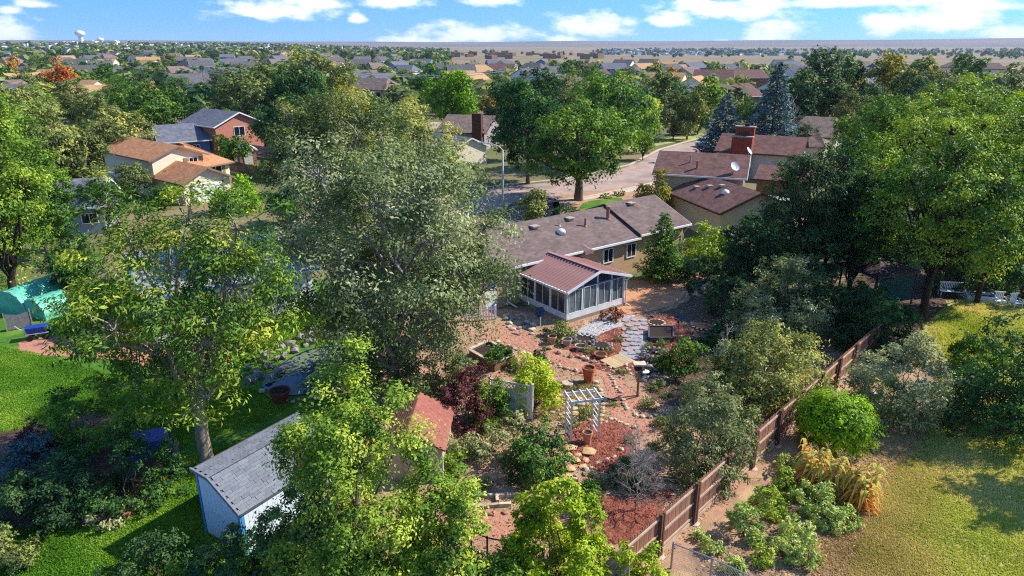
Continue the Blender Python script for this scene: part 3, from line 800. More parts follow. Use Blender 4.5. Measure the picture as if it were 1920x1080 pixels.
def spanel(side):
    xe = SX0 - ov if side < 0 else SX1 + ov
    sl = (SR - SE) / ((sx_m - SX0) if side < 0 else (SX1 - sx_m)); zz = SE - sl * ov
    n = 17; y0 = SY - 0.3; w = (-0.02 - y0) / n; m = MB()
    m.prism([(xe, 0, zz), (sx_m, 0, SR), (sx_m, w - 0.012, SR), (xe, w - 0.012, zz)], (0, 0, 0.05))
    m.prism([(xe, 0, zz + 0.05), (sx_m, 0, SR + 0.05), (sx_m, 0.07, SR + 0.05), (xe, 0.07, zz + 0.05)], (0, 0, 0.055))
    me = m.mesh('roof_panel', METAL_RED)
    for i in range(n):
        o = link(bpy.data.objects.new('roof_panel', me), house); o.location = (0, y0 + i * w, 0)
spanel(-1); spanel(1)
MB().bar((sx_m, SY - 0.31, SR + 0.1), (sx_m, -0.01, SR + 0.1), 0.3, 0.05).build('ridge_cap', METAL_RED, house)
for xe, xi in ((SX0 - ov, SX0), (SX1 + ov, SX1)):
    zz = sroof_z(SX0) - (SR - SE) / 2.6 * ov
    MB().bar((xe, SY - 0.32, zz), (xe, 0, zz), 0.11, 0.13).build('sunroom_gutter', WHITE, house)
    MB().bar((xe, SY - 0.33, zz + 0.01), (sx_m, SY - 0.33, SR + 0.02), 0.06, 0.16).build('sunroom_fascia', FRAME, house)
MB().tube([(SX1 + ov, SY - 0.2, sroof_z(SX1) - 0.15), (SX1 + 0.06, SY - 0.07, 1.85), (SX1 + 0.06, SY - 0.07, 0.25), (SX1 + 0.3, SY - 0.3, 0.06)], 0.045).build('downspout', WHITE, house)

# ---- red-roofed neighbour with a wing
DSH = mat('dish_grey', (214, 214, 216), (196, 196, 200), rough=0.5)
def dish(parent, c, s=0.45, az=0.0, post_h=0.6):
    m = MB(); m.tube([c, (c[0], c[1], c[2] + post_h)], 0.03, 6)
    k = empty('dish_tmp'); bpy.data.objects.remove(k)
    prof = [(0.0, 0.0), (0.35, 0.03), (0.75, 0.12), (1.0, 0.24)]
    ca, sa = math.cos(az), math.sin(az); top = Vector((c[0], c[1], c[2] + post_h))
    ax = Vector((ca * 0.8, sa * 0.8, 0.6)).normalized(); ex = Vector((-sa, ca, 0)); ey = ax.cross(ex); vs = []; fs = []
    for r, z in prof:
        for q in range(14):
            a = 6.2832 * q / 14; vs.append(top + (ex * math.cos(a) + ey * math.sin(a)) * r * s + ax * (z * s))
    for i in range(3):
        for q in range(14): fs.append((i * 14 + q, i * 14 + (q + 1) % 14, (i + 1) * 14 + (q + 1) % 14, (i + 1) * 14 + q))
    m.add(vs, fs)
    m.tube([top - ax * 0.02 + ey * s * -0.9, top + ax * s * 0.9], 0.015, 5)
    return m

def house_block(root, A, B, W, eave, ridge, wall, roof, **kw):
    A2, B2 = Vector((A[0], A[1])), Vector((B[0], B[1])); d = B2 - A2; rz = math.atan2(d.y, d.x)
    gable_block(root, root.location, A2, rz, d.length, W, eave, ridge, wall, roof, **kw)
    return A2, rz, d.length

TAN2 = mat('pale_tan_siding', (206, 184, 150), (192, 170, 138), scale=2, rough=0.85)
A = P(1230, 327, 4.3); B = P(1394, 337, 4.3)
n1 = empty('neighbour_house', (A.x, A.y, 0)); tag(n1, 'tan split level house with dark red shingle roofs and satellite dishes', 'house')
A2, rz, L = house_block(n1, A, B, 7.5, 4.5, 6.1, TAN2, ROOF_RED, fascia=WHITE, over=0.4)
q = wloc(A2, rz, L + 0.015, 2.2, n1.location); window(n1, (q[0], q[1], 3.4), 1.0, 1.3, rz + math.pi / 2, frame=WHITE)
q = wloc(A2, rz, L - 1.0, 0.6, n1.location); dish(n1, (q[0], q[1], 4.85), 0.5, -1.2).build('satellite_dish', DSH, n1, smooth=True)
q = wloc(A2, rz, L + 0.1, 4.6, n1.location); dish(n1, (q[0], q[1], 5.9), 0.45, -0.6).build('satellite_dish', DSH, n1, smooth=True)
for x, y, r in ((3.2, 1.9, 0.08), (4.0, 0.9, 0.12)):
    q = wloc(A2, rz, x, y, n1.location); z = 4.5 + 1.6 * y / 3.75
    MB().lathe([(r * 1.6, 0), (r, 0.15), (r, 0.85), (r * 1.3, 0.9)], (q[0], q[1], z), 8).build('vent_pipe', VENT_B if r > 0.1 else VENT, n1)
Aw = P(1258, 362, 2.7); Bw = P(1352, 400, 2.7)
gable_block(n1, n1.location, Aw, math.atan2(Bw.y - Aw.y, Bw.x - Aw.x), (Bw - Aw).length, 7.5, 2.8, 4.3, TAN2, ROOF_RED, fascia=TRIM_BROWN, over=0.35)
rzw = math.atan2(Bw.y - Aw.y, Bw.x - Aw.x)
for x, y in ((2.2, 1.6), (3.4, 2.3), (4.6, 2.9)):
    q = wloc(Aw, rzw, x, y, n1.location); MB().box((q[0], q[1], 2.8 + 1.5 * y / 3.75 + 0.2), (0.55, 0.5, 0.22), rzw).build('roof_vent', VENT, n1)
q = wloc(Aw, rzw, 6.3, 2.2, n1.location); MB().lathe([(0.4, -0.05), (0.4, 0.1), (0.3, 0.28), (0.05, 0.38)], (q[0], q[1], 3.8), 12).build('dome_vent', WHITE, n1, smooth=True)
Ap = P(1378, 372, 2.5); Bp = P(1450, 384, 2.5)
rzp = math.atan2(Bp.y - Ap.y, Bp.x - Ap.x)
mb = MB().box(((Bp - Ap).length / 2, 1.8, 2.5), ((Bp - Ap).length, 3.6, 0.14))
for xx in (0.1, (Bp - Ap).length - 0.1): mb.box((xx, 0.1, 1.2), (0.1, 0.1, 2.46))
at(mb.build('patio_cover', WHITE, n1), (Ap.x - n1.location.x, Ap.y - n1.location.y, 0), rzp)
Al = P(1420, 334, 2.4); Bl = P(1520, 342, 2.4)
house_block(n1, Al, Bl, 6, 2.4, 3.4, mat('brown_siding', (150, 112, 90), rough=0.9), ROOF_RED, fascia=TRIM_BROWN)

# ---- brick-chimney house
A = P(1345, 283, 3.4); B = P(1500, 293, 3.4)
n2 = empty('chimney_house', (A.x, A.y, 0)); tag(n2, 'low house with dark red roof and big red brick chimney', 'house')
A2, rz, L = house_block(n2, A, B, 8.5, 3.5, 5.2, mat('off_white_siding', (222, 216, 204), rough=0.85), ROOF_RED, fascia=TRIM_BROWN)
q = wloc(A2, rz, 3.2, -0.5, n2.location)
ch = at(MB().box((0, 0, 2.7), (2.6, 1.0, 5.6)).box((0.1, 0.95, 3.4), (2.4, 0.9, 6.6)).build('chimney', BRICK_RED, n2), (q[0], q[1], 0), rz)
MB().box((0, 0, 5.56), (2.8, 1.15, 0.14)).box((0.1, 0.95, 6.77), (2.6, 1.05, 0.14)).build('chimney_cap', mat('chimney_cap', (176, 160, 150), rough=0.9), ch)
MB().box((0.3, 0, 5.8), (0.6, 0.5, 0.35)).build('chimney_pot', mat('dark_metal', (50, 50, 54), rough=0.6), ch); MB().box((0.3, 0.95, 7.0), (0.6, 0.5, 0.35)).build('chimney_pot', MATS['dark_metal'], ch)
window(n2, (*wloc(A2, rz, 8.5, -0.015, n2.location), 1.9), 1.5, 1.1, rz)
# ---- grey-brown hip house further back
A = P(1476, 252, 3.2); B = P(1565, 258, 3.2)
n3 = empty('hip_house', (A.x, A.y, 0)); tag(n3, 'pale walled house with plain grey brown roof behind brick chimney', 'house')
house_block(n3, A, B, 12, 3.2, 5.6, mat('pale_grey_siding', (212, 208, 200), rough=0.85), ROOF_BROWN, fascia=TRIM_BROWN, hip=1.2)
A = P(1484, 272, 2.7); B = P(1546, 276, 2.7)
house_block(n3, A, B, 7, 2.7, 4.2, CREAM, ROOF_BROWN, hip=3.2, fascia=None)
window(n3, (P(1500, 258, 1.7).x - n3.location.x, P(1500, 258, 1.7).y - n3.location.y + 4.0, 1.7), 1.2, 1.0, 0)

# ---- orange-roofed split level
rd = Vector((-0.78, 0.62)).normalized()
B = P(283, 296, 4.7); B = Vector((B.x, B.y)); A = B + rd * 13
n4 = empty('orange_roof_house', (B.x, B.y, 0)); tag(n4, 'cream split level house with orange shingle roofs and garage', 'house')
A2, rz, L = house_block(n4, A, B, 6.2, 4.5, 5.7, CREAM, ROOF_ORANGE, fascia=mat('taupe_trim', (148, 124, 104), rough=0.8), over=0.5, gover=0.45)
TAUPE = MATS['taupe_trim']
q = wloc(A2, rz, L + 0.015, 4.9, n4.location); window(n4, (q[0], q[1], 3.5), 1.1, 1.4, rz + math.pi / 2)
for dy in (3.95, 5.85):
    q = wloc(A2, rz, L + 0.03, dy, n4.location); at(MB().box((0, 0, 0), (0.5, 0.06, 1.4)).build('shutter', mat('shutter_olive', (140, 130, 96), rough=0.8), n4), (q[0], q[1], 3.5), rz + math.pi / 2)
A = P(352, 316, 3.1); B = P(428, 302, 3.1)
A2, rz, L = house_block(n4, A, B, 8.5, 3.2, 5.4, CREAM, ROOF_ORANGE, fascia=TAUPE, hip=3.4, over=0.6)
q = wloc(A2, rz, 3.5, -0.015, n4.location); window(n4, (q[0], q[1], 2.1), 2.9, 1.4, rz, mull=2)
for dx in (1.75, 5.25):
    q = wloc(A2, rz, dx, -0.03, n4.location); at(MB().box((0, 0, 0), (0.45, 0.06, 1.4)).build('shutter', MATS['shutter_olive'], n4), (q[0], q[1], 2.1), rz)
q = wloc(A2, rz, L / 2, -0.06, n4.location); at(MB().box((0, 0, 0.55), (L + 0.1, 0.1, 1.3)).build('stone_veneer', mat('stone_veneer', (170, 148, 120), (120, 104, 86), scale=7, rough=0.95, bump=0.5), n4), (q[0], q[1], 0), rz)
B = P(342, 344, 2.5); B = Vector((B.x, B.y)); A = B + rd * 9
A2, rz, L = house_block(n4, A, B, 5.6, 2.55, 3.9, CREAM, ROOF_ORANGE, fascia=TAUPE, over=0.4, gover=0.5)
q = wloc(A2, rz, L + 0.03, 2.8, n4.location); gd = at(MB().box((0, 0, 1.05), (3.6, 0.08, 2.1)).build('garage_door', WHITE, n4), (q[0], q[1], 0), rz + math.pi / 2)
for k in range(4): MB().box((0, -0.05, 0.28 + 0.52 * k), (3.5, 0.03, 0.46)).build('door_panel', WHITE, gd)
for dx in (-1.9, 1.9): MB().box((dx, -0.03, 1.1), (0.16, 0.12, 2.2)).build('door_trim', TAUPE, gd)

# ---- blue and brick house
rd = Vector((-0.78, 0.62)).normalized()
B = P(403, 238, 4.9); B = Vector((B.x, B.y)); A = B + rd * 10
n5 = empty('blue_brick_house', (B.x, B.y, 0)); tag(n5, 'two storey house with brick gable, grey roof and blue front', 'house')
A2, rz, L = house_block(n5, A, B, 8.2, 5.0, 6.8, mat('pink_brick', (190, 128, 106), (172, 110, 92), scale=6, rough=0.9), ROOF_GREY, over=0.5, gover=0.5)
q = wloc(A2, rz, L + 0.015, 4.0, n5.location); window(n5, (q[0], q[1], 3.9), 1.9, 1.5, rz + math.pi / 2, mull=1)
A = P(300, 268, 2.9); B = P(392, 262, 2.9)
A2, rz, L = house_block(n5, A, B, 9, 3.0, 5.0, mat('blue_siding', (72, 106, 156), (58, 88, 136), rough=0.8), ROOF_GREY)
A = P(345, 266, 2.6); B = P(349, 262, 2.6)
q = wloc(A2, rz, 5.0, -0.02, n5.location); window(n5, (q[0], q[1], 1.8), 1.1, 1.0, rz)
# ---- further left: grey roof behind the ash
A = P(70, 392, 2.8); B = P(190, 384, 2.8)
n6 = empty('grey_roof_house', (A.x, A.y, 0)); tag(n6, 'house with plain grey roof half hidden at left edge', 'house')
A2, rz, L = house_block(n6, A, B, 8, 2.8, 4.6, mat('grey_blue_siding', (150, 158, 170), rough=0.85), ROOF_GREY)
window(n6, (*wloc(A2, rz, 4, -0.015, n6.location), 1.6), 1.4, 1.0, rz)
# ---- white house behind the ash
A = Vector((-21.5, 37.6)); B = Vector((-13.4, 43.4))
n7 = empty('white_house', (A.x, A.y, 0)); tag(n7, 'white sided house with pale grey roof and blue trim behind the ash tree', 'house')
WSID = mat('white_siding', (238, 235, 228), (222, 218, 212), scale=1.5, rough=0.7)
BLUE = mat('blue_trim', (70, 138, 196), (58, 120, 180), rough=0.6)
A2, rz, L = house_block(n7, A, B, 7.5, 3.1, 4.7, WSID, shingle_mat('pale_grey_shingles', (168, 170, 180), (146, 148, 160)), fascia=BLUE)
for k in range(int(L / 0.62)):
    q = wloc(A2, rz, 0.3 + 0.62 * k, -0.025, n7.location); at(MB().box((0, 0, 1.5), (0.05, 0.05, 3.0)).build('batten', WSID, n7), (q[0], q[1], 0), rz)
for x in (2.2, 6.6):
    q = wloc(A2, rz, x, -0.06, n7.location); window(n7, (q[0], q[1], 1.8), 1.2, 1.2, rz, frame=BLUE)
# ---- houses beyond the street
A = P(822, 246, 3.0); B = P(908, 249, 3.0)
n8 = empty('brown_chimney_house', (A.x, A.y, 0)); tag(n8, 'low house with grey brown roof and tall dark brown chimney', 'house')
A2, rz, L = house_block(n8, A, B, 11, 3.0, 5.2, mat('taupe_siding', (160, 150, 150), rough=0.9), ROOF_BROWN, fascia=TRIM_BROWN)
q = wloc(A2, rz, L - 1.0, -0.6, n8.location); at(MB().box((0, 0, 3.0), (1.6, 1.0, 6.4)).build('chimney', mat('brown_brick', (98, 62, 50), (80, 50, 42), scale=6, rough=0.95), n8), (q[0], q[1], 0), rz)
A = P(852, 281, 2.6); B = P(912, 274, 2.6)
d = Vector((B.x - A.x, B.y - A.y)); W = d.length; nrm = Vector((-d.y, d.x)).normalized()
n9 = empty('white_gable_house', (A.x, A.y, 0)); tag(n9, 'small white gabled house behind the street lamp', 'house')
Bb = Vector((A.x, A.y)); house_block(n9, Bb + nrm * 9, Bb, W, 2.7, 4.0, CREAM, ROOF_GREY)
TOWN_KEEP = [(o.location.x, o.location.y) for o in (n1, n2, n3, n4, n5, n6, n7, n8, n9)]

# ---- named houses of the middle distance
def simple_house(name, label, u, v, w, d, eave, ridge, rz, wall, roof, hip=0.0, wins=3, group=None, extra=None):
    c = P(u, v, 0); z = terrain(c.x, c.y)
    root = empty(name, (c.x, c.y, z), rz); tag(root, label, 'house', group)
    gable_block(root, (0, 0), (-w / 2, 0), 0, w, d, eave, ridge, wall, roof, hip=hip, fascia=WHITE)
    for k in range(wins):
        for zz in ([1.5] if eave < 4 else [1.5, 4.1]): window(root, (-w / 2 + w * (k + 0.5) / wins, -0.02, zz), 1.3, 1.2, 0)
    return root
WH = mat('house_white', (230, 230, 228), rough=0.8); HT = mat('house_tan', (206, 186, 150), rough=0.85); HG = mat('house_grey', (164, 168, 174), rough=0.85); HB = mat('house_blue', (128, 150, 176), rough=0.85)
HP = mat('house_brown', (150, 116, 100), rough=0.85); RD = shingle_mat('charcoal_shingles', (112, 108, 108), (86, 84, 86)); RT = shingle_mat('tan_shingles', (196, 156, 112), (178, 138, 98))
MID = [
    ('solar_roof_house', 'dark house with red brown roof carrying solar panels', 905, 186, 15, 10, 3.2, 5.8, 0.1, HP, ROOF_RED, 0),
    ('grey_gable_house', 'small grey blue gabled house beside round green tree', 893, 205, 8, 8, 2.8, 4.5, 0.3, HG, ROOF_GREY, 0),
    ('white_two_storey_house', 'tall white house with grey roof above the red roofs', 868, 160, 12, 10, 6.0, 8.6, 0.2, WH, RD, 0),
    ('tan_roof_house', 'house with tan orange roof right of tall white house', 906, 156, 13, 10, 5.2, 8.0, 0.5, HG, RT, 2.5),
    ('red_roof_house', 'house with red roof and white front near the distant trees', 938, 152, 13, 10, 5.4, 8.0, -0.2, WH, ROOF_RED, 0),
    ('cream_gable_house', 'cream house with gabled front left of grey two storey house', 713, 162, 12, 10, 4.0, 6.6, 0.9, CREAM, ROOF_BROWN, 0),
    ('grey_two_storey_house', 'pale two storey house with grey roof in trees left of centre', 750, 158, 12, 10, 5.6, 8.2, -0.4, WH, ROOF_GREY, 1.5),
    ('navy_roof_house', 'long house with dark blue grey roof', 812, 146, 16, 11, 5.0, 7.6, 0.15, HG, RD, 2.0),
    ('purple_roof_house', 'house with dull purple red roof behind the spruces', 1388, 206, 17, 11, 3.6, 6.6, 0.55, HP, ROOF_RED, 0),
    ('brick_red_house', 'brick red house with dark roof above the tall spruce', 1405, 168, 15, 11, 4.6, 7.4, 0.2, mat('house_brick', (156, 92, 76), rough=0.9), ROOF_RED, 0),
    ('tan_gable_house', 'tan house with brown gable roofs left of brick red house', 1335, 170, 15, 11, 4.4, 7.6, -0.3, HT, ROOF_RED, 0),
    ('pale_gable_house', 'pale house with light grey roof behind green treetops', 1310, 160, 14, 10, 4.8, 7.6, 0.9, HT, ROOF_BROWN, 0),
    ('white_garage_house', 'white house with pale roof under grey trees', 1283, 196, 11, 9, 3.2, 5.4, 0.3, WH, ROOF_GREY, 0),
    ('white_gable_house_far', 'white gabled house right of the power pole', 383, 142, 13, 11, 5.4, 8.4, 0.6, WH, RD, 0),
    ('dark_hip_house', 'small house with dark blue hip roof above brick house', 372, 212, 10, 9, 2.8, 5.0, 0.2, WH, RD, 3.0),
    ('brown_roof_house', 'tan house with brown roof above the blue brick house', 402, 198, 12, 9, 4.8, 6.8, -0.3, HT, ROOF_BROWN, 0),
    ('white_low_house', 'low white house with pale grey roof', 240, 152, 16, 11, 4.0, 6.6, 0.0, WH, ROOF_GREY, 0),
    ('long_white_house', 'long white house beside orange tree', 160, 150, 18, 11, 4.4, 7.0, 0.25, WH, RD, 0),
    ('tan_wide_house', 'tan house with orange brown roof in the distance at left', 280, 128, 16, 11, 5.0, 8.0, 0.4, HT, RT, 0),
    ('grey_roof_house_right', 'house with grey roof peeping over trees at right', 1620, 140, 16, 11, 4.6, 7.6, 0.2, WH, ROOF_BROWN, 2.0),
]
for i, (nm, lb, u, v, w, d, e, r, rz, wm, rm, hp) in enumerate(MID):
    o = simple_house(nm.replace('_far', '').replace('_right', ''), lb, u, v, w, d, e, r, rz, wm, rm, hip=hp)
    TOWN_KEEP.append((o.location.x, o.location.y))
    if nm == 'solar_roof_house':
        for k in range(2):
            MB().prism([(-5.5 + k * 6, 0.8, 3.85), (-2.0 + k * 6, 0.8, 3.85), (-2.0 + k * 6, 4.0, 5.52), (-5.5 + k * 6, 4.0, 5.52)], (0, 0, 0.06)).build('solar_panel', glass_mat('solar_glass', (22, 28, 48), 0.15), o)

# ---- the town: repeated small houses
def sector(x, y):
    a = math.atan2(x, y); r = math.hypot(x, y)
    for lim, w in ((-0.55, 'at the far left'), (-0.47, 'below the water tower'), (-0.38, 'above the orange roofed house'), (-0.28, 'above the brick gabled house'), (-0.17, 'behind the big grey green tree'), (-0.07, 'behind the round vivid green tree'), (0.03, 'behind the camper trailer'), (0.14, 'beyond the street trees'), (0.26, 'left of the spruces'), (0.4, 'beyond the spruces'), (0.9, 'beyond the right hand trees')):
        if a < lim: break
    return w + (', near rows' if r < 260 else ', middle rows' if r < 450 else ', farther rows' if r < 700 else ', farthest rows')
protos = []
PROT = [(12, 9, 3.0, 5.2, WH, ROOF_GREY, 0, 'white house with grey gable roof'), (13, 10, 5.4, 8.0, HT, ROOF_BROWN, 2.2, 'tan two storey house with brown hip roof'),
        (12, 10, 5.4, 8.2, WH, RD, 0, 'white two storey house with charcoal roof'), (14, 9, 3.2, 5.4, HP, ROOF_RED, 0, 'brown house with red brown roof'),
        (13, 9, 4.8, 7.4, HG, RD, 2.0, 'grey house with dark hip roof'), (12, 9, 4.6, 7.2, CREAM, RT, 0, 'cream house with tan roof'), (13, 10, 5.2, 7.8, HB, ROOF_GREY, 0, 'blue grey house with grey roof')]
def proto_house(i, x, y, rz):
    w, d, e, r, wm, rm, hp, lb = PROT[i]
    z = terrain(x, y)
    if protos[i] is None:
        root = empty('town_house', (x, y, z), rz); tag(root, lb + ' ' + sector(x, y), 'house', 'small houses of the far town')
        gable_block(root, (0, 0), (-w / 2, -d / 2), 0, w, d, e, r, wm, rm, hip=hp, fascia=None)
        for k in range(3):
            for zz in ([1.5] if e < 4 else [1.5, 4.0]): at(MB().box((0, 0, 0), (1.3, 0.06, 1.2)).build('window', PANE, root), (-w / 2 + w * (k + .5) / 3, -d / 2 - 0.02, zz))
        protos[i] = root; return root
    root = copy_tree(protos[i]); root.location = (x, y, z); root.rotation_euler = (0, 0, rz); root['label'] = lb + ' ' + sector(x, y); return root
protos = [None] * len(PROT)
rng = random.Random(11); placed = list(TOWN_KEEP); nt = 0
for _ in range(6000):
    if nt >= 190: break
    a = rng.uniform(-0.66, 0.62); r = 190 * (6.2 ** rng.random())
    lim = 1150 if a < -0.15 else 500
    if r > lim: continue
    x, y = r * math.sin(a), r * math.cos(a)
    gap = 17 + r * 0.018
    if any((x - p) ** 2 + (y - q) ** 2 < gap * gap for p, q in placed): continue
    placed.append((x, y)); proto_house(rng.choice((0, 0, 1, 2, 2, 3, 4, 5, 5, 6, 0)), x, y, rng.choice((0.15, 0.5, -0.4, 1.2, 0.9)) + rng.uniform(-0.15, 0.15)); nt += 1

# far suburb: too small to tell apart
def far_boxes(name, label, n, fr, seed, m, hgt=(3, 7), wid=(8, 14)):
    g = random.Random(seed); mb = MB()
    for _ in range(n):
        a, r = fr(g); x, y = r * math.sin(a), r * math.cos(a); z = terrain(x, y); w = g.uniform(*wid); h = g.uniform(*hgt)
        mb.box((x, y, z + h / 2 - 0.3), (w, w * 0.8, h + 0.6), g.random() * 3)
    o = mb.build(name, m); tag(o, label, 'houses', kind='stuff'); return o
far_boxes('far_suburb', 'pale specks of a far suburb on the left rise', 240, lambda g: (g.uniform(-0.66, -0.12), g.uniform(1150, 2300)), 5, WH)
far_boxes('far_suburb', 'dark roofs of a far suburb on the left rise', 260, lambda g: (g.uniform(-0.66, -0.12), g.uniform(1150, 2300)), 6, HG)
far_boxes('far_suburb', 'pale specks of the far suburb below the ridge', 170, lambda g: (g.uniform(0.16, 0.36), g.uniform(1900, 3400)), 7, WH, wid=(9, 18))
far_boxes('far_suburb', 'blue grey roofs of the far suburb below the ridge', 200, lambda g: (g.uniform(0.12, 0.38), g.uniform(1900, 3600)), 8, HB, wid=(10, 18))
far_boxes('far_suburb', 'scattered far farm roofs beyond the dry field', 60, lambda g: (g.uniform(-0.2, 0.12), g.uniform(900, 1800)), 9, HP)

# water tower and tanks on the horizon
def horizon_px(u, r): 
    a = math.atan2((u - 960) / FPX, 1.0 * (cP + sP * (540 - 80) / FPX)); return r * math.sin(a), r * math.cos(a)
x, y = horizon_px(153, 2450); z = terrain(x, y)
wt = empty('water_tower', (x, y, z)); tag(wt, 'white water tower on the left horizon', 'water tower')
MB().lathe([(8, -1), (6.5, 4), (6, 22), (7.5, 25)], (0, 0, 0), 16).build('column', WHITE, wt, smooth=True)
MB().lathe([(7.5, 24.9), (13, 28), (13.5, 34), (11, 38), (3, 40)], (0, 0, 0), 20).build('tank', WHITE, wt, smooth=True)
x, y = horizon_px(189, 2450)
w2 = empty('water_tower', (x, y, terrain(x, y))); tag(w2, 'smaller white water tank right of the water tower', 'water tower')
MB().lathe([(5, -1), (4.5, 8), (6, 11)], (0, 0, 0), 14).build('column', WHITE, w2, smooth=True); MB().lathe([(6, 10.9), (9, 13), (9, 18), (2, 21)], (0, 0, 0), 16).build('tank', WHITE, w2, smooth=True)
for i, (u, w, hh) in enumerate(((134, 26, 9), (170, 36, 11), (213, 28, 12), (118, 22, 8))):
    x, y = horizon_px(u, 2420); o = MB().box((0, 0, hh / 2 - 0.5), (w, 18, hh + 1)).box((0, 0, hh + 0.7), (w * 0.5, 10, 1.4)).build('industrial_block', WHITE)
    o.location = (x, y, terrain(x, y)); tag(o, ['low white block left of the water tower', 'long white block right of the water tower', 'white block at right end of the water works', 'leftmost small white block of the water works'][i], 'building')

# ------------------------------------------------------------------ sheds
def shingle_field(parent, o, ux, vy, nu, nv, w, h, m, rng, z=0.02):
    ux = Vector(ux).normalized(); vy = Vector(vy).normalized(); nn = ux.cross(vy).normalized()
    if nn.z < 0: nn = -nn
    mb = MB(); a = w * 0.49; hh = h * 1.3
    lo = [(-a, 0, 0.026), (a, 0, 0.026), (a, hh, 0.008), (-a, hh, 0.008), (-a, 0, 0.010), (a, 0, 0.010), (a, hh, 0.001), (-a, hh, 0.001)]
    vs = [ux * x + vy * y + nn * (q + z) for x, y, q in lo]
    mb.add(vs, [(0, 1, 2, 3), (7, 6, 5, 4), (0, 4, 5, 1), (1, 5, 6, 2), (2, 6, 7, 3), (3, 7, 4, 0)])
    me = mb.mesh('shingle', m)
    o = Vector(o)
    for j in range(nv):
        for i in range(nu):
            s = link(bpy.data.objects.new('shingle', me), parent)
            s.location = o + ux * (w * (i + 0.5 + (0.25 if j % 2 else -0.05)) + rng.uniform(-0.01, 0.01)) + vy * (h * j) + nn * rng.uniform(0, 0.004)

def build_shed():
    rng = random.Random(5)
    rz = R(-33); root = empty('garden_shed', (-11.31, 20.8, 0), rz)
    tag(root, 'white shed with blue corner trim and grey shingle roof on left lawn', 'shed')
    Wd, Ln = 2.3, 4.4; zl, zm, zr, xm = 2.72, 2.68, 1.88, 0.9
    wallm = mat('shed_white', (222, 228, 238), (206, 214, 226), scale=2, rough=0.7)
    trim = mat('shed_blue', (74, 150, 204), (60, 130, 186), scale=3, rough=0.6)
    MB().prism([(0, 0, 0), (Wd, 0, 0), (Wd, 0, zr), (xm, 0, zm), (0, 0, zl)], (0, Ln, 0)).build('wall', wallm, root)
    gb = MB().box((0, 0, 0), (0.19, 0.02, 1)).mesh('siding_board', wallm)
    def ztop(x): return zl + (zm - zl) * x / xm if x < xm else zm + (zr - zm) * (x - xm) / (Wd - xm)
    x = 0.12
    while x < Wd - 0.1:
        h = ztop(x + 0.1) - 0.14; o = link(bpy.data.objects.new('siding_board', gb), root); o.location = (x + 0.1, -0.012, h / 2 + 0.05); o.scale = (1, 1, h - 0.1); x += 0.2
    y = 0.1
    while y < Ln - 0.1:
        h = zr - 0.1; o = link(bpy.data.objects.new('siding_board', gb), root); o.location = (Wd + 0.012, y + 0.1, h / 2 + 0.05); o.rotation_euler = (0, 0, R(90)); o.scale = (1, 1, h - 0.06); y += 0.2
    for (a, b, c, d) in (((0.05, -0.02), (0.1, 0.045), 0, zl - 0.05), ((Wd - 0.03, -0.025), (0.12, 0.05), 0, zr - 0.04), ((Wd + 0.02, 0.06), (0.05, 0.12), 0, zr - 0.05), ((-0.022, 0.05), (0.045, 0.1), 0, zl - 0.05), ((Wd + 0.02, Ln - 0.06), (0.05, 0.12), 0, zr - 0.05)):
        MB().box((a[0], a[1], (c + d) / 2), (b[0], b[1], d - c)).build('corner_trim', trim, root)
    for p, q in (((0, -0.035, zl - 0.07), (xm, -0.035, zm - 0.07)), ((xm, -0.035, zm - 0.08), (Wd, -0.035, zr - 0.08))):
        MB().bar(p, q, 0.05, 0.11).build('rake_trim', trim, root)
    sh = mat('shed_shingle', (132, 135, 142), (100, 104, 112), scale=20, rough=0.95, random_obj=0.16)
    deck = mat('roof_deck', (90, 92, 98), rough=0.95)
    ov = 0.1; sl = (zr - zm) / (Wd - xm)
    pr = [(-ov, -ov, zl), (xm, -ov, zm), (Wd + 0.16, -ov, zr + sl * 0.16)]
    MB().prism([pr[0], pr[1], (pr[1][0], pr[1][1], pr[1][2] + 0.05), (pr[0][0], pr[0][1], pr[0][2] + 0.05)], (0, Ln + 2 * ov, 0)).build('roof_deck', deck, root)
    MB().prism([pr[1], pr[2], (pr[2][0], pr[2][1], pr[2][2] + 0.05), (pr[1][0], pr[1][1], pr[1][2] + 0.05)], (0, Ln + 2 * ov, 0)).build('roof_deck', deck, root)
    for p_, q_ in ((pr[0], pr[1]), (pr[1], pr[2])):
        MB().bar((p_[0], p_[1] - 0.03, p_[2] + 0.045), (q_[0], q_[1] - 0.03, q_[2] + 0.045), 0.07, 0.13).build('drip_edge', sh, root)
    dv = Vector((pr[1][0] - pr[2][0], 0, pr[1][2] - pr[2][2])); n1 = int(dv.length / 0.145)
    shingle_field(root, (pr[2][0], -ov, pr[2][2] + 0.045), (0, 1, 0), dv, 13, n1, 0.355, 0.145, sh, rng)
    dv = Vector((pr[0][0] - pr[1][0], 0, pr[0][2] - pr[1][2])); n2 = int(dv.length / 0.145)
    shingle_field(root, (pr[1][0], -ov, pr[1][2] + 0.05), (0, 1, 0), dv, 13, n2, 0.355, 0.145, sh, rng)
build_shed()

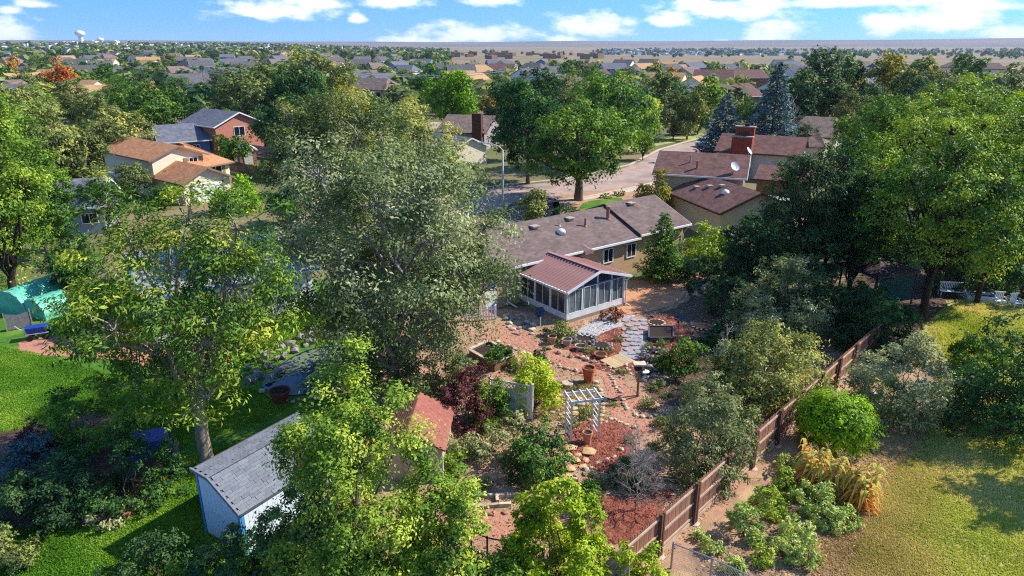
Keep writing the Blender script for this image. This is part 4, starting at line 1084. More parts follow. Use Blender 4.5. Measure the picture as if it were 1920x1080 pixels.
def build_red_shed():
    rng = random.Random(6)
    root = empty('tool_shed', (-4.0, 23.9, 0), R(-2))
    tag(root, 'small garden shed with red shingle roof beside plum shrub', 'shed')
    W, L, e, r = 2.3, 3.0, 1.6, 2.3
    wm = mat('shed_cream', (190, 172, 146), (168, 150, 126), scale=4, rough=0.85)
    MB().prism([(-W / 2, 0, 0), (W / 2, 0, 0), (W / 2, 0, e), (-W * 0.1, 0, r), (-W / 2, 0, e + 0.1)], (0, L, 0)).build('wall', wm, root)
    MB().box((W / 2 + 0.015, 0.05, e / 2), (0.04, 0.1, e)).build('corner_trim', WHITE, root)
    MB().box((-0.05, -0.03, 0.8), (0.75, 0.05, 1.5)).build('door', wm, root)
    dm = mat('red_deck', (140, 74, 66), rough=0.95); sm = mat('red_shingle', (172, 108, 92), (142, 86, 74), scale=16, rough=0.95, random_obj=0.1)
    for xs, ze in ((W / 2 + 0.15, e - 0.09), (-W / 2 - 0.12, e + 0.0)):
        p0 = Vector((xs, -0.12, ze)); p1 = Vector((-W * 0.1, -0.12, r + 0.02))
        MB().prism([p0, p1, p1 + Vector((0, 0, 0.04)), p0 + Vector((0, 0, 0.04))], (0, L + 0.24, 0)).build('roof_deck', dm, root)
        dv = p1 - p0
        shingle_field(root, p0 + Vector((0, 0, 0.04)), (0, 1, 0), dv, 11, int(dv.length / 0.14), 0.3, 0.14, sm, rng)
build_red_shed()

# ------------------------------------------------------------------ wooden privacy fence
PICK = mat('fence_board', (160, 114, 90), (116, 78, 62), scale=9, rough=0.95, stretch=(1, 1, 0.15), random_obj=0.22)
RAILM = mat('fence_rail', (202, 176, 152), (172, 146, 124), scale=8, rough=0.95, stretch=(0.3, 1, 1))
POSTM = mat('fence_post', (112, 76, 58), (88, 60, 48), scale=8, rough=0.95)
def build_fence():
    rng = random.Random(8)
    S = Vector((3.75, 18.1)); E_ = Vector((21.6, 36.9)); d = E_ - S; L = d.length; rz = math.atan2(d.y, d.x)
    root = empty('privacy_fence', (S.x, S.y, 0), rz); tag(root, 'long brown wooden privacy fence running up between the two yards', 'fence')
    hw, hh = 0.068, 1.8
    prof = [(-hw, 0, 0.03), (hw, 0, 0.03), (hw, 0, hh - 0.05), (hw - 0.035, 0, hh), (-hw + 0.035, 0, hh), (-hw, 0, hh - 0.05)]
    me = MB().prism(prof, (0, 0.02, 0)).mesh('picket', PICK)
    n = int(L / 0.145)
    for i in range(n):
        o = link(bpy.data.objects.new('picket', me), root); o.location = (0.145 * i + 0.07, 0.0 + rng.uniform(-0.004, 0.004), rng.uniform(-0.02, 0.02)); o.rotation_euler = (0, rng.gauss(0, 0.006), 0)
    bay = 2.44; k = 0; x = 2.0
    pm = MB().prism([(-0.045, -0.045, -0.1), (0.045, -0.045, -0.1), (0.045, 0.045, -0.1), (-0.045, 0.045, -0.1)], (0, 0, 1.93)).mesh('post', POSTM)
    starts = [0.0]
    while x < L:
        for dx in (-0.075, 0.075):
            o = link(bpy.data.objects.new('post', pm), root); o.location = (x + dx, -0.1, 0)
        MB().lathe([(0.2, -0.05), (0.18, 0.03), (0.12, 0.05)], (x, -0.12, 0), 9).build('footing', CONC, root)
        starts.append(x); x += bay
    starts.append(L)
    for a, b in zip(starts[:-1], starts[1:]):
        for z, w in ((0.3, 0.09), (0.95, 0.09), (1.62, 0.09)):
            MB().box(((a + b) / 2, -0.026, z), (b - a - (0.26 if z < 1.5 else 0.02), 0.04, w)).build('rail', RAILM, root)
        MB().box(((a + b) / 2, -0.03, 0.09), (b - a - 0.26, 0.03, 0.16)).build('kick_board', RAILM, root)
build_fence()

def low_fence(name, label, A, B, n, h, m, w=0.09, post=None, cat='fence'):
    A, B = Vector((A[0], A[1])), Vector((B[0], B[1])); d = B - A; root = empty(name, (A.x, A.y, 0), math.atan2(d.y, d.x)); tag(root, label, cat)
    me = MB().prism([(-w / 2, 0, 0.05), (w / 2, 0, 0.05), (w / 2, 0, h - 0.06), (0, 0, h), (-w / 2, 0, h - 0.06)], (0, 0.02, 0)).mesh('picket', m)
    for i in range(n):
        o = link(bpy.data.objects.new('picket', me), root); o.location = (d.length * (i + .5) / n, 0, 0)
    for z in (h * 0.25, h * 0.75): MB().box((d.length / 2, 0.041, z), (d.length, 0.035, 0.08)).build('rail', m, root)
    for x in (0, d.length): MB().box((x, 0.1, h / 2), (0.1, 0.1, h + 0.1)).build('post', m, root)
    return root
low_fence('picket_fence', 'white picket fence beside the sunroom', P(872, 603), P(930, 600), 11, 1.0, WHITE)
low_fence('picket_fence', 'orange brown open picket fence under trees at right', P(1770, 525), P(1890, 545), 18, 1.5, mat('cedar', (176, 104, 66), (150, 84, 54), rough=0.9), w=0.14)
# white vinyl panel
A, B = P(918, 772), P(997, 787); d = B - A
vp = empty('vinyl_fence_panel', (A.x, A.y, 0), math.atan2(d.y, d.x)); tag(vp, 'white vinyl fence panel with lattice top beside the lime shrub', 'fence')
VIN = mat('vinyl', (214, 212, 210), (200, 198, 198), rough=0.55)
for k in range(7): MB().box((0.1 + d.length * (k + .5) / 7 * 0.94, 0, 0.74), (d.length * 0.94 / 7 - 0.008, 0.03, 1.4)).build('board', VIN, vp)
for x in (0, d.length): MB().box((x, 0, 0.95), (0.11, 0.11, 1.9)).lathe([(0.08, 1.9), (0.08, 1.93), (0.01, 1.98)], (x, 0, 0), 8).build('post', VIN, vp)
for z in (0.06, 1.47, 1.8): MB().box((d.length / 2, 0, z), (d.length - 0.11, 0.05, 0.07)).build('rail', VIN, vp)
for k in range(10):
    x = 0.1 + k * (d.length - 0.4) / 9
    MB().bar((x, 0.012, 1.5), (x + 0.25, 0.012, 1.77), 0.012, 0.035).build('lattice_slat', VIN, vp); MB().bar((x + 0.25, -0.012, 1.5), (x, -0.012, 1.77), 0.012, 0.035).build('lattice_slat', VIN, vp)

# ------------------------------------------------------------------ arbor
A, B = P(1070, 830), P(1121, 823); d = B - A
ab = empty('garden_arbor', (A.x, A.y, 0), math.atan2(d.y, d.x)); tag(ab, 'white wooden arbor with slatted top over the garden path', 'arbor')
w = d.length; dp = 0.75; AH = 2.05
for x in (0, w):
    for y in (0, dp): MB().box((x, y, AH / 2), (0.07, 0.07, AH)).build('post', WHITE, ab)
    for k in range(6): MB().box((x, dp / 2, 0.3 + k * 0.28), (0.03, dp - 0.07, 0.045)).build('rung', WHITE, ab)
for y in (-0.045, dp + 0.045): MB().box((w / 2, y, AH + 0.03), (w + 0.3, 0.04, 0.12)).build('beam', WHITE, ab)
for k in range(5): MB().box((-0.05 + (w + 0.1) * k / 4, dp / 2, AH + 0.11), (0.05, dp + 0.3, 0.05)).build('top_slat', WHITE, ab)

# ------------------------------------------------------------------ stones
def rock_mesh(seed, m, flat=0.55):
    rng = random.Random(seed); bm = bmesh.new(); bmesh.ops.create_icosphere(bm, subdivisions=1, radius=0.5)
    for v in bm.verts: v.co = Vector((v.co.x * rng.uniform(0.75, 1.2), v.co.y * rng.uniform(0.75, 1.2), v.co.z * flat * rng.uniform(0.7, 1.15)))
    me = bpy.data.meshes.new('stone'); bm.to_mesh(me); bm.free(); me.materials.append(m); return me
STONE = mat('pale_stone', (214, 196, 172), (170, 146, 122), scale=5, rough=0.95, random_obj=0.2)
STONE_RED = mat('red_stone', (190, 140, 116), (150, 104, 86), scale=5, rough=0.95, random_obj=0.2)
STONE_GREY = mat('grey_stone', (150, 144, 142), (104, 98, 98), scale=4, rough=0.95, random_obj=0.25)
STONE_YEL = mat('yellow_flagstone', (212, 178, 128), (186, 146, 98), scale=3, rough=0.95, random_obj=0.15)
ROCKS = {k: [rock_mesh(i + s, m, fl) for i in range(4)] for s, (k, m, fl) in enumerate((('pale', STONE, .6), ('red', STONE_RED, .55), ('grey', STONE_GREY, .75), ('flag', STONE_YEL, .25)))}
def stone_line(name, label, pts, kind, size, gap=1.0, seed=1, jit=0.06, cat='stone edging', mix=None):
    rng = random.Random(seed); P0 = [Vector((p[0], p[1])) for p in pts]; root = empty(name, (P0[0].x, P0[0].y, 0)); tag(root, label, cat)
    for a, b in zip(P0[:-1], P0[1:]):
        L = (b - a).length; t = 0
        while t < L:
            s = size * rng.uniform(0.65, 1.35); p = a.lerp(b, t / L)
            kk = mix if (mix and rng.random() < 0.35) else kind
            o = link(bpy.data.objects.new('stone', rng.choice(ROCKS[kk])), root)
            o.location = (p.x - P0[0].x + rng.gauss(0, jit), p.y - P0[0].y + rng.gauss(0, jit), 0.02 + s * 0.15); o.scale = (s, s * rng.uniform(0.6, 1), s * rng.uniform(0.7, 1.1)); o.rotation_euler = (rng.gauss(0, .1), rng.gauss(0, .1), rng.random() * 6.28)
            t += s * gap
    return root
def stone_area(name, label, poly_px, n, kind, size, seed=1, cat='stones', mix=None, z=0.02):
    rng = random.Random(seed); us = [p[0] for p in poly_px]; vs_ = [p[1] for p in poly_px]
    c = P(sum(us) / len(us), sum(vs_) / len(vs_)); root = empty(name, (c.x, c.y, 0)); tag(root, label, cat)
    def inside(u, v):
        r = False; k = len(poly_px)
        for i in range(k):
            (x1, y1), (x2, y2) = poly_px[i], poly_px[(i + 1) % k]
            if (y1 > v) != (y2 > v) and u < (x2 - x1) * (v - y1) / (y2 - y1) + x1: r = not r
        return r
    done = []; tries = 0
    while len(done) < n and tries < n * 40:
        tries += 1; u, v = rng.uniform(min(us), max(us)), rng.uniform(min(vs_), max(vs_))
        if not inside(u, v): continue
        p = P(u, v); s = size * rng.uniform(0.6, 1.4)
        if any((p - q).length < (s + t) * 0.42 for q, t in done): continue
        done.append((p, s)); kk = mix if (mix and rng.random() < 0.3) else kind
        o = link(bpy.data.objects.new('stone', rng.choice(ROCKS[kk])), root); o.location = (p.x - c.x, p.y - c.y, z + s * 0.1); o.scale = (s, s * rng.uniform(.65, 1), s * rng.uniform(.6, 1)); o.rotation_euler = (0, 0, rng.random() * 6.28)
    return root
stone_line('path_edging', 'row of pale stones along the upper side of the pink path', px((930, 640), (965, 655), (1000, 668), (1030, 680), (1060, 692), (1090, 700)), 'pale', 0.3, seed=1, mix='red')
stone_line('path_edging', 'row of red stones below the potted plants', px((1030, 655), (1060, 668), (1090, 672), (1110, 680), (1125, 684)), 'red', 0.34, gap=1.3, seed=2, mix='pale')
stone_line('path_edging', 'stones edging the right bend of the pink path', px((1145, 705), (1158, 725), (1165, 745), (1172, 765), (1190, 778), (1215, 782), (1245, 770)), 'pale', 0.26, seed=3)
stone_line('path_edging', 'stones edging the left bend of path behind the arbor', px((1110, 712), (1122, 725), (1130, 745), (1136, 765)), 'pale', 0.3, seed=4)
stone_line('path_edging', 'curved row of white stones right of the arbor', px((1100, 805), (1125, 795), (1150, 788), (1165, 795), (1185, 803)), 'pale', 0.28, seed=5)
stone_line('path_edging', 'scattered pale stones leading down from the arbor', px((1165, 845), (1150, 858), (1120, 870), (1100, 885), (1070, 900), (1040, 900)), 'pale', 0.3, gap=1.5, seed=6, mix='grey')
stone_line('bed_edging', 'two stones in shade of the round dark shrub', px((900, 878), (925, 885)), 'red', 0.36, gap=1.2, seed=7)
stone_line('bed_edging', 'row of small red stones across the lower bed', px((868, 968), (900, 966), (930, 966), (960, 962)), 'red', 0.24, seed=8, mix='pale')
stone_area('flagstones', 'broken yellow flagstones behind the white arbor', [(1020, 748), (1070, 740), (1135, 765), (1130, 790), (1060, 785), (1020, 775)], 42, 'flag', 0.42, seed=9, mix='pale')
stone_area('flagstones', 'yellow flagstones in front of the arbor', [(1030, 850), (1075, 838), (1115, 850), (1100, 890), (1060, 900), (1030, 890)], 16, 'flag', 0.55, seed=10)
stone_area('garden_stones', 'pale stones in shade below the bird feeder', [(1195, 690), (1235, 685), (1265, 710), (1240, 725), (1205, 715)], 16, 'grey', 0.45, seed=11, mix='pale')
stone_area('garden_stones', 'jumble of stones beside the wooden boardwalk', [(1140, 690), (1180, 678), (1190, 700), (1160, 712)], 16, 'pale', 0.3, seed=12, mix='red')
stone_area('garden_stones', 'rocks at the foot of the house wall beside sunroom', [(945, 590), (985, 590), (1010, 618), (1000, 632), (950, 615)], 20, 'pale', 0.45, seed=13, mix='grey')
stone_area('garden_stones', 'pale rocks beside the dark shrubs right of patio', [(1280, 525), (1330, 530), (1330, 560), (1285, 555)], 22, 'pale', 0.5, seed=14, mix='grey')
stone_area('mulch_stones', 'small pale stones in the dark red mulch', [(1060, 655), (1150, 645), (1150, 690), (1090, 680)], 30, 'pale', 0.24, seed=15, mix='red')
# paving slabs beside the patio: child pieces of the path
sp_root, _ = patch('slab_path', px((1170, 600), (1212, 598), (1212, 640), (1205, 668), (1165, 672), (1168, 640)), 0.024, GRAVEL, n=3, jit=0.02)
slab = []
for s in range(3):
    rng = random.Random(40 + s); m = MB(); k = 7
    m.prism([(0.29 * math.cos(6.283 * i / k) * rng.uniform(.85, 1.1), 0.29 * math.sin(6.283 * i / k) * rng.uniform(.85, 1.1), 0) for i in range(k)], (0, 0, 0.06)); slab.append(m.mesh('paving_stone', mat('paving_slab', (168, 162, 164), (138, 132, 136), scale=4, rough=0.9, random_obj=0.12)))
for j in range(10):
    for i in range(3):
        u = 1174 + i * 14.5 + (6 if j % 2 else 0) - (j > 6) * 4 + 2 * math.sin(7 * i + 3 * j); v = 602 + j * 7.6 + 1.5 * math.sin(5 * i + j)
        p = P(u, v); o = link(bpy.data.objects.new('paving_stone', slab[(i + j) % 3]), sp_root); o.location = (p.x, p.y, 0.022); o.rotation_euler = (0, 0, (i * 7 + j) * 1.1)
# boardwalk of planks
A, B = P(1124, 678), P(1150, 664); dd = (P(1152, 693) - A)
bw = empty('boardwalk', (A.x, A.y, 0), math.atan2(dd.y, dd.x)); tag(bw, 'small pale plank boardwalk at the end of slab path', 'boardwalk')
PLK = mat('plank', (204, 176, 132), (176, 148, 108), scale=6, rough=0.95, stretch=(0.3, 2, 1), random_obj=0.12)
for k in range(8): MB().box((dd.length / 2, 0.12 + k * 0.2, 0.07), (dd.length, 0.185, 0.05)).build('plank', PLK, bw)
for x in (0.15, dd.length - 0.15): MB().box((x, 0.8, 0.022), (0.1, 1.6, 0.045)).build('joist', PLK, bw)
# log and brick edging of the lower bed
lr = P(905, 945); le = empty('timber_edging', (lr.x, lr.y, 0)); tag(le, 'white timber edging around the lower dirt bed', 'edging')
for (u1, v1, u2, v2) in ((872, 938, 890, 933), (892, 934, 926, 933), (928, 934, 946, 932), (948, 932, 972, 931), (932, 935, 933, 944), (845, 950, 880, 952), (882, 952, 905, 953), (908, 953, 935, 950), (936, 950, 958, 949)):
    a, b = P(u1, v1) - lr, P(u2, v2) - lr; MB().bar((a.x, a.y, 0.09), (b.x, b.y, 0.09), 0.13, 0.15).build('timber', STONE, le)

# ------------------------------------------------------------------ pots, planters, small garden things
TERRA = mat('terracotta', (196, 106, 72), (170, 86, 58), scale=5, rough=0.85); STP = mat('stoneware', (180, 170, 158), (150, 140, 130), scale=6, rough=0.9); BLUEP = mat('blue_glaze', (52, 84, 120), rough=0.3)
SOILM = mat('pot_soil', (58, 46, 38), rough=1.0)
def pot(name, label, u, v, r, h, m, plant=None, seed=1, cat='pot'):
    c = P(u, v); root = empty(name, (c.x, c.y, 0.02)); tag(root, label, cat)
    MB().lathe([(r * 0.68, 0), (r * 0.95, h * 0.82), (r * 1.06, h * 0.84), (r * 1.06, h), (r * 0.9, h), (r * 0.88, h * 0.88)], (0, 0, 0), 18).build('body', m, root, smooth=False)
    MB().lathe([(r * 0.86, h * 0.82), (r * 0.86, h * 0.885)], (0, 0, 0), 14).build('soil', SOILM, root)
    return root
pot('terracotta_pot', 'large terracotta pot set on a pale stand beside the path', 1103, 716, 0.34, 0.85, TERRA)
pot('flower_pot', 'tan pot in the group before the sunroom', 1035, 645, 0.26, 0.5, mat('tan_clay', (196, 150, 120), rough=0.9))
pot('stone_urn', 'grey stone urn right of the tan pot', 1063, 648, 0.3, 0.42, STP)
pot('stone_urn', 'low pale bowl planter among the pots', 1088, 656, 0.32, 0.28, mat('bowl_pale', (206, 192, 164), rough=0.9))
pot('shallow_bowl', 'shallow red terracotta bowl in the mulch', 1126, 670, 0.36, 0.22, TERRA)
pot('flower_pot', 'squat grey pot at the corner of the sunroom', 1026, 630, 0.3, 0.32, STP)
pot('wooden_tub', 'rusty red tub by the pond', 526, 752, 0.52, 0.6, mat('rust_tub', (142, 76, 54), (104, 56, 44), rough=0.85))
pot('arbor_pot', 'tan clay urn standing under the arbor', 1101, 832, 0.22, 0.6, mat('tan_clay2', (204, 148, 112), rough=0.9))
def ring(name, label, u, v, r, n, kind, s, seed, h=2):
    c = P(u, v); root = empty(name, (c.x, c.y, 0)); tag(root, label, 'planter'); rng = random.Random(seed)
    for lv in range(h):
        for k in range(n):
            a = 6.283 * (k + 0.5 * lv) / n; o = link(bpy.data.objects.new('stone', rng.choice(ROCKS[kind])), root); o.location = (r * math.cos(a), r * math.sin(a), 0.09 + 0.16 * lv); o.scale = (s, s * .8, s * .75); o.rotation_euler = (0, 0, a)
    MB().lathe([(r * 0.95, 0.0), (r * 0.9, 0.13)], (0, 0, 0), 14).build('soil', SOILM, root)
    return root
ring('stone_ring_planter', 'round stone planter left of the mulch bed', 1096, 640, 0.62, 13, 'grey', 0.3, 1)
ring('stone_ring_planter', 'round pale stone ring beside the slab path', 1231, 607, 0.5, 12, 'pale', 0.26, 2, h=1)
ring('stone_ring_planter', 'tall round stone planter before the dark shrub', 1226, 672, 0.62, 13, 'grey', 0.32, 3, h=3)
ring('stone_ring_planter', 'wide ring of stones in shade at right', 1318, 612, 0.75, 16, 'grey', 0.28, 4, h=1)
ring('stone_ring_planter', 'low stone ring in the middle of the pots', 1128, 650, 0.5, 12, 'grey', 0.28, 5, h=1)
# raised timber beds
def raised_bed(label, pts, h, m, soil=SOILM, cap=True):
    c = P(*pts[0]); root = empty('raised_bed', (c.x, c.y, 0)); tag(root, label, 'raised bed'); q = [P(*p) - c for p in pts]
    for i in range(len(q)):
        a, b = q[i], q[(i + 1) % len(q)]; dv = (b - a).normalized() * 0.06
        MB().bar((a.x + dv.x, a.y + dv.y, h / 2), (b.x - dv.x, b.y - dv.y, h / 2), 0.1, h).build('side_board', m, root)
        if cap: MB().bar((a.x, a.y, h + 0.03), (b.x - dv.x, b.y - dv.y, h + 0.03), 0.2, 0.05).build('cap_board', STONE, root)
    ctr = sum(q, Vector()) / len(q)
    MB().prism([(p.x * 0.96 + ctr.x * 0.04, p.y * 0.96 + ctr.y * 0.04, 0.02) for p in q], (0, 0, h * 0.72)).build('soil', soil, root)
raised_bed('raised bed with pale rim beside the big grey green tree', [(880, 672), (925, 698), (966, 680), (916, 655)], 0.55, mat('bed_wood', (140, 104, 78), (116, 84, 64), rough=0.95))
raised_bed('black framed raised bed beside the slab path', [(1216, 642), (1262, 642), (1262, 620), (1216, 620)], 0.35, mat('dark_timber', (96, 92, 96), rough=0.9), cap=False)
# bird feeder on a post
c = P(1195, 742); bf = empty('bird_feeder', (c.x, c.y, 0)); tag(bf, 'bird feeder with flat pale roof on a wooden post', 'bird feeder')
MB().box((0, 0, 0.75), (0.1, 0.1, 1.56)).build('post', mat('post_wood', (176, 112, 76), (150, 92, 62), rough=0.9), bf)
MB().box((0, 0, 1.56), (0.5, 0.4, 0.08)).box((0, 0, 1.68), (0.26, 0.22, 0.2)).build('tray', mat('dark_metal', (50, 50, 54)), bf)
MB().box((0, 0, 1.82), (0.62, 0.46, 0.08)).build('roof', STONE, bf)
MB().lathe([(0.05, 1.3), (0.2, 1.42), (0.21, 1.45)], (0.3, -0.1, 0), 12).build('water_bowl', WHITE, bf)
# stump disc
c = P(1064, 724); o = MB().lathe([(0.28, 0), (0.31, 0.03), (0.31, 0.17), (0.29, 0.2)], (0, 0, 0), 16).build('stone_disc', STONE); o.location = (c.x, c.y, 0.012); tag(o, 'flat round pale stone disc on the dirt left of terracotta pot', 'stone')
# dish on a pole by the sunroom
c = P(1013, 622); sd = empty('satellite_dish', (c.x, c.y, 0)); tag(sd, 'small dark blue dish on a white pole at corner of sunroom', 'satellite dish')
MB().tube([(0, 0, -0.05), (0, 0, 1.25)], 0.03, 8).build('pole', WHITE, sd)
dm = dish(sd, (0, 0, 1.2), 0.36, 3.9, 0.1); dm.build('dish', mat('dish_navy', (54, 66, 100), (44, 54, 84), rough=0.4), sd, smooth=True)
# wind spinner, hose
c = P(1270, 640); wsn = empty('wind_spinner', (c.x, c.y, 0)); tag(wsn, 'tall blue garden spinner beside the raised bed', 'garden ornament')
MB().tube([(0, 0, -0.05), (0, 0, 1.5)], 0.025, 6).build('stake', BLUEP, wsn)
for k in range(6):
    a = 6.283 * k / 6; MB().prism([(0, -0.03, 1.5), (0.3 * math.cos(a), -0.05, 1.5 + 0.3 * math.sin(a)), (0.3 * math.cos(a + .5), -0.03, 1.5 + 0.3 * math.sin(a + .5))], (0, 0.02, 0)).build('blade', BLUEP, wsn)
hose = [(1128, 745), (1150, 752), (1175, 750), (1190, 746), (1197, 744)]
o = MB().tube([P(u, v) + Vector((0, 0, 0.05)) for u, v in hose], 0.025, 6).build('garden_hose', mat('hose', (44, 34, 30), rough=0.6)); tag(o, 'dark hose lying across the pink path', 'hose')

# ------------------------------------------------------------------ pond
pond_px = [(492, 725), (520, 690), (560, 665), (600, 652), (650, 650), (690, 662), (700, 690), (660, 715), (600, 735), (540, 742)]
WAT = bpy.data.materials.new('pond_water'); WAT.use_nodes = True
b = WAT.node_tree.nodes['Principled BSDF']; b.inputs['Base Color'].default_value = lin((18, 34, 58)); b.inputs['Roughness'].default_value = 0.06; b.inputs['Specular IOR Level'].default_value = 0.9
nt_ = WAT.node_tree; nn = nt_.nodes.new('ShaderNodeTexNoise'); nn.inputs['Scale'].default_value = 3; bp = nt_.nodes.new('ShaderNodeBump'); bp.inputs['Strength'].default_value = 0.06; nt_.links.new(nn.outputs[0], bp.inputs['Height']); nt_.links.new(bp.outputs[0], b.inputs['Normal'])
patch('pond_water', px(*pond_px), 0.06, WAT, n=5, jit=0.0)
g = random.Random(3); mb = MB(); cp = [P(*p) for p in pond_px]
ctr = sum(cp, Vector()) / len(cp)
for _ in range(520):
    i = g.randrange(5); t = g.random(); e = cp[i].lerp(cp[i + 1], t); p = ctr.lerp(e, 0.25 + 0.7 * math.sqrt(g.random()))
    if g.random() < 0.25: p = ctr.lerp(cp[-1 - g.randrange(3)], 0.95 * g.random())
    r = g.uniform(0.06, 0.16); a0 = g.random() * 6.28
    mb.add([(p.x + r * math.cos(a0 + 6.283 * k / 8) * (0.25 if k == 0 else 1), p.y + r * math.sin(a0 + 6.283 * k / 8) * (0.25 if k == 0 else 1), 0.066 + g.random() * 0.012) for k in range(8)], [tuple(range(8))])
o = mb.build('lily_pads', mat('lily_pad', (128, 138, 104), (96, 112, 78), scale=9, rough=0.5)); tag(o, 'lily pads floating on the garden pond', 'lily pads', kind='stuff')
stone_line('pond_rocks', 'bank of dark rocks around the far side of the pond', px((470, 720), (500, 690), (540, 662), (590, 640), (640, 632), (690, 645), (712, 680)), 'grey', 0.6, gap=0.8, seed=20, jit=0.12)
stone_line('pond_rocks', 'second row of rocks climbing up behind the pond', px((455, 705), (490, 672), (540, 645), (590, 622), (650, 618)), 'grey', 0.6, gap=0.9, seed=21, jit=0.2)
stone_line('pond_rocks', 'pale rocks on the near side of the pond', px((490, 738), (540, 752), (600, 748), (650, 730), (700, 700)), 'pale', 0.42, gap=0.9, seed=22, jit=0.1)
a, b2 = P(500, 718), P(540, 690); o = MB().bar((a.x, a.y, 0.3), (b2.x, b2.y, 0.22), 0.3, 0.06).build('weir_slab', STONE_GREY); tag(o, 'grey slab bridging the edge of the pond', 'stone slab')

# ------------------------------------------------------------------ left yard
TARP = mat('green_tarp', (112, 196, 168), (84, 172, 144), scale=2, rough=0.45, bump=0.6, bscale=3)
def tarp_tunnel(label, u, v, r, L, rz, seed):
    rng = random.Random(seed); c = P(u, v); root = empty('tarp_shelter', (c.x, c.y, 0), rz); tag(root, label, 'shelter')
    m = MB(); nx, na = 9, 18; vs = []; fs = []
    for i in range(nx):
        for k in range(na):
            a = math.pi * k / (na - 1); rr = r * (1 - 0.025 * (i % 2)) * (1 + rng.uniform(-.012, .012)); vs.append((L * i / (nx - 1), rr * math.cos(a), max(0, rr * 1.12 * math.sin(a))))
    for i in range(nx - 1):
        for k in range(na - 1): fs.append((i * na + k, i * na + k + 1, (i + 1) * na + k + 1, (i + 1) * na + k))
    m.add(vs, fs).build('cover', TARP, root, smooth=True)
    m = MB(); vs = [(-0.02 - 0.05 * math.sin(math.pi * k / 17) * (k % 2), r * .985 * math.cos(math.pi * k / 17), r * 1.1 * math.sin(math.pi * k / 17)) for k in range(18)] + [(-0.12, 0, r * 0.45)]
    m.add(vs, [(k, k + 1, 18) for k in range(17)] + [(17, 0, 18)]).build('end_sheet', TARP, root)
    for i in (0, 1): MB().tube([(L * i, r * 0.97 * math.cos(math.pi * k / 12), r * 1.09 * math.sin(math.pi * k / 12)) for k in range(13)], 0.03, 6).build('hoop', WHITE, root)
tarp_tunnel('large pale green tarp tunnel at the left edge', 20, 590, 1.5, 3.6, R(75), 1)
tarp_tunnel('smaller green tarp tunnel in front of the larger one', 66, 596, 1.2, 2.0, R(65), 2)
A, B = P(14, 622), P(62, 612); d = B - A
nf = empty('mesh_panel', (A.x, A.y, 0), math.atan2(d.y, d.x)); tag(nf, 'sagging grey mesh screen before the green tarps', 'screen')
for x in (0, d.length): MB().box((x, 0, 0.6), (0.06, 0.06, 1.25)).build('post', BARK_GREY, nf)
MB().prism([(0.05, 0, 0.05), (d.length - .05, 0, 0.05), (d.length - .05, 0, 1.05), (d.length * .5, 0, 0.95), (0.05, 0, 1.15)], (0, 0.03, 0)).build('screen', mat('grey_mesh', (128, 124, 126), (100, 96, 100), scale=8, rough=0.9), nf)
c = P(74, 634); gc = empty('garden_cart', (c.x, c.y, 0.02), R(25)); tag(gc, 'blue garden cart with pale frame on the left lawn', 'cart')
MB().prism([(-0.5, -0.32, 0.45), (0.5, -0.32, 0.45), (0.62, -0.38, 0.8), (-0.58, -0.38, 0.8)], (0, 0.7, 0)).build('tray', mat('cart_blue', (36, 70, 170), rough=0.4), gc)
MB().bar((-0.6, -0.3, 0.4), (0.6, -0.3, 0.4), 0.04, 0.05).bar((-0.6, 0.3, 0.4), (0.6, 0.3, 0.4), 0.04, 0.05).bar((-0.6, 0, 0.42), (-1.1, 0, 0.95), 0.04, 0.04).build('frame', DSH, gc)
for x in (-0.4, 0.4):
    for y in (-0.4, 0.4): MB().tube([(x, y - 0.04, 0.18), (x, y + 0.04, 0.18)], 0.18, 14).build('wheel', mat('rubber', (32, 32, 34), rough=0.9), gc)
c = P(463, 600); o = MB().lathe([(0.36, 0), (0.42, 0.3), (0.42, 0.7), (0.36, 0.98), (0.3, 1.0)], (0, 0, 0), 18).build('rain_barrel', mat('barrel_blue', (70, 126, 190), rough=0.4), smooth=True); o.location = (c.x, c.y, 0.01); tag(o, 'light blue barrel against the white house', 'barrel')
c = P(286, 848); tb = MB().prism([(-0.9, -0.6, 0), (0.9, -0.6, 0), (0.75, -0.5, 0.7), (-0.6, -0.45, 0.85)], (0, 1.2, 0)).build('tarp_heap', mat('blue_tarp', (30, 66, 160), (24, 52, 130), scale=3, rough=0.5, bump=0.5, bscale=5)); tb.location = (c.x, c.y, 0); tb.rotation_euler = (0, 0, 0.5); tag(tb, 'blue tarp over a heap behind the ash trunk', 'tarp')
BRK = [MB().box((0, 0, 0.06), (0.24, 0.12, 0.12)).mesh('brick', mat('edge_brick', (196, 128, 104), (160, 98, 80), scale=7, rough=0.95, random_obj=0.2))]
be = empty('brick_edging', tuple(P(170, 978))); tag(be, 'row of red bricks edging the shrub bed on left lawn', 'edging'); rg = random.Random(2)
pl = [Vector((p.x, p.y)) for p in px((170, 982), (240, 972), (268, 940), (306, 905))]
for a, b2 in zip(pl[:-1], pl[1:]):
    L = (b2 - a).length; n = int(L / 0.25)
    for k in range(n):
        for lv in range(2):
            p = a.lerp(b2, (k + 0.5 * lv + .3) / n); o = link(bpy.data.objects.new('brick', BRK[0]), be); o.location = (p.x - be.location.x, p.y - be.location.y, 0.004 + 0.122 * lv); o.rotation_euler = (0, 0, math.atan2(b2.y - a.y, b2.x - a.x) + rg.gauss(0, .08))
c = P(340, 885); st = MB(); branch_tube(st, (0, 0, -0.05), (0.05, 0, 1.5), 0.13, 0.1, rg, n=8, seg=4, wob=0.02); branch_tube(st, (0.03, 0, 1.0), (-0.35, 0.1, 1.9), 0.07, 0.04, rg, n=6, seg=3)
o = st.build('dead_tree', BARK_PALE, smooth=True); o.location = (c.x, c.y, 0); tag(o, 'thin pale dead trunk left of the ash trunk', 'dead tree')

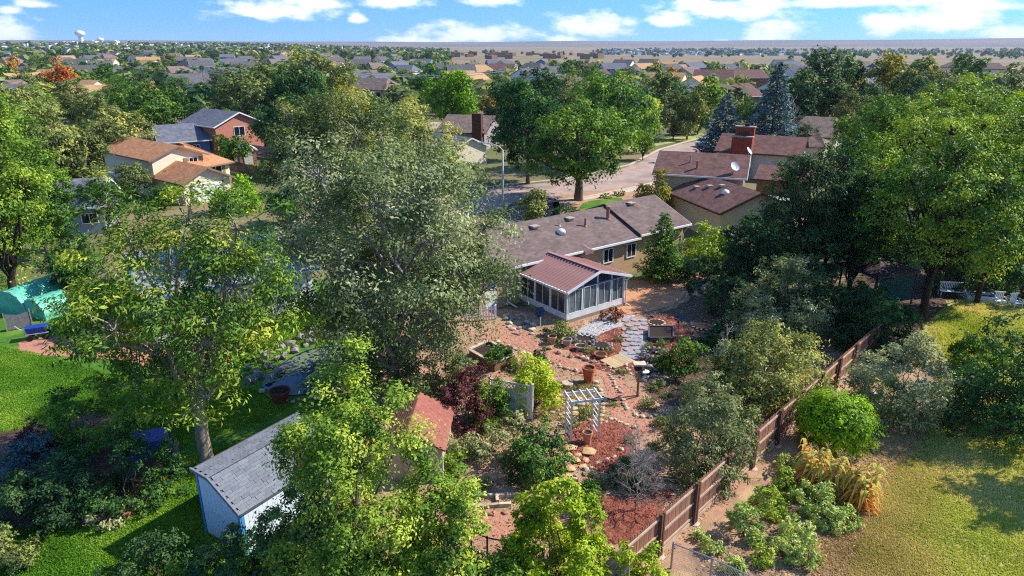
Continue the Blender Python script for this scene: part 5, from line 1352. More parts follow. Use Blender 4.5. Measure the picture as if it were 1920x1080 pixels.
# ------------------------------------------------------------------ right neighbour's yard
GALV = mat('galvanised', (170, 172, 176), (140, 142, 148), rough=0.4, metal=0.6)
c = P(1632, 772); ub = empty('utility_pedestal', (c.x, c.y, 0), 0.3); tag(ub, 'grey utility pedestal behind the clipped round bush', 'utility box')
MB().prism([(-0.17, -0.15, 0), (0.17, -0.15, 0), (0.15, -0.13, 0.95), (-0.15, -0.13, 0.95)], (0, 0.28, 0)).build('body', mat('pedestal', (186, 190, 186), rough=0.6), ub)
MB().prism([(-0.18, -0.16, 0.95), (0.18, -0.16, 0.95), (0.14, -0.1, 1.06), (-0.14, -0.1, 1.06)], (0, 0.3, 0)).build('cap', MATS['pedestal'], ub)
c = P(1709, 788); o = MB().box((0, 0, 0.15), (0.4, 0.3, 0.3)).box((0, 0, 0.33), (0.46, 0.36, 0.06)).build('valve_box', mat('valve_grey', (170, 168, 172), rough=0.8)); o.location = (c.x, c.y, 0.01); tag(o, 'small grey box at the edge of the right lawn', 'utility box')
def chain_fence(label, pts, h, m, name='chain_link_fence'):
    q = [Vector((p[0], p[1], 0)) for p in pts]; root = empty(name, tuple(q[0])); tag(root, label, 'fence')
    for p in q: MB().tube([p - q[0], p - q[0] + Vector((0, 0, h + 0.08))], 0.035, 8).build('post', m, root)
    for a, b2 in zip(q[:-1], q[1:]):
        a, b2 = a - q[0], b2 - q[0]; MB().tube([a + Vector((0, 0, h)), b2 + Vector((0, 0, h))], 0.026, 6).build('top_rail', m, root)
        L = (b2 - a).length; mb = MB(); n = int(L / 0.11); dv = (b2 - a) / n
        for k in range(-int(h / 0.11), n):
            for sg in (0, 1):
                p0 = max(0, -k); p1 = min(int(h / 0.11), n - k)
                if p1 <= p0: continue
                z0, z1 = p0 * 0.11, p1 * 0.11
                if sg: z0, z1 = h - z0, h - z1
                mb.bar(a + dv * (k + p0) + Vector((0, 0, z0 + .03)), a + dv * (k + p1) + Vector((0, 0, z1 - 0.0)), 0.004, 0.004)
        mb.build('wire_mesh', m, root)
chain_fence('galvanised chain link fence at the bottom right corner', [P(1258, 1066, 0)[:2], (6.6, 18.2), (8.6, 16.6)], 1.05, GALV)
BLKM = mat('black_pipe', (28, 30, 36), rough=0.5)
chain_fence('black chain link gate at the bottom of the garden', [P(884, 1040)[:2], P(914, 1052)[:2], P(960, 1062)[:2]], 1.0, BLKM)
o = MB().tube([Vector((3.85, 18.0, 1.1)), Vector((2.2, 15.0, 1.1))], 0.06, 8).tube([Vector((3.8, 17.9, 0)), Vector((3.8, 17.9, 1.14))], 0.05, 8).tube([Vector((2.2, 15.0, 0)), Vector((2.2, 15.0, 1.14))], 0.05, 8).build('timber_rail', RAILM); tag(o, 'weathered pale rail running down from the fence end', 'rail')
c = P(1638, 560); gz = empty('gazebo', (c.x, c.y, 0), R(20)); tag(gz, 'dark brown canopy gazebo in shade of the right trees', 'gazebo')
CAN = mat('canopy_brown', (84, 66, 64), (60, 48, 48), scale=3, rough=0.7)
MB().add([(-1.9, -1.7, 2.2), (1.9, -1.7, 2.2), (1.9, 1.7, 2.2), (-1.9, 1.7, 2.2), (-1.9, -1.7, 2.4), (1.9, -1.7, 2.4), (1.9, 1.7, 2.4), (-1.9, 1.7, 2.4), (-.35, -.3, 2.95), (.35, -.3, 2.95), (.35, .3, 2.95), (-.35, .3, 2.95)], [(0, 1, 5, 4), (1, 2, 6, 5), (2, 3, 7, 6), (3, 0, 4, 7), (4, 5, 9, 8), (5, 6, 10, 9), (6, 7, 11, 10), (7, 4, 8, 11), (8, 9, 10, 11)]).build('canopy', CAN, gz)
for x in (-1.75, 1.75):
    for y in (-1.55, 1.55): MB().box((x, y, 1.1), (0.09, 0.09, 2.2)).build('post', CAN, gz)
MB().prism([(-1.6, -1.62, 0.3), (1.6, -1.62, 0.3), (1.6, -1.62, 2.1), (-1.6, -1.62, 2.1)], (0, 0.03, 0)).build('curtain', mat('green_curtain', (40, 84, 74), (30, 66, 60), rough=0.8), gz)
def chair(name, label, u, v, rz, w=0.55, m=WHITE, cat='chair'):
    c = P(u, v); root = empty(name, (c.x, c.y, 0.01), rz); tag(root, label, cat)
    for x in (-w / 2, w / 2):
        for y in (-0.24, 0.24): MB().box((x, y, 0.21), (0.05, 0.05, 0.42)).build('leg', m, root)
    MB().box((0, 0, 0.44), (w + 0.08, 0.55, 0.05)).build('seat', m, root)
    for k in range(int(w / 0.11)): MB().box((-w / 2 + 0.11 * k + 0.08, 0.26, 0.72), (0.06, 0.03, 0.5)).build('back_slat', m, root)
    MB().box((0, 0.26, 0.98), (w + 0.08, 0.05, 0.08)).build('back_rail', m, root)
    for x in (-w / 2, w / 2): MB().box((x, 0, 0.66), (0.06, 0.5, 0.04)).box((x, -0.22, 0.55), (0.05, 0.05, 0.2)).build('arm', m, root)
chair('garden_bench', 'white garden bench under the right trees', 1782, 556, R(-10), 1.5, cat='bench')
chair('garden_chair', 'white garden chair at the far right edge', 1902, 578, R(10), 0.6)
chair('garden_chair', 'white chair left of the one at right edge', 1872, 575, R(-15), 0.6)
c = P(1836, 562); cf = empty('cold_frame', (c.x, c.y, 0), R(-15)); tag(cf, 'low white framed cold frame right of the garden bench', 'planter')
for p, q in (((-.9, -.5), (.9, -.5)), ((.9, -.5), (.9, .5)), ((.9, .5), (-.9, .5)), ((-.9, .5), (-.9, -.5))):
    MB().bar((*p, 0.22), (*q, 0.22), 0.08, 0.42).build('side_board', WHITE, cf)
MB().box((0, 0, 0.12), (1.7, 0.9, 0.2)).build('soil', SOILM, cf)
patch('stone_step', px((1862, 572), (1960, 590), (1960, 598), (1858, 578)), 0.02, CONC, n=2, jit=0.0, thick=0.08, smooth=False)

# ------------------------------------------------------------------ street things
LAMPM = mat('lamp_grey', (196, 196, 192), (176, 176, 172), rough=0.5)
def street_lamp(label, u, vb, vt, side=-1, arm=1.9):
    b = P(u, vb); h = height_at(b.y, vt); root = empty('street_lamp', (b.x, b.y, 0)); tag(root, label, 'street lamp')
    MB().tube([(0, 0, -0.1), (0, 0, h * 0.5), (0, 0, h - 0.7)], [0.13, 0.11, 0.09], 10).build('pole', LAMPM, root, smooth=True)
    MB().tube([(0, 0, h - 0.72), (side * arm * 0.2, 0, h - 0.35), (side * arm * 0.6, 0, h - 0.08), (side * arm, 0, h)], [0.07, 0.06, 0.05, 0.045], 8).build('arm', LAMPM, root, smooth=True)
    MB().prism([(side * arm * 0.95, -0.14, h - 0.06), (side * arm * 1.35, -0.1, h - 0.03), (side * arm * 1.35, 0.1, h - 0.03), (side * arm * 0.95, 0.14, h - 0.06)], (0, 0, 0.13)).build('lamp_head', LAMPM, root)
street_lamp('tall grey street lamp with curved arm behind the house', 943, 405, 268)
street_lamp('distant grey street lamp above the far roofs', 1382, 165, 113, arm=2.6)
TRK = mat('sapling_bark', (96, 70, 56), rough=0.9)
def car(label, u, v, rz, paint, z=0.03):
    c = P(u, v); root = empty('parked_car', (c.x, c.y, z), rz); tag(root, label, 'car')
    body = [(-2.2, 0.3), (2.2, 0.3), (2.25, 0.6), (2.1, 0.82), (1.2, 0.95), (-1.9, 0.98), (-2.22, 0.85), (-2.25, 0.5)]
    MB().prism([(x, -0.88, z) for x, z in body], (0, 1.76, 0)).build('body', paint, root)
    cab = [(-1.75, 0.97), (1.05, 0.95), (0.4, 1.42), (-1.3, 1.45)]
    MB().prism([(x, -0.76, z) for x, z in cab], (0, 1.52, 0)).build('windows', PANE, root)
    MB().prism([(-1.3, -0.72, 1.44), (0.42, -0.72, 1.41), (0.3, -0.66, 1.5), (-1.2, -0.66, 1.52)], (0, 1.42, 0)).build('roof', paint, root)
    for x in (-1.35, 1.35):
        for y in (-0.82, 0.82): MB().tube([(x, y - 0.1, 0.32), (x, y + 0.1, 0.32)], 0.32, 16).build('wheel', mat('rubber', (32, 32, 34)), root)
car('dark parked car in the shade beyond the street', 1272, 252, 0.3, glass_mat('paint_black', (26, 28, 32), 0.25))
car('white parked car behind the red brown roof', 1322, 274, 0.9, glass_mat('paint_white', (222, 222, 224), 0.25))
# white trailer between the houses
c = P(905, 198); rv = empty('camper_trailer', (c.x, c.y, 0), 0.1); tag(rv, 'white camper trailer parked between the middle houses', 'trailer')
MB().prism([(-3.4, -1.1, 0.5), (3.2, -1.1, 0.5), (3.5, -1.1, 1.6), (3.1, -1.1, 2.9), (-3.3, -1.1, 2.9)], (0, 2.2, 0)).build('body', WHITE, rv)
for x in (-0.6, 0.4): MB().tube([(x, -1.15, 0.35), (x, -0.9, 0.35)], 0.35, 14).build('wheel', mat('rubber', (32, 32, 34)), rv)
window(rv, (-1.5, -1.12, 1.9), 1.0, 0.6, 0, frame=PANE, mull=0); window(rv, (1.8, -1.12, 1.9), 1.0, 0.6, 0, frame=PANE, mull=0)
c = P(925, 206); A = P(912, 210); B = P(935, 207)
low_fence('plank_fence', 'bright orange wooden fence by the camper trailer', A, B, 14, 2.0, mat('orange_wood', (206, 132, 70), rough=0.9), w=0.22)
# pink shed and long brown fence at left
c = P(483, 308); ps = empty('pink_shed', (c.x, c.y, 0), 0.5); tag(ps, 'small pink shed with white door beyond the orange roof', 'shed')
gable_block(ps, (0, 0), (0, 0), math.pi / 2, 3.0, 2.4, 2.2, 3.0, mat('pink_wall', (186, 130, 122), rough=0.9), WHITE, over=0.15, gover=0.15)
MB().box((-1.2, -0.03, 1.0), (1.2, 0.06, 1.9)).build('door', WHITE, ps)
low_fence('board_fence', 'grey brown board fence behind the pink shed', P(455, 288), P(520, 300), 40, 1.8, mat('old_board', (140, 126, 124), rough=0.95), w=0.24)
low_fence('board_fence', 'dark board fence right of the orange roofed house', P(432, 322), P(500, 340), 40, 1.7, mat('brown_board', (110, 88, 76), rough=0.95), w=0.2)
# power poles and wires
POLE = mat('utility_pole', (150, 132, 116), rough=0.95)
poles = []
for u, vb, vt, lb in ((388, 190, 132, 'wooden power pole among the left trees'), (700, 192, 136, 'wooden power pole left of the round green tree'), (960, 186, 128, 'wooden power pole behind the street trees')):
    b = P(u, vb); h = height_at(b.y, vt); root = empty('power_pole', (b.x, b.y, 0)); tag(root, lb, 'power pole')
    MB().tube([(0, 0, -0.3), (0, 0, h)], [0.2, 0.13], 8).build('pole', POLE, root); MB().box((0, 0, h - 0.6), (0.14, 2.6, 0.16)).build('crossarm', POLE, root); poles.append((b, h))
for k, (dy, dz) in enumerate(((-1.2, -0.5), (0, 0.1), (1.2, -0.5))):
    for (b1, h1), (b2, h2), wd in ((poles[0], poles[1], 'left'), (poles[1], poles[2], 'right')):
        p, q = Vector((b1.x, b1.y + dy, h1 + dz)), Vector((b2.x, b2.y + dy, h2 + dz)); pts = [p.lerp(q, t / 10) - Vector((0, 0, 1.6 * math.sin(math.pi * t / 10))) for t in range(11)]
        o = MB().tube(pts, 0.06, 5).build('power_line', mat('wire', (196, 196, 200), rough=0.5)); tag(o, f'power line strung between the {"left" if wd == "left" else "middle"} and {"middle" if wd == "left" else "right"} wooden poles', 'power line', 'power lines between the poles')

# ------------------------------------------------------------------ near trees
T = 'tree'; S = 'shrub'
# the ash on the left
b = P(390, 880)
make_plant('ash_tree', 'tall ash tree with pale forked trunk on the left lawn', T, b.x, b.y, 13.4, 6.5, 5.2, crown=0.88, leaf='ash', bark=BARK_PALE, size=0.2, aspect=0.32, lai=2.3, lobes=24, subs=16,
           seed=21, trunk_r=0.27, droop=0.35, tint=(0.5, 0.24), yellow=0.16, lobe_r=(0.2, 0.34), lean=(-0.5, 1.0), twigs=0.9, clump=0.19, fork=0.46, nmax=52000)
# large grey-green tree in the middle
b = P(735, 745)
make_plant('elm_tree', 'large grey green tree filling the middle left of the garden', T, b.x, b.y, 15.4, 7.1, 5.6, crown=0.99, leaf='greygreen', bark=BARK_GREY, size=0.17, aspect=0.42, lai=4.2, lobes=34, subs=18,
           seed=33, trunk_r=0.3, tint=(0.42, 0.26), yellow=0.05, lobe_r=(0.2, 0.36), twigs=0.9, clump=0.19, nmax=80000, lean=(0.3, 0.8))
b = P(640, 570)
make_plant('elm_tree', 'olive tree with yellowing top behind the grey green tree', T, b.x, b.y, 15.6, 4.6, crown=0.92, leaf='olive', bark=BARK_GREY, size=0.2, aspect=0.42, lai=4, lobes=24, subs=16, seed=35, tint=(0.45, 0.26), yellow=0.2, twigs=0.6, nmax=34000)
b = P(800, 470)
make_plant('elm_tree', 'yellow green tree at upper right of the grey green tree', T, b.x, b.y, 14.2, 4.3, crown=0.9, leaf='olive', bark=BARK_GREY, size=0.22, aspect=0.45, lai=4, lobes=20, subs=15, seed=36, tint=(0.6, 0.26), yellow=0.3, twigs=0.6, nmax=26000)
plant_px('skirt_shrub', 'grey green shrub at right foot of the big grey green tree', S, 815, 735, 610, 70, 'greygreen', 37, crown=0.96, stems=4, lobes=20, subs=15, lai=4, nmax=18000, size=0.15, aspect=0.42, tint=(0.4, 0.26))
plant_px('skirt_shrub', 'dark green shrub at left foot of the big grey green tree', S, 700, 720, 590, 52, 'deep', 38, crown=0.96, stems=4, lobes=16, subs=14, lai=4, nmax=12000, size=0.15, tint=(0.45, 0.26))
# foreground thicket at the bottom
b = P(688, 1130)
make_plant('foreground_tree', 'dense bright green tree at the bottom centre', T, b.x, b.y, 8.9, 2.7, 2.5, crown=0.96, leaf='bright', size=0.105, aspect=0.5, lai=6.0, lobes=34, subs=18, seed=41, tint=(0.52, 0.3), yellow=0.2, stems=4, lobe_r=(0.2, 0.34), nmax=100000, clump=0.2)
b = P(830, 1150)
make_plant('foreground_tree', 'lower green tree right of the dense bottom tree', T, b.x, b.y, 6.4, 1.5, crown=0.96, leaf='bright', size=0.11, aspect=0.5, lai=4.6, lobes=16, subs=16, seed=42, tint=(0.55, 0.28), yellow=0.12, stems=4, nmax=22000)
b = P(590, 1130)
make_plant('foreground_tree', 'dark leaved tree overhanging the shed roof', T, b.x, b.y, 6.0, 1.4, crown=0.95, leaf='dark', size=0.12, aspect=0.5, lai=3.4, lobes=16, subs=15, seed=43, tint=(0.5, 0.25), stems=4, nmax=20000)
b = P(1045, 1120)
make_plant('lime_tree_shrub', 'lime green leafy shrub tree at the bottom right of centre', S, b.x, b.y, 5.0, 1.75, crown=0.95, leaf='lime', size=0.13, aspect=0.42, lai=6.5, lobes=20, subs=16, seed=44, tint=(0.45, 0.28), stems=4, lobe_r=(0.24, 0.4), nmax=46000, droop=0.2)
b = P(1205, 1120)
make_plant('lime_shrub', 'lime green shrub in front of the fence end', S, b.x, b.y, 2.5, 0.95, crown=0.95, leaf='lime', size=0.12, aspect=0.4, lai=3.6, lobes=12, subs=14, seed=45, tint=(0.4, 0.28), stems=4, nmax=14000)
b = P(960, 1140)
make_plant('green_shrub', 'green shrub at the bottom edge left of the lime shrub', S, b.x, b.y, 2.6, 1.2, crown=0.95, leaf='green', size=0.11, lai=4, lobes=12, seed=46, stems=4, tint=(0.6, 0.2), nmax=14000)
b = P(860, 1130)
make_bare('dead_brush', 'pale dead twigs sticking out of the bottom thicket', S, b.x, b.y, 4.2, 1.3, seed=47, n=16, r0=0.022, up=2.2)
for i, (u, vb, vt, hw, lf, lb) in enumerate(((430, 1110, 985, 60, 'dark', 'dark shrub at the bottom edge before the shed'), (300, 1100, 1010, 75, 'dark', 'low dark shrub at the bottom left of the shed'), (480, 1110, 1000, 40, 'bright', 'bright green shrub at the shed corner'), (345, 1120, 1040, 30, 'bright', 'small bright green sprout at the bottom left'))):
    plant_px('low_shrub', lb, S, u, vb, vt, hw, lf, 50 + i, crown=0.95, stems=4, lobes=12, subs=12, lai=4, nmax=12000)
# left yard shrubs
for i, (u, vb, vt, hw, lf, lb, cr) in enumerate((
        (245, 935, 800, 78, 'deep', 'dark leafy shrub in the brick edged bed', .95), (120, 965, 860, 80, 'dark', 'dark shrub at the left of the brick edged bed', .95), (40, 990, 890, 70, 'dark', 'dark shrub at the left edge of the bed', .95),
        (75, 850, 788, 36, 'plum', 'dark purple shrub on the left lawn', .95), (60, 900, 830, 75, 'spruce', 'low blue grey juniper in the left bed', .95), (200, 985, 945, 30, 'sage', 'pale dry plant at the corner of brick edging', .95),
        (20, 1060, 990, 45, 'olive', 'straggly yellow weeds in the bottom left corner', .95), (185, 830, 705, 75, 'ash', 'low leafy ash branch thicket on the left lawn', .9))):
    plant_px('yard_shrub', lb, S, u, vb, vt, hw, lf, 60 + i, crown=cr, stems=4, lobes=14, subs=12, lai=4, nmax=14000)
# left edge and back trees
plant_px('maple_tree', 'bright green broad tree at the left edge', T, 25, 545, 172, 150, 'bright', 71, crown=0.93, lobes=26, subs=16, tint=(0.45, 0.25), lai=4.2, nmax=36000, bark=BARK_DARK)
plant_px('maple_tree', 'darker green tree beside the left edge tree', T, 95, 490, 250, 62, 'green', 72, crown=0.93, lobes=18, subs=14, lai=4.4, nmax=16000)
plant_px('poplar_tree', 'tall olive tree behind the left edge trees', T, 100, 400, 165, 80, 'olive', 73, crown=0.92, lobes=20, lai=4.2, nmax=14000, tint=(0.5, 0.25))
plant_px('willow_tree', 'olive yellow rounded tree left of orange roof', T, 215, 335, 185, 72, 'olive', 74, crown=0.95, lobes=20, lai=4.2, nmax=12000, tint=(0.5, 0.25), yellow=0.1)
plant_px('willow_tree', 'grey olive tree above the grey roof at left', T, 165, 385, 225, 55, 'olive', 75, crown=0.92, lobes=16, lai=4.2, nmax=10000, tint=(0.35, 0.2))
plant_px('maple_tree', 'deep green maple behind the blue brick house', T, 305, 262, 150, 62, 'green', 76, crown=0.88, lobes=20, lai=4.4, nmax=9000, tint=(0.5, 0.3))
plant_px('yellow_tree', 'yellow green tree at the upper left edge', T, 30, 300, 140, 75, 'olive', 77, crown=0.92, lobes=16, lai=4, nmax=9000, tint=(0.62, 0.2), yellow=0.2)
plant_px('orange_tree', 'orange autumn tree at the upper left', T, 118, 190, 122, 30, 'orange', 78, crown=0.9, lobes=12, lai=4.4, nmax=4000)
plant_px('dark_tree', 'small dark tree beside the orange roofed house', T, 440, 316, 248, 37, 'green', 79, crown=0.9, lobes=14, lai=4.6, nmax=7000)
plant_px('rusty_tree', 'small rusty brown tree before the blue wall', T, 323, 290, 246, 20, 'rust', 80, crown=0.92, lobes=10, lai=4, nmax=4000)
plant_px('round_bush', 'bright green dome shaped bush before the orange roofed house', S, 446, 398, 320, 34, 'ball', 81, crown=0.97, lobes=20, subs=20, lai=6, stems=3, nmax=9000, clump=0.2, lobe_r=(0.38, 0.5))
plant_px('low_bush', 'yellow low bush near the pink shed', S, 490, 322, 305, 24, 'yellow', 82, crown=0.95, lobes=8, lai=5, stems=3, nmax=2500)
plant_px('dark_tree', 'deep green tree filling the gap left of the grey green tree', T, 545, 330, 165, 62, 'deep', 83, crown=0.93, lobes=18, lai=4.4, nmax=11000, tint=(0.45, 0.2))
plant_px('dark_tree', 'large dark tree left of centre on the skyline', T, 475, 268, 112, 66, 'olive', 84, crown=0.92, lobes=20, lai=4.4, nmax=9000, tint=(0.32, 0.2))
plant_px('skyline_tree', 'yellow tipped tree rising over the skyline left of centre', T, 600, 245, 76, 62, 'olive', 85, crown=0.92, lobes=20, lai=4.2, nmax=9000, tint=(0.6, 0.25), yellow=0.2)
plant_px('skyline_tree', 'dark green tree under the yellow tipped skyline tree', T, 560, 270, 110, 60, 'deep', 86, crown=0.92, lobes=18, lai=4.2, nmax=9000, tint=(0.5, 0.25))
plant_px('skyline_tree', 'yellow autumn tree behind the big grey green tree', T, 665, 330, 135, 48, 'yellow', 87, crown=0.92, lobes=16, lai=3.8, nmax=8000, tint=(0.45, 0.3))
plant_px('round_tree', 'round vivid green tree in the middle distance', T, 850, 258, 122, 52, 'ball', 88, crown=0.86, lobes=22, subs=18, lai=4.6, nmax=8000, tint=(0.3, 0.2), lobe_r=(0.3, 0.42))
# street trees
plant_px('street_tree', 'broad deep green street tree with forked trunk behind the house', T, 1085, 376, 185, 118, 'green', 91, crown=0.86, lobes=28, subs=16, lai=4.6, nmax=26000, tint=(0.55, 0.34), yellow=0.1, trunk_r=0.5, size=0.34)
plant_px('street_tree', 'dark green tree left behind the forked street tree', T, 990, 345, 130, 84, 'deep', 92, crown=0.92, lobes=22, lai=4.6, nmax=16000, tint=(0.3, 0.2), size=0.36)
plant_px('street_tree', 'green yellow tree right behind the forked street tree', T, 1130, 310, 118, 86, 'deep', 93, crown=0.9, lobes=22, lai=4.4, nmax=14000, tint=(0.62, 0.3), yellow=0.2)
plant_px('street_tree', 'yellow green tree at the right of the street trees', T, 1195, 285, 158, 52, 'bright', 94, crown=0.93, lobes=16, lai=4.4, nmax=8000, tint=(0.5, 0.3))
plant_px('olive_tree', 'grey olive tree right of the street trees', T, 1225, 265, 118, 42, 'olive', 95, crown=0.92, lobes=14, lai=3.6, nmax=6000, tint=(0.45, 0.2))
plant_px('olive_tree', 'olive tree left of the blue spruces', T, 1288, 262, 160, 38, 'olive', 96, crown=0.93, lobes=14, lai=4.2, nmax=6000, tint=(0.5, 0.25))
b = P(1255, 255); make_bare('bare_tree', 'grey bare crowned tree above the cul de sac', T, b.x, b.y, 10.5, 4.2, seed=97, n=18, r0=0.09)
plant_px('round_tree', 'bright green tree above the blue spruces', T, 1322, 222, 142, 32, 'bright', 98, crown=0.92, lobes=14, lai=4.4, nmax=4500)
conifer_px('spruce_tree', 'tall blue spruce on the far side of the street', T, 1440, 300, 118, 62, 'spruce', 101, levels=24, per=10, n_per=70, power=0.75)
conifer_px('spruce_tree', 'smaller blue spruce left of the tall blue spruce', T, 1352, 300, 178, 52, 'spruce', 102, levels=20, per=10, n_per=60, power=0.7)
b = P(1478, 285); make_bare('bare_tree', 'grey leafless tree in front of the tall spruce', T, b.x, b.y, 8.6, 3.0, seed=103, n=22, r0=0.08, up=1.2)
plant_px('cedar_tree', 'tall dark tree standing over the horizon right of centre', T, 1528, 240, 76, 55, 'dark', 104, crown=0.94, lobes=24, lai=4.6, nmax=9000, shape='column', tint=(0.5, 0.25))
plant_px('cedar_tree', 'dark tree at the left foot of the tall horizon tree', T, 1492, 245, 120, 38, 'dark', 105, crown=0.94, lobes=14, lai=4.6, nmax=6000)
plant_px('cedar_tree', 'dark green tree right of the tall horizon tree', T, 1580, 235, 98, 34, 'dark', 106, crown=0.94, lobes=14, lai=4.6, nmax=6000, tint=(0.6, 0.2))
plant_px('golden_tree', 'golden orange autumn tree right of the spruces', T, 1545, 236, 155, 42, 'gold', 107, crown=0.93, lobes=16, lai=4.2, nmax=6000)
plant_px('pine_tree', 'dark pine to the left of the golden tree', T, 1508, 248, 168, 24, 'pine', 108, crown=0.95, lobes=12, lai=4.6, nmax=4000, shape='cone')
plant_px('yellow_tree', 'dark tree with yellow patches at the upper right', T, 1655, 245, 92, 46, 'yellow', 109, crown=0.93, lobes=18, lai=4.2, nmax=6000, tint=(0.2, 0.35))
plant_px('yellow_tree', 'thin olive tree on the skyline at right', T, 1715, 230, 100, 36, 'olive', 110, crown=0.93, lobes=14, lai=3.6, nmax=5000, tint=(0.6, 0.2))
plant_px('round_tree', 'round green tree crown on the right skyline', T, 1806, 190, 92, 34, 'green', 111, crown=0.93, lobes=14, lai=4.2, nmax=4000)
# right-hand trees
plant_px('locust_tree', 'large bright green tree over the right hand yard', T, 1728, 600, 190, 190, 'bright', 121, crown=0.84, lobes=40, subs=18, lai=3.2, nmax=64000, tint=(0.45, 0.36), trunk_r=0.24, bark=BARK_DARK, twigs=0.9, lobe_r=(0.14, 0.26), clump=0.2, size=0.17)
plant_px('locust_tree', 'bright green tree at the upper right edge', T, 1890, 470, 130, 150, 'bright', 122, crown=0.9, lobes=30, subs=16, lai=4, nmax=40000, tint=(0.5, 0.26), bark=BARK_DARK, lobe_r=(0.2, 0.34), size=0.22)
plant_px('locust_tree', 'yellow green tree behind the large right tree', T, 1680, 380, 150, 95, 'bright', 123, crown=0.9, lobes=24, subs=16, lai=4.2, nmax=24000, tint=(0.58, 0.26), size=0.26)
plant_px('locust_tree', 'green tree right of the yellow green one on the skyline', T, 1800, 340, 125, 85, 'bright', 124, crown=0.9, lobes=22, lai=4, nmax=16000, tint=(0.5, 0.25))
plant_px('pine_tree', 'dark bushy pine beside the red roofed neighbour', T, 1500, 545, 245, 100, 'pine', 125, crown=0.96, lobes=38, subs=16, lai=4.4, nmax=30000, tint=(0.45, 0.3), bark=BARK_DARK, size=0.24, aspect=0.25, lobe_r=(0.16, 0.3))
plant_px('dark_shrub', 'dark green thicket left of the pine', S, 1410, 520, 400, 48, 'dark', 126, crown=0.95, stems=4, lobes=18, lai=4.6, nmax=14000)
plant_px('dark_shrub', 'dark green thicket below the pine beside the gazebo', S, 1560, 640, 500, 55, 'dark', 127, crown=0.95, stems=4, lobes=18, lai=4.6, nmax=16000, tint=(0.35, 0.2))
plant_px('dark_shrub', 'dark shrub under the big right tree behind the fence', S, 1650, 660, 540, 52, 'deep', 128, crown=0.95, stems=4, lobes=16, lai=4.4, nmax=14000, tint=(0.3, 0.2))
plant_px('dark_shrub', 'dark shrub in the shade between pine and patio', S, 1310, 535, 468, 45, 'dark', 129, crown=0.95, stems=4, lobes=14, lai=4.6, nmax=9000, tint=(0.35, 0.2))
plant_px('dark_shrub', 'dark shrub at the shaded end of patio', S, 1365, 590, 500, 42, 'dark', 134, crown=0.95, stems=4, lobes=14, lai=4.4, nmax=9000)
plant_px('dark_shrub', 'low dark shrub in the shade right of stone ring', S, 1345, 650, 598, 30, 'deep', 135, crown=0.95, stems=4, lobes=12, lai=4.4, nmax=7000, tint=(0.3, 0.2))
plant_px('dark_shrub', 'tall dark shrub between pine and grey willow shrub', S, 1490, 600, 455, 50, 'dark', 136, crown=0.95, stems=4, lobes=16, lai=4.4, nmax=12000)
plant_px('shade_tree', 'dark green tree shading the right end of patio', T, 1400, 560, 385, 55, 'deep', 137, crown=0.9, lobes=18, lai=4, nmax=14000, tint=(0.3, 0.2))
plant_px('yellow_shrub', 'yellow green shrub at the right end of the house', S, 1325, 490, 402, 42, 'bright', 130, crown=0.95, stems=4, lobes=16, lai=4.6, nmax=9000, tint=(0.6, 0.25))
plant_px('hedge_shrub', 'dark shrub row under the right hand trees', S, 1790, 540, 470, 60, 'dark', 131, crown=0.95, stems=4, lobes=14, lai=4.4, nmax=9000)
plant_px('orange_shrub', 'orange shrub beyond the picket fence at right', S, 1872, 490, 440, 26, 'gold', 132, crown=0.95, stems=3, lobes=9, lai=4.4, nmax=3000)
plant_px('hedge_shrub', 'green shrub at the right edge below the trees', S, 1925, 560, 440, 50, 'deep', 133, crown=0.95, stems=3, lobes=12, lai=4.4, nmax=8000)
plant_px('dark_tree', 'dense dark tree between the pine and the large right tree', T, 1590, 560, 280, 70, 'deep', 138, crown=0.93, lobes=26, subs=16, lai=4, nmax=22000, tint=(0.42, 0.3), bark=BARK_DARK)
plant_px('dark_shrub', 'dark shrub hiding the front of the gazebo', S, 1610, 600, 520, 48, 'dark', 139, crown=0.95, stems=4, lobes=16, lai=4.4, nmax=10000)
plant_px('dark_tree', 'dark green tree over the white garden bench', T, 1830, 570, 330, 75, 'deep', 140, crown=0.78, lobes=26, subs=16, lai=3.6, nmax=22000, tint=(0.42, 0.3), bark=BARK_DARK)
# by the house
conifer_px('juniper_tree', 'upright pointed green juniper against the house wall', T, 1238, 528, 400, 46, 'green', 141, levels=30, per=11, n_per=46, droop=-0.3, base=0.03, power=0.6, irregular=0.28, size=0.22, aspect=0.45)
plant_px('young_tree', 'yellow green young tree behind the house roof', T, 1000, 425, 343, 27, 'olive', 142, crown=0.95, lobes=14, lai=4.6, nmax=5000, tint=(0.6, 0.25), size=0.22)
plant_px('young_tree', 'yellow green tree between the house and red roof', T, 1222, 415, 315, 38, 'yellow', 143, crown=0.95, lobes=16, lai=4.6, nmax=7000, tint=(0.25, 0.3), size=0.24)
plant_px('clipped_hedge', 'dark clipped hedge left of the front lawn', S, 1062, 408, 378, 23, 'dark', 144, crown=0.97, stems=3, lobes=14, lai=5, nmax=5000, lobe_r=(0.35, 0.5))
plant_px('small_bush', 'small round bush in the front bed', S, 1135, 372, 360, 9, 'olive', 145, crown=0.97, stems=3, lobes=8, lai=4, nmax=1200)
plant_px('small_bush', 'second round bush at right of the front bed', S, 1162, 367, 355, 9, 'olive', 146, crown=0.97, stems=3, lobes=8, lai=4, nmax=1200)
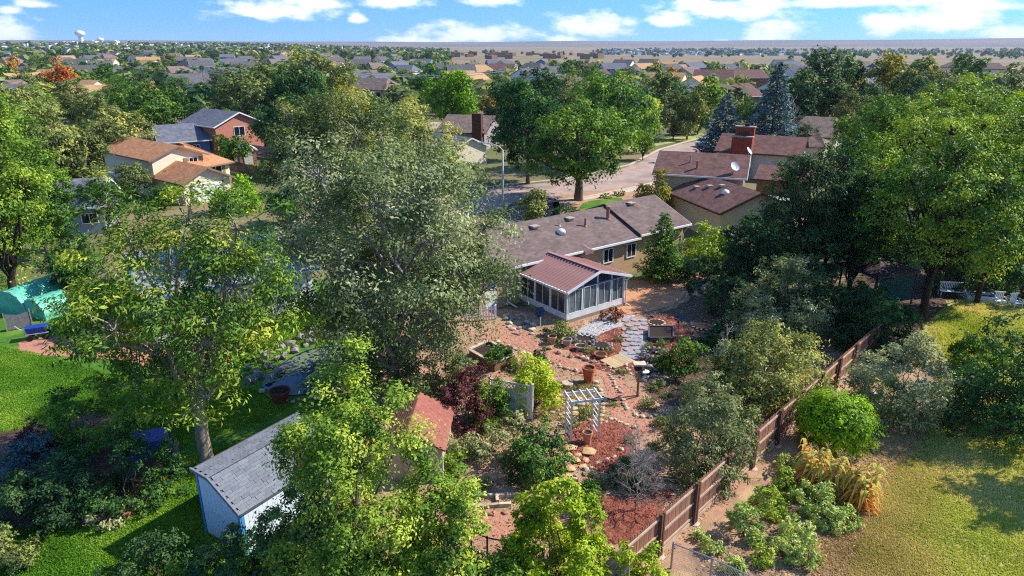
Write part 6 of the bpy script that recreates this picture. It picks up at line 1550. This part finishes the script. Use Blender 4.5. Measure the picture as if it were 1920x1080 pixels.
# garden shrubs
plant_px('sage_shrub', 'grey green willow shrub at top of the back garden', S, 1455, 640, 488, 78, 'sage', 151, crown=0.96, stems=5, lobes=22, subs=16, lai=4.2, nmax=24000, tint=(0.4, 0.25), aspect=0.35, size=0.18)
plant_px('willow_shrub', 'yellow green shrub beside the fence', S, 1440, 750, 585, 92, 'olive', 152, crown=0.96, stems=5, lobes=28, subs=16, lai=4.8, nmax=38000, tint=(0.68, 0.3), yellow=0.15, aspect=0.32, size=0.17)
plant_px('sage_shrub', 'grey green shrub beside the fence below the willow shrub', S, 1318, 880, 712, 78, 'sage', 153, crown=0.96, stems=5, lobes=22, subs=16, lai=4.2, nmax=26000, tint=(0.25, 0.25), aspect=0.32, size=0.14)
plant_px('green_shrub', 'small green shrub between grey shrub and fence', S, 1395, 830, 760, 40, 'olive', 154, crown=0.96, stems=4, lobes=14, lai=4.2, nmax=10000, size=0.13)
plant_px('round_shrub', 'round dark green shrub standing on the open dirt', S, 1010, 888, 782, 54, 'deep', 155, crown=0.98, stems=4, lobes=22, subs=18, lai=5.5, nmax=20000, size=0.11, tint=(0.45, 0.25), lobe_r=(0.32, 0.46))
plant_px('dark_bush', 'dark bush right of the bird feeder', S, 1280, 702, 630, 40, 'green', 156, crown=0.96, stems=4, lobes=14, lai=4.6, nmax=9000, size=0.14)
plant_px('lime_shrub', 'vivid lime green shrub beside the white vinyl panel', S, 1000, 765, 660, 42, 'lime', 157, crown=0.98, stems=4, lobes=20, subs=16, lai=5.5, nmax=16000, size=0.12, tint=(0.75, 0.25), lobe_r=(0.3, 0.44))
plant_px('feathery_shrub', 'feathery grey green shrub in front of the vinyl panel', S, 918, 795, 692, 38, 'bright', 158, crown=0.97, stems=4, lobes=16, lai=4, nmax=13000, size=0.13, aspect=0.3, tint=(0.35, 0.25))
plant_px('plum_shrub', 'dark red plum shrub beside the red roofed shed', S, 872, 805, 685, 45, 'plum', 159, crown=0.97, stems=4, lobes=18, lai=4.6, nmax=14000, size=0.12)
for i, (u, vb, vt, hw, lf, lb) in enumerate(((860, 862, 808, 40, 'sage', 'pale sage bush right of the red roofed shed'), (915, 850, 798, 40, 'sage', 'sage bush between shed and round dark shrub'), (845, 880, 835, 30, 'bright', 'low bright bush at foot of the tool shed'),
        (960, 800, 770, 30, 'sage', 'dry sage clump below the vinyl panel'), (1050, 632, 597, 28, 'olive', 'small glossy bush at the corner of sunroom'), (1146, 600, 572, 18, 'rust', 'brown grass clump against the sunroom'),
        (935, 690, 650, 30, 'green', 'green plant growing in the raised bed'), (1013, 690, 640, 12, 'dark', 'thin dark plant at the edge of path'), (1175, 905, 850, 34, 'dark', 'dark green shrub behind the bare grey shrub'), (1095, 945, 905, 32, 'green', 'green shrub above the lime shrub tree'),
        (1290, 780, 745, 26, 'sage', 'small grey plant under the grey green shrub'), (1370, 760, 640, 45, 'greygreen', 'grey twiggy shrub left of the willow shrub'))):
    plant_px('garden_bush', lb, S, u, vb, vt, hw, lf, 160 + i, crown=0.96, stems=4, lobes=12, subs=12, lai=4.2, nmax=7000)
b = P(1192, 958); make_bare('bare_shrub', 'grey leafless shrub beside the wooden fence', S, b.x, b.y, 3.5, 1.5, seed=181, n=34, depth=4, r0=0.018, up=1.3)
b = P(1355, 690); make_bare('bare_shrub', 'pale leafless sapling left of the willow shrub', S, b.x, b.y, 3.4, 0.9, seed=182, n=10, r0=0.03, up=1.5)
# right yard
b = P(1560, 838)
make_plant('clipped_bush', 'vivid green clipped round bush beside the fence', S, b.x, b.y, 2.75, 1.9, 1.8, crown=0.99, leaf='ball', size=0.1, aspect=0.6, lai=9, lobes=30, subs=40, shape='ball', seed=191, stems=4, tint=(0.45, 0.22), clump=0.13, nmax=40000)
plant_px('grey_bush', 'grey olive bush behind the clipped round bush', S, 1680, 778, 628, 82, 'sage', 192, crown=0.97, stems=4, lobes=22, subs=18, lai=6, nmax=36000, size=0.14, tint=(0.45, 0.3))
plant_px('big_shrub', 'large dark green shrub at the right edge', S, 1880, 810, 590, 90, 'deep', 193, crown=0.98, stems=5, lobes=28, subs=16, lai=4.6, nmax=32000, size=0.14, tint=(0.42, 0.25))
plant_px('big_shrub', 'green shrub left of the large right edge shrub', S, 1830, 700, 600, 45, 'green', 194, crown=0.98, stems=4, lobes=16, lai=4.4, nmax=12000, size=0.15, tint=(0.6, 0.2))
plant_px('yard_tree', 'leafy tree right of the right hand lawn', T, 2110, 905, 640, 120, 'green', 195, crown=0.75, lobes=18, lai=3.6, nmax=14000, size=0.2)
VEG = [(1475, 925, 880, 26), (1520, 955, 895, 34), (1548, 925, 880, 26), (1392, 1000, 940, 30), (1440, 965, 905, 30), (1495, 1015, 960, 30), (1545, 985, 938, 28), (1590, 985, 950, 20), (1472, 1045, 1000, 24), (1512, 1055, 1010, 24), (1335, 1035, 1008, 18), (1432, 1055, 1020, 18), (1372, 1068, 1040, 20), (1478, 880, 852, 22), (1310, 1010, 990, 12), (1420, 1020, 990, 16)]
VORD = ['leftmost'] + [o_ + ' from left' for o_ in 'second third fourth fifth sixth seventh eighth ninth tenth eleventh twelfth thirteenth fourteenth fifteenth sixteenth'.split()]
VU = sorted(q[0] + q[1] * 0.001 for q in VEG)
for i, (u, vb, vt, hw) in enumerate(VEG):
    plant_px('vegetable_plant', 'bushy green vegetable plant in the right hand bed, ' + VORD[VU.index(u + vb * 0.001)], 'vegetable plant', u, vb, vt, hw, 'veg' if i not in (0, 4, 11) else 'bright', 200 + i, crown=0.97, stems=4, lobes=12, subs=10, lai=4, nmax=5500, size=0.11, aspect=0.4, tint=(0.62 + 0.1 * (i % 3), 0.25), group='vegetable plants in the right hand bed')

def corn(x, y, h, seed):
    rng = random.Random(seed); g = np.random.default_rng(seed)
    root = empty('corn_stalk', (x, y, 0)); tag(root, 'drying yellow corn stalk behind the vegetable plants', 'corn stalk', 'corn stalks beside the right lawn')
    MB().tube([(0, 0, -0.03), (0.03, 0.02, h * 0.6), (0.05, 0.0, h)], [0.022, 0.018, 0.006], 6).build('stalk', mat('corn_stem', (186, 150, 84), rough=0.9), root)
    V = []; F = []; tn = []
    for k in range(15):
        z = h * rng.uniform(0.1, 0.92); a = rng.random() * 6.28; L = rng.uniform(0.5, 0.9); w = 0.085; d = Vector((math.cos(a), math.sin(a), 0)); s = Vector((-d.y, d.x, 0)); n0 = len(V)
        for q in range(6):
            t = q / 5; p = d * (L * 0.75 * t) + Vector((0, 0, z + L * (0.75 * t - 1.25 * t * t))); p.z = max(p.z, 0.03); ww = w * (1 - t * 0.9)
            V += [p + s * ww, p - s * ww]
        F += [(n0 + 2 * q, n0 + 2 * q + 1, n0 + 2 * q + 3, n0 + 2 * q + 2) for q in range(5)]
        tn += [min(1, max(0, 0.1 + 0.75 * z / h + rng.gauss(0, 0.15)))] * 12
    link(bpy.data.objects.new('leaves', np_mesh('leaves', np.array([tuple(v) for v in V]), np.array(F), LEAF['corn'], np.array(tn))), root)
    m = MB()
    for k in range(7):
        a = rng.random() * 6.28; m.tube([(0.05, 0, h - 0.05), (0.05 + 0.1 * math.cos(a), 0.1 * math.sin(a), h + 0.14), (0.05 + 0.17 * math.cos(a), 0.17 * math.sin(a), h + 0.17)], 0.008, 3)
    m.build('tassel', mat('tassel', (206, 176, 116), rough=0.95), root)
rng = random.Random(77)
for k in range(52):
    u = rng.uniform(1500, 1630); v = 893 + (u - 1500) * 0.44 + rng.uniform(-12, 18); p = P(u, v); corn(p.x, p.y, rng.uniform(1.1, 1.75), 300 + k)

# ------------------------------------------------------------------ tree belt of the middle distance
MIDK = {'green': 'mid green', 'olive': 'olive', 'deep': 'deep green', 'bright': 'bright green', 'dark': 'dark green'}
MIDP = {}
ORD = ['leftmost', 'second from left', 'third from left', 'fourth from left', 'fifth from left', 'sixth from left', 'seventh from left', 'eighth from left', 'ninth from left', 'tenth from left', 'eleventh from left', 'twelfth from left', 'thirteenth from left', 'fourteenth from left']
def belt_tree(u, vb, vt, hw, k, where, seed):
    b = P(u, vb); h = height_at(b.y, vt); zc = b.y * cP + (CAM_H - h * 0.5) * sP; r = hw / FPX * zc * 1.1; rg_ = random.Random(seed)
    key = (k, seed % 2)
    if key not in MIDP:
        o = make_plant('belt_tree', '', T, 0, 0, 12.0, 5.0, crown=0.95, leaf=k, seed=500 + len(MIDP), size=0.4, aspect=0.5, lai=4.4, lobes=24, subs=14, nmax=7500, twigs=0.3, bark=BARK_DARK); MIDP[key] = o
    else: o = copy_tree(MIDP[key])
    tag(o, f'{MIDK[k]} tree {where}', T, 'trees of the middle distance')
    o.location = b; o.scale = (r / 5, r / 5, h / 12); o.rotation_euler = (0, 0, rg_.random() * 6.28)
BELT = [
    ('behind the large right hand tree', [(1590, 330, 190, 50, 'bright'), (1625, 440, 240, 60, 'bright'), (1860, 400, 165, 80, 'bright'), (1935, 420, 150, 70, 'green'), (1770, 480, 250, 75, 'green'), (1905, 520, 300, 70, 'deep'), (1840, 530, 350, 60, 'deep'), (1650, 330, 170, 55, 'bright')]),
    ('in the dark thicket beside the pine', [(1605, 500, 320, 60, 'dark'), (1560, 430, 250, 48, 'deep'), (1660, 545, 380, 60, 'dark'), (1545, 500, 330, 45, 'dark'), (1445, 510, 410, 36, 'dark')]),
    ('on the right hand skyline', [(1590, 280, 165, 40, 'olive'), (1740, 300, 128, 50, 'olive'), (1880, 280, 118, 60, 'olive'), (1500, 300, 225, 30, 'dark'), (1615, 250, 140, 35, 'dark'), (1780, 250, 125, 45, 'green'), (1930, 240, 120, 40, 'green'), (1690, 260, 118, 40, 'dark')]),
    ('at the upper left', [(60, 420, 235, 60, 'green'), (195, 300, 170, 42, 'olive'), (255, 250, 155, 36, 'green'), (0, 255, 148, 52, 'green'), (80, 262, 150, 42, 'bright'), (145, 240, 145, 40, 'olive'), (225, 215, 140, 34, 'green'), (20, 330, 190, 60, 'olive')]),
    ('behind the big grey green tree', [(500, 282, 190, 42, 'dark'), (520, 240, 118, 42, 'olive'), (620, 292, 170, 44, 'deep'), (700, 302, 190, 44, 'olive'), (585, 365, 240, 55, 'deep'), (640, 425, 280, 65, 'deep'), (770, 335, 185, 44, 'olive'), (640, 250, 110, 45, 'olive'), (430, 232, 128, 36, 'dark'), (380, 264, 190, 24, 'deep'), (545, 420, 330, 45, 'deep')]),
    ('behind the street trees', [(930, 240, 155, 30, 'dark'), (1010, 252, 130, 42, 'deep'), (1062, 232, 138, 42, 'olive'), (1172, 240, 138, 42, 'bright'), (960, 300, 195, 38, 'deep'), (1120, 225, 135, 36, 'deep'), (1402, 242, 175, 26, 'green'), (1308, 252, 190, 26, 'green'), (1215, 222, 140, 34, 'olive'), (1265, 210, 140, 30, 'green'), (1150, 300, 200, 40, 'bright'), (1262, 262, 195, 26, 'olive'), (1205, 300, 235, 22, 'bright')]),
    ('between the far roofs', [(330, 192, 135, 30, 'green'), (425, 182, 124, 32, 'olive'), (462, 202, 130, 34, 'deep'), (692, 192, 140, 30, 'olive'), (742, 204, 150, 28, 'green'), (792, 190, 140, 26, 'deep'), (60, 200, 130, 36, 'olive'), (180, 196, 130, 32, 'green'), (262, 190, 134, 30, 'deep'), (1036, 200, 140, 32, 'olive'), (1102, 190, 130, 30, 'deep'), (1242, 186, 130, 28, 'green'), (1182, 180, 124, 28, 'olive'), (300, 168, 122, 26, 'olive'), (500, 176, 120, 30, 'green'), (760, 168, 128, 24, 'olive'), (990, 170, 128, 24, 'green')]),
    ('left behind the ash tree', [(200, 430, 325, 45, 'dark'), (120, 470, 330, 45, 'deep'), (150, 560, 440, 55, 'deep'), (250, 600, 500, 50, 'dark'), (258, 378, 302, 36, 'olive'), (310, 392, 338, 30, 'green')]),
]
_k = 0
for where, lst in BELT:
    for (u, vb, vt, hw, k) in lst:
        same = sorted(q[0] for q in lst if q[4] == k); belt_tree(u, vb, vt, hw, k, where + (', ' + ORD[same.index(u)] + ' of its kind' if len(same) > 1 else ''), _k); _k += 1

# ------------------------------------------------------------------ grass blades, litter
def in_poly(x, y, poly):
    r = np.zeros(len(x), bool); k = len(poly)
    for i in range(k):
        x1, y1 = poly[i]; x2, y2 = poly[(i + 1) % k]
        if y1 == y2: continue
        r ^= ((y1 > y) != (y2 > y)) & (x < (x2 - x1) * (y - y1) / (y2 - y1) + x1)
    return r
def grass(name, label, poly, n, leaf, hgt, seed, z=0.01, w=0.03, spread=0.0):
    g = np.random.default_rng(seed); xs = [p[0] for p in poly]; ys = [p[1] for p in poly]
    x = g.uniform(min(xs), max(xs), n * 3); y = g.uniform(min(ys), max(ys), n * 3); k = in_poly(x, y, [(p[0], p[1]) for p in poly]); x, y = x[k][:n], y[k][:n]; n = len(x); x = x + g.normal(0, 1, n) * spread; y = y + g.normal(0, 1, n) * spread
    base = np.stack([x, y, np.full(n, z)], 1); a = g.uniform(0, 6.283, n); s = np.stack([np.cos(a), np.sin(a), np.zeros(n)], 1) * w
    tip = base + np.stack([g.normal(0, 0.5, n), g.normal(0, 0.5, n), np.ones(n)], 1) * (hgt * g.uniform(0.6, 1.3, n))[:, None]
    V = np.stack([base - s, base + s, tip], 1).reshape(-1, 3); F = np.arange(n * 3).reshape(-1, 3)
    patchy = 0.5 + 0.2 * np.sin(x * 1.3 + 2 * np.sin(y * 0.9)) * np.cos(y * 1.1) + 0.2 * np.sin(x * 0.45 + 1.5 * np.sin(y * 0.6) + seed) + g.normal(0, 0.08, n)
    o = link(bpy.data.objects.new(name, np_mesh(name, V, F, LEAF[leaf], np.repeat(np.clip(patchy, 0, 1), 3)))); tag(o, label, 'grass', kind='stuff')
grass('lawn_grass', 'short green lawn grass around the white shed', px((-60, 1090), (430, 1090), (420, 900), (560, 800), (330, 860), (170, 985), (60, 985), (-60, 1010)), 45000, 'grass', 0.06, 1)
grass('lawn_grass', 'short green lawn grass at the left edge', px((-60, 830), (60, 800), (180, 770), (330, 840), (500, 790), (540, 760), (480, 730), (200, 700), (60, 660), (-60, 640)), 50000, 'grass', 0.06, 2)
grass('lawn_grass', 'bright green lawn strip beyond the pond', px((440, 690), (640, 620), (650, 555), (560, 560), (480, 620)), 28000, 'grass', 0.08, 3, w=0.04)
grass('lawn_grass', 'yellowish lawn grass in the right hand yard', px((1580, 1090), (1640, 960), (1680, 880), (1760, 790), (1800, 720), (2080, 690), (2280, 1080)), 105000, 'grassdry', 0.06, 4)
grass('lawn_grass', 'yellow green tall grass beyond the right shrubs', px((1730, 640), (1765, 585), (1800, 565), (1930, 580), (1960, 640), (1800, 690)), 30000, 'grassdry', 0.16, 5, w=0.05)
LEAF['straw'] = leaf_mat('leaf_straw', (170, 150, 92), (198, 174, 118), (214, 196, 140), trans=0.3)
grass('dry_grass', 'dry straw coloured grass along the edge of the right lawn', px((1500, 1090), (1580, 980), (1640, 890), (1700, 830), (1760, 800), (1740, 840), (1720, 920), (1700, 1000), (1740, 1090)), 50000, 'straw', 0.06, 6, spread=0.8)
def litter(name, label, poly, n, m, size, seed, flat=0.4, z=0.02):
    g = np.random.default_rng(seed); xs = [p[0] for p in poly]; ys = [p[1] for p in poly]
    x = g.uniform(min(xs), max(xs), n * 3); y = g.uniform(min(ys), max(ys), n * 3); k = in_poly(x, y, [(p[0], p[1]) for p in poly]); x, y = x[k][:n], y[k][:n]; n = len(x)
    c = np.stack([x, y, np.full(n, z)], 1); s = size * g.uniform(0.4, 1.5, n)[:, None]; a = g.uniform(0, 6.28, n)
    e1 = np.stack([np.cos(a), np.sin(a), g.normal(0, .2, n)], 1); e2 = np.stack([-np.sin(a), np.cos(a), g.normal(0, .2, n)], 1) * 0.7; up = np.array([0, 0, 1.0]) * flat
    V = np.stack([c - e1 * s - e2 * s, c + e1 * s - e2 * s, c + e1 * s + e2 * s, c - e1 * s + e2 * s, c + up * s * 1.4], 1).reshape(-1, 3)
    b = np.arange(n)[:, None] * 5; F = np.concatenate([b + np.array([0, 1, 4]), b + np.array([1, 2, 4]), b + np.array([2, 3, 4]), b + np.array([3, 0, 4])])
    o = link(bpy.data.objects.new(name, np_mesh(name, V, F, m))); tag(o, label, 'litter', kind='stuff')
gp = [(-5.0, 16), (3, 16.5), (20, 36), (13, 45), (8, 44), (3.5, 40.5), (-2, 41), (-4.6, 32)]
litter('pebbles', 'small pale pebbles and chips over the garden soil', gp, 6000, STONE, 0.035, 1, flat=0.6)
litter('wood_chips', 'red bark chips over the garden beds', gp, 5000, mat('bark_chip', (140, 78, 60), (100, 56, 46), scale=3), 0.045, 2, flat=0.2)
litter('clods', 'brown clods and litter on the soil beside the fence', [(4.2, 16.5), (20.5, 35), (22, 35), (17, 27), (12, 18), (10, 16)], 6000, mat('clod', (150, 116, 90), (108, 82, 64), scale=3), 0.05, 3, flat=0.5)
litter('dry_leaves', 'fallen tan leaves scattered over the dirt', [(4.2, 16.5), (20.5, 35), (22, 35), (17, 27), (12, 18), (10, 16)], 3000, mat('dry_leaf', (206, 172, 120), (176, 132, 86), scale=3), 0.04, 4, flat=0.15)
for poly, sd in (((1130, 935), (1200, 930), (1260, 920), (1240, 960), (1190, 1010), (1150, 1020), (1120, 980)), 5), (((1060, 815), (1110, 790), (1160, 788), (1190, 812), (1180, 850), (1190, 880), (1150, 890), (1080, 870)), 6):
    litter('red_rock_mulch', 'red lava rock mulch', px(*poly), 2500, mat('lava_rock', (166, 96, 74), (116, 62, 50), scale=4), 0.05, sd, flat=0.7, z=0.03)

LEAF['weed'] = leaf_mat('leaf_weed', (120, 122, 70), (158, 148, 90), (196, 180, 120), trans=0.3)
grass('weeds', 'dry weeds and sparse grass over the garden soil', gp, 9000, 'weed', 0.09, 7, z=0.02, w=0.02)
grass('weeds', 'green weeds around the flagstones by the arbor', px((1010, 720), (1120, 715), (1140, 790), (1010, 790)), 3500, 'weed', 0.12, 8, z=0.02, w=0.025)
rg2 = random.Random(91); tuft = None
TUFTS = [(1180, 620), (1160, 640), (1105, 660), (1140, 662), (1215, 655), (1240, 650), (1255, 690), (1165, 700), (1215, 700), (1230, 730), (1250, 745), (1215, 765), (1150, 760), (1040, 730), (1080, 735), (1020, 705), (975, 700), (950, 870), (985, 920), (900, 920), (1050, 920), (1120, 910), (1180, 830), (1230, 840), (1240, 800), (1100, 780), (1070, 800), (930, 830), (1260, 900), (1290, 880)]
LMK = [(1190, 640, 'the slab path'), (1195, 742, 'the bird feeder'), (1095, 828, 'the arbor'), (1064, 724, 'the round stone disc'), (1010, 880, 'the round dark shrub'), (905, 945, 'the timber edging'), (1192, 955, 'the bare grey shrub'), (945, 690, 'the raised bed'), (1290, 860, 'the grey green fence shrub')]
near_l = [min(LMK, key=lambda q: (q[0] - u) ** 2 + (q[1] - v) ** 2)[2] for u, v in TUFTS]
for i, (u, v) in enumerate(TUFTS):
    p = P(u, v)
    if tuft is None: tuft = make_plant('ground_plant', '', 'plant', 0, 0, 0.5, 0.38, crown=0.98, leaf='olive', seed=93, size=0.1, aspect=0.3, lai=3.2, lobes=9, subs=8, stems=3, nmax=500); o = tuft
    else: o = copy_tree(tuft)
    same = sorted(TUFTS[q_][0] * 10000 + TUFTS[q_][1] for q_ in range(len(TUFTS)) if near_l[q_] == near_l[i])
    tag(o, 'small low plant near ' + near_l[i] + (', ' + ORD[same.index(u * 10000 + v)] if len(same) > 1 else ''), 'plant', 'low plants in the garden beds'); q = rg2.uniform(0.6, 1.3); o.location = p; o.scale = (q, q, q * rg2.uniform(0.6, 1.2)); o.rotation_euler = (0, 0, rg2.random() * 6)
# ------------------------------------------------------------------ trees of the town
tp = []
kinds = [('green', 'mid green'), ('olive', 'olive'), ('deep', 'deep green'), ('yellow', 'yellow'), ('bright', 'bright green'), ('dark', 'dark green'), ('gold', 'golden')]
for i, (k, nm) in enumerate(kinds):
    t = make_plant('town_tree', f'{nm} tree among the far houses', T, 0, 0, 9.0, 3.8, crown=0.9, leaf=k, seed=400 + i, size=0.75, aspect=0.6, lai=4.5, lobes=14, subs=10, nmax=1500, twigs=0.0, group='trees of the far town')
    tp.append(t)
rng = random.Random(5); used = set(); wt_ = [0, 0, 1, 1, 2, 2, 4, 5, 5, 3, 0, 1, 6]
cnt = 0
for _ in range(9000):
    if cnt >= 290: break
    a = rng.uniform(-0.68, 0.66); r = 165 * (6.0 ** rng.random())
    lim = 950 if a < -0.15 else 480
    if r > lim: continue
    x, y = r * math.sin(a), r * math.cos(a)
    if any((x - p) ** 2 + (y - q) ** 2 < (9 + r * 0.008) ** 2 for p, q in placed): continue
    # keep the sight line to the named middle houses open
    i = rng.choice(wt_); s = rng.uniform(0.55, 1.15) * (0.8 if r < 320 else 1.0)
    if i not in used: o = tp[i]; used.add(i)
    else: o = copy_tree(tp[i])
    o.location = (x, y, terrain(x, y)); o.scale = (s * rng.uniform(0.85, 1.25), s * rng.uniform(0.85, 1.25), s); o.rotation_euler = (0, 0, rng.random() * 6.28); cnt += 1; o['label'] = kinds[i][1] + (' small' if s < 0.8 else ' large') + ' tree ' + sector(x, y)
    placed.append((x, y))
def far_trees(name, label, n, fr, leaf, seed, q=20, hh=(5, 10), clus=1):
    g = np.random.default_rng(seed); P_ = []
    while len(P_) < n:
        a, r = fr(g); cx_, cy_ = r * math.sin(a), r * math.cos(a)
        for _ in range(int(g.integers(1, clus + 1))):
            x, y = cx_ + g.normal(0, 14 * clus ** 0.5), cy_ + g.normal(0, 8 * clus ** 0.5); P_.append((x, y, terrain(x, y), g.uniform(*hh)))
    P_ = P_[:n]
    P_ = np.array(P_); k = np.repeat(np.arange(n), q); m = len(k); h = P_[k, 3]
    d = unit(g.normal(size=(m, 3))); pos = np.stack([P_[k, 0], P_[k, 1], P_[k, 2] + h * 0.5], 1) + d * (h * 0.5)[:, None] * np.array([0.95, 0.95, 0.9]) * g.uniform(.5, 1, (m, 1))
    nrm = unit(d + np.array([0, 0, 0.5]) + g.normal(size=(m, 3)) * .4); tan = unit(np.cross(nrm, g.normal(size=(m, 3)))); L = h * g.uniform(0.4, 0.7, m) * (26 / q) ** 0.6
    V, F = leaves_arrays(pos - tan * (L * .5)[:, None], nrm, tan, L, L * .8); tin = np.clip(0.45 + g.normal(0, .2, n)[k] + g.normal(0, .1, m), 0, 1)
    o = link(bpy.data.objects.new(name, np_mesh(name, V, F, LEAF[leaf], np.repeat(tin, 4)))); tag(o, label, 'trees', kind='stuff')
far_trees('far_woods', 'mass of olive trees over the left rise', 900, lambda g: (g.uniform(-0.68, -0.1), 800 + 1700 * g.random() ** 1.3), 'olive', 1)
far_trees('far_woods', 'mass of dark trees over the left rise', 900, lambda g: (g.uniform(-0.68, -0.1), 800 + 1700 * g.random() ** 1.3), 'dark', 2)
far_trees('far_woods', 'line of dark trees beyond the dry field', 60, lambda g: (g.uniform(-0.2, 0.66), g.uniform(900, 1600)), 'dark', 3, clus=6, hh=(3, 9))
far_trees('far_woods', 'blue green woods below the far ridge', 700, lambda g: (g.uniform(0.12, 0.68), 1900 + 1700 * g.random()), 'dark', 4, hh=(6, 13), clus=12)
far_trees('far_woods', 'scrub trees at the near edge of the dry field', 90, lambda g: (g.uniform(-0.05, 0.66), g.uniform(480, 640)), 'olive', 5, hh=(3, 6))

far_trees('far_woods', 'deep green treetops between the houses of the left town', 260, lambda g: (g.uniform(-0.68, -0.08), 180 * 4.4 ** g.random()), 'deep', 6, q=80, hh=(4, 9))
far_trees('far_woods', 'olive treetops between the houses of the left town', 260, lambda g: (g.uniform(-0.68, -0.08), 180 * 4.4 ** g.random()), 'olive', 7, q=80, hh=(4, 9))
far_trees('far_woods', 'treetops between the houses right of centre', 170, lambda g: (g.uniform(-0.08, 0.64), 170 * 2.9 ** g.random()), 'olive', 8, q=80, hh=(4, 9))
# ------------------------------------------------------------------ air
HAZE = True
if HAZE:
    hm = bpy.data.materials.new('haze'); hm.use_nodes = True; n = hm.node_tree.nodes; n.clear()
    out = n.new('ShaderNodeOutputMaterial'); pv = n.new('ShaderNodeVolumePrincipled'); pv.inputs['Color'].default_value = (0.72, 0.84, 1.0, 1); pv.inputs['Density'].default_value = 0.00007; pv.inputs['Anisotropy'].default_value = 0.1
    hm.node_tree.links.new(pv.outputs[0], out.inputs['Volume'])
    hz_ = MB().box((0, 0, 60), (18400, 18400, 180)).build('haze', hm); tag(hz_, 'thin blue air over the far plain', 'haze', kind='stuff')
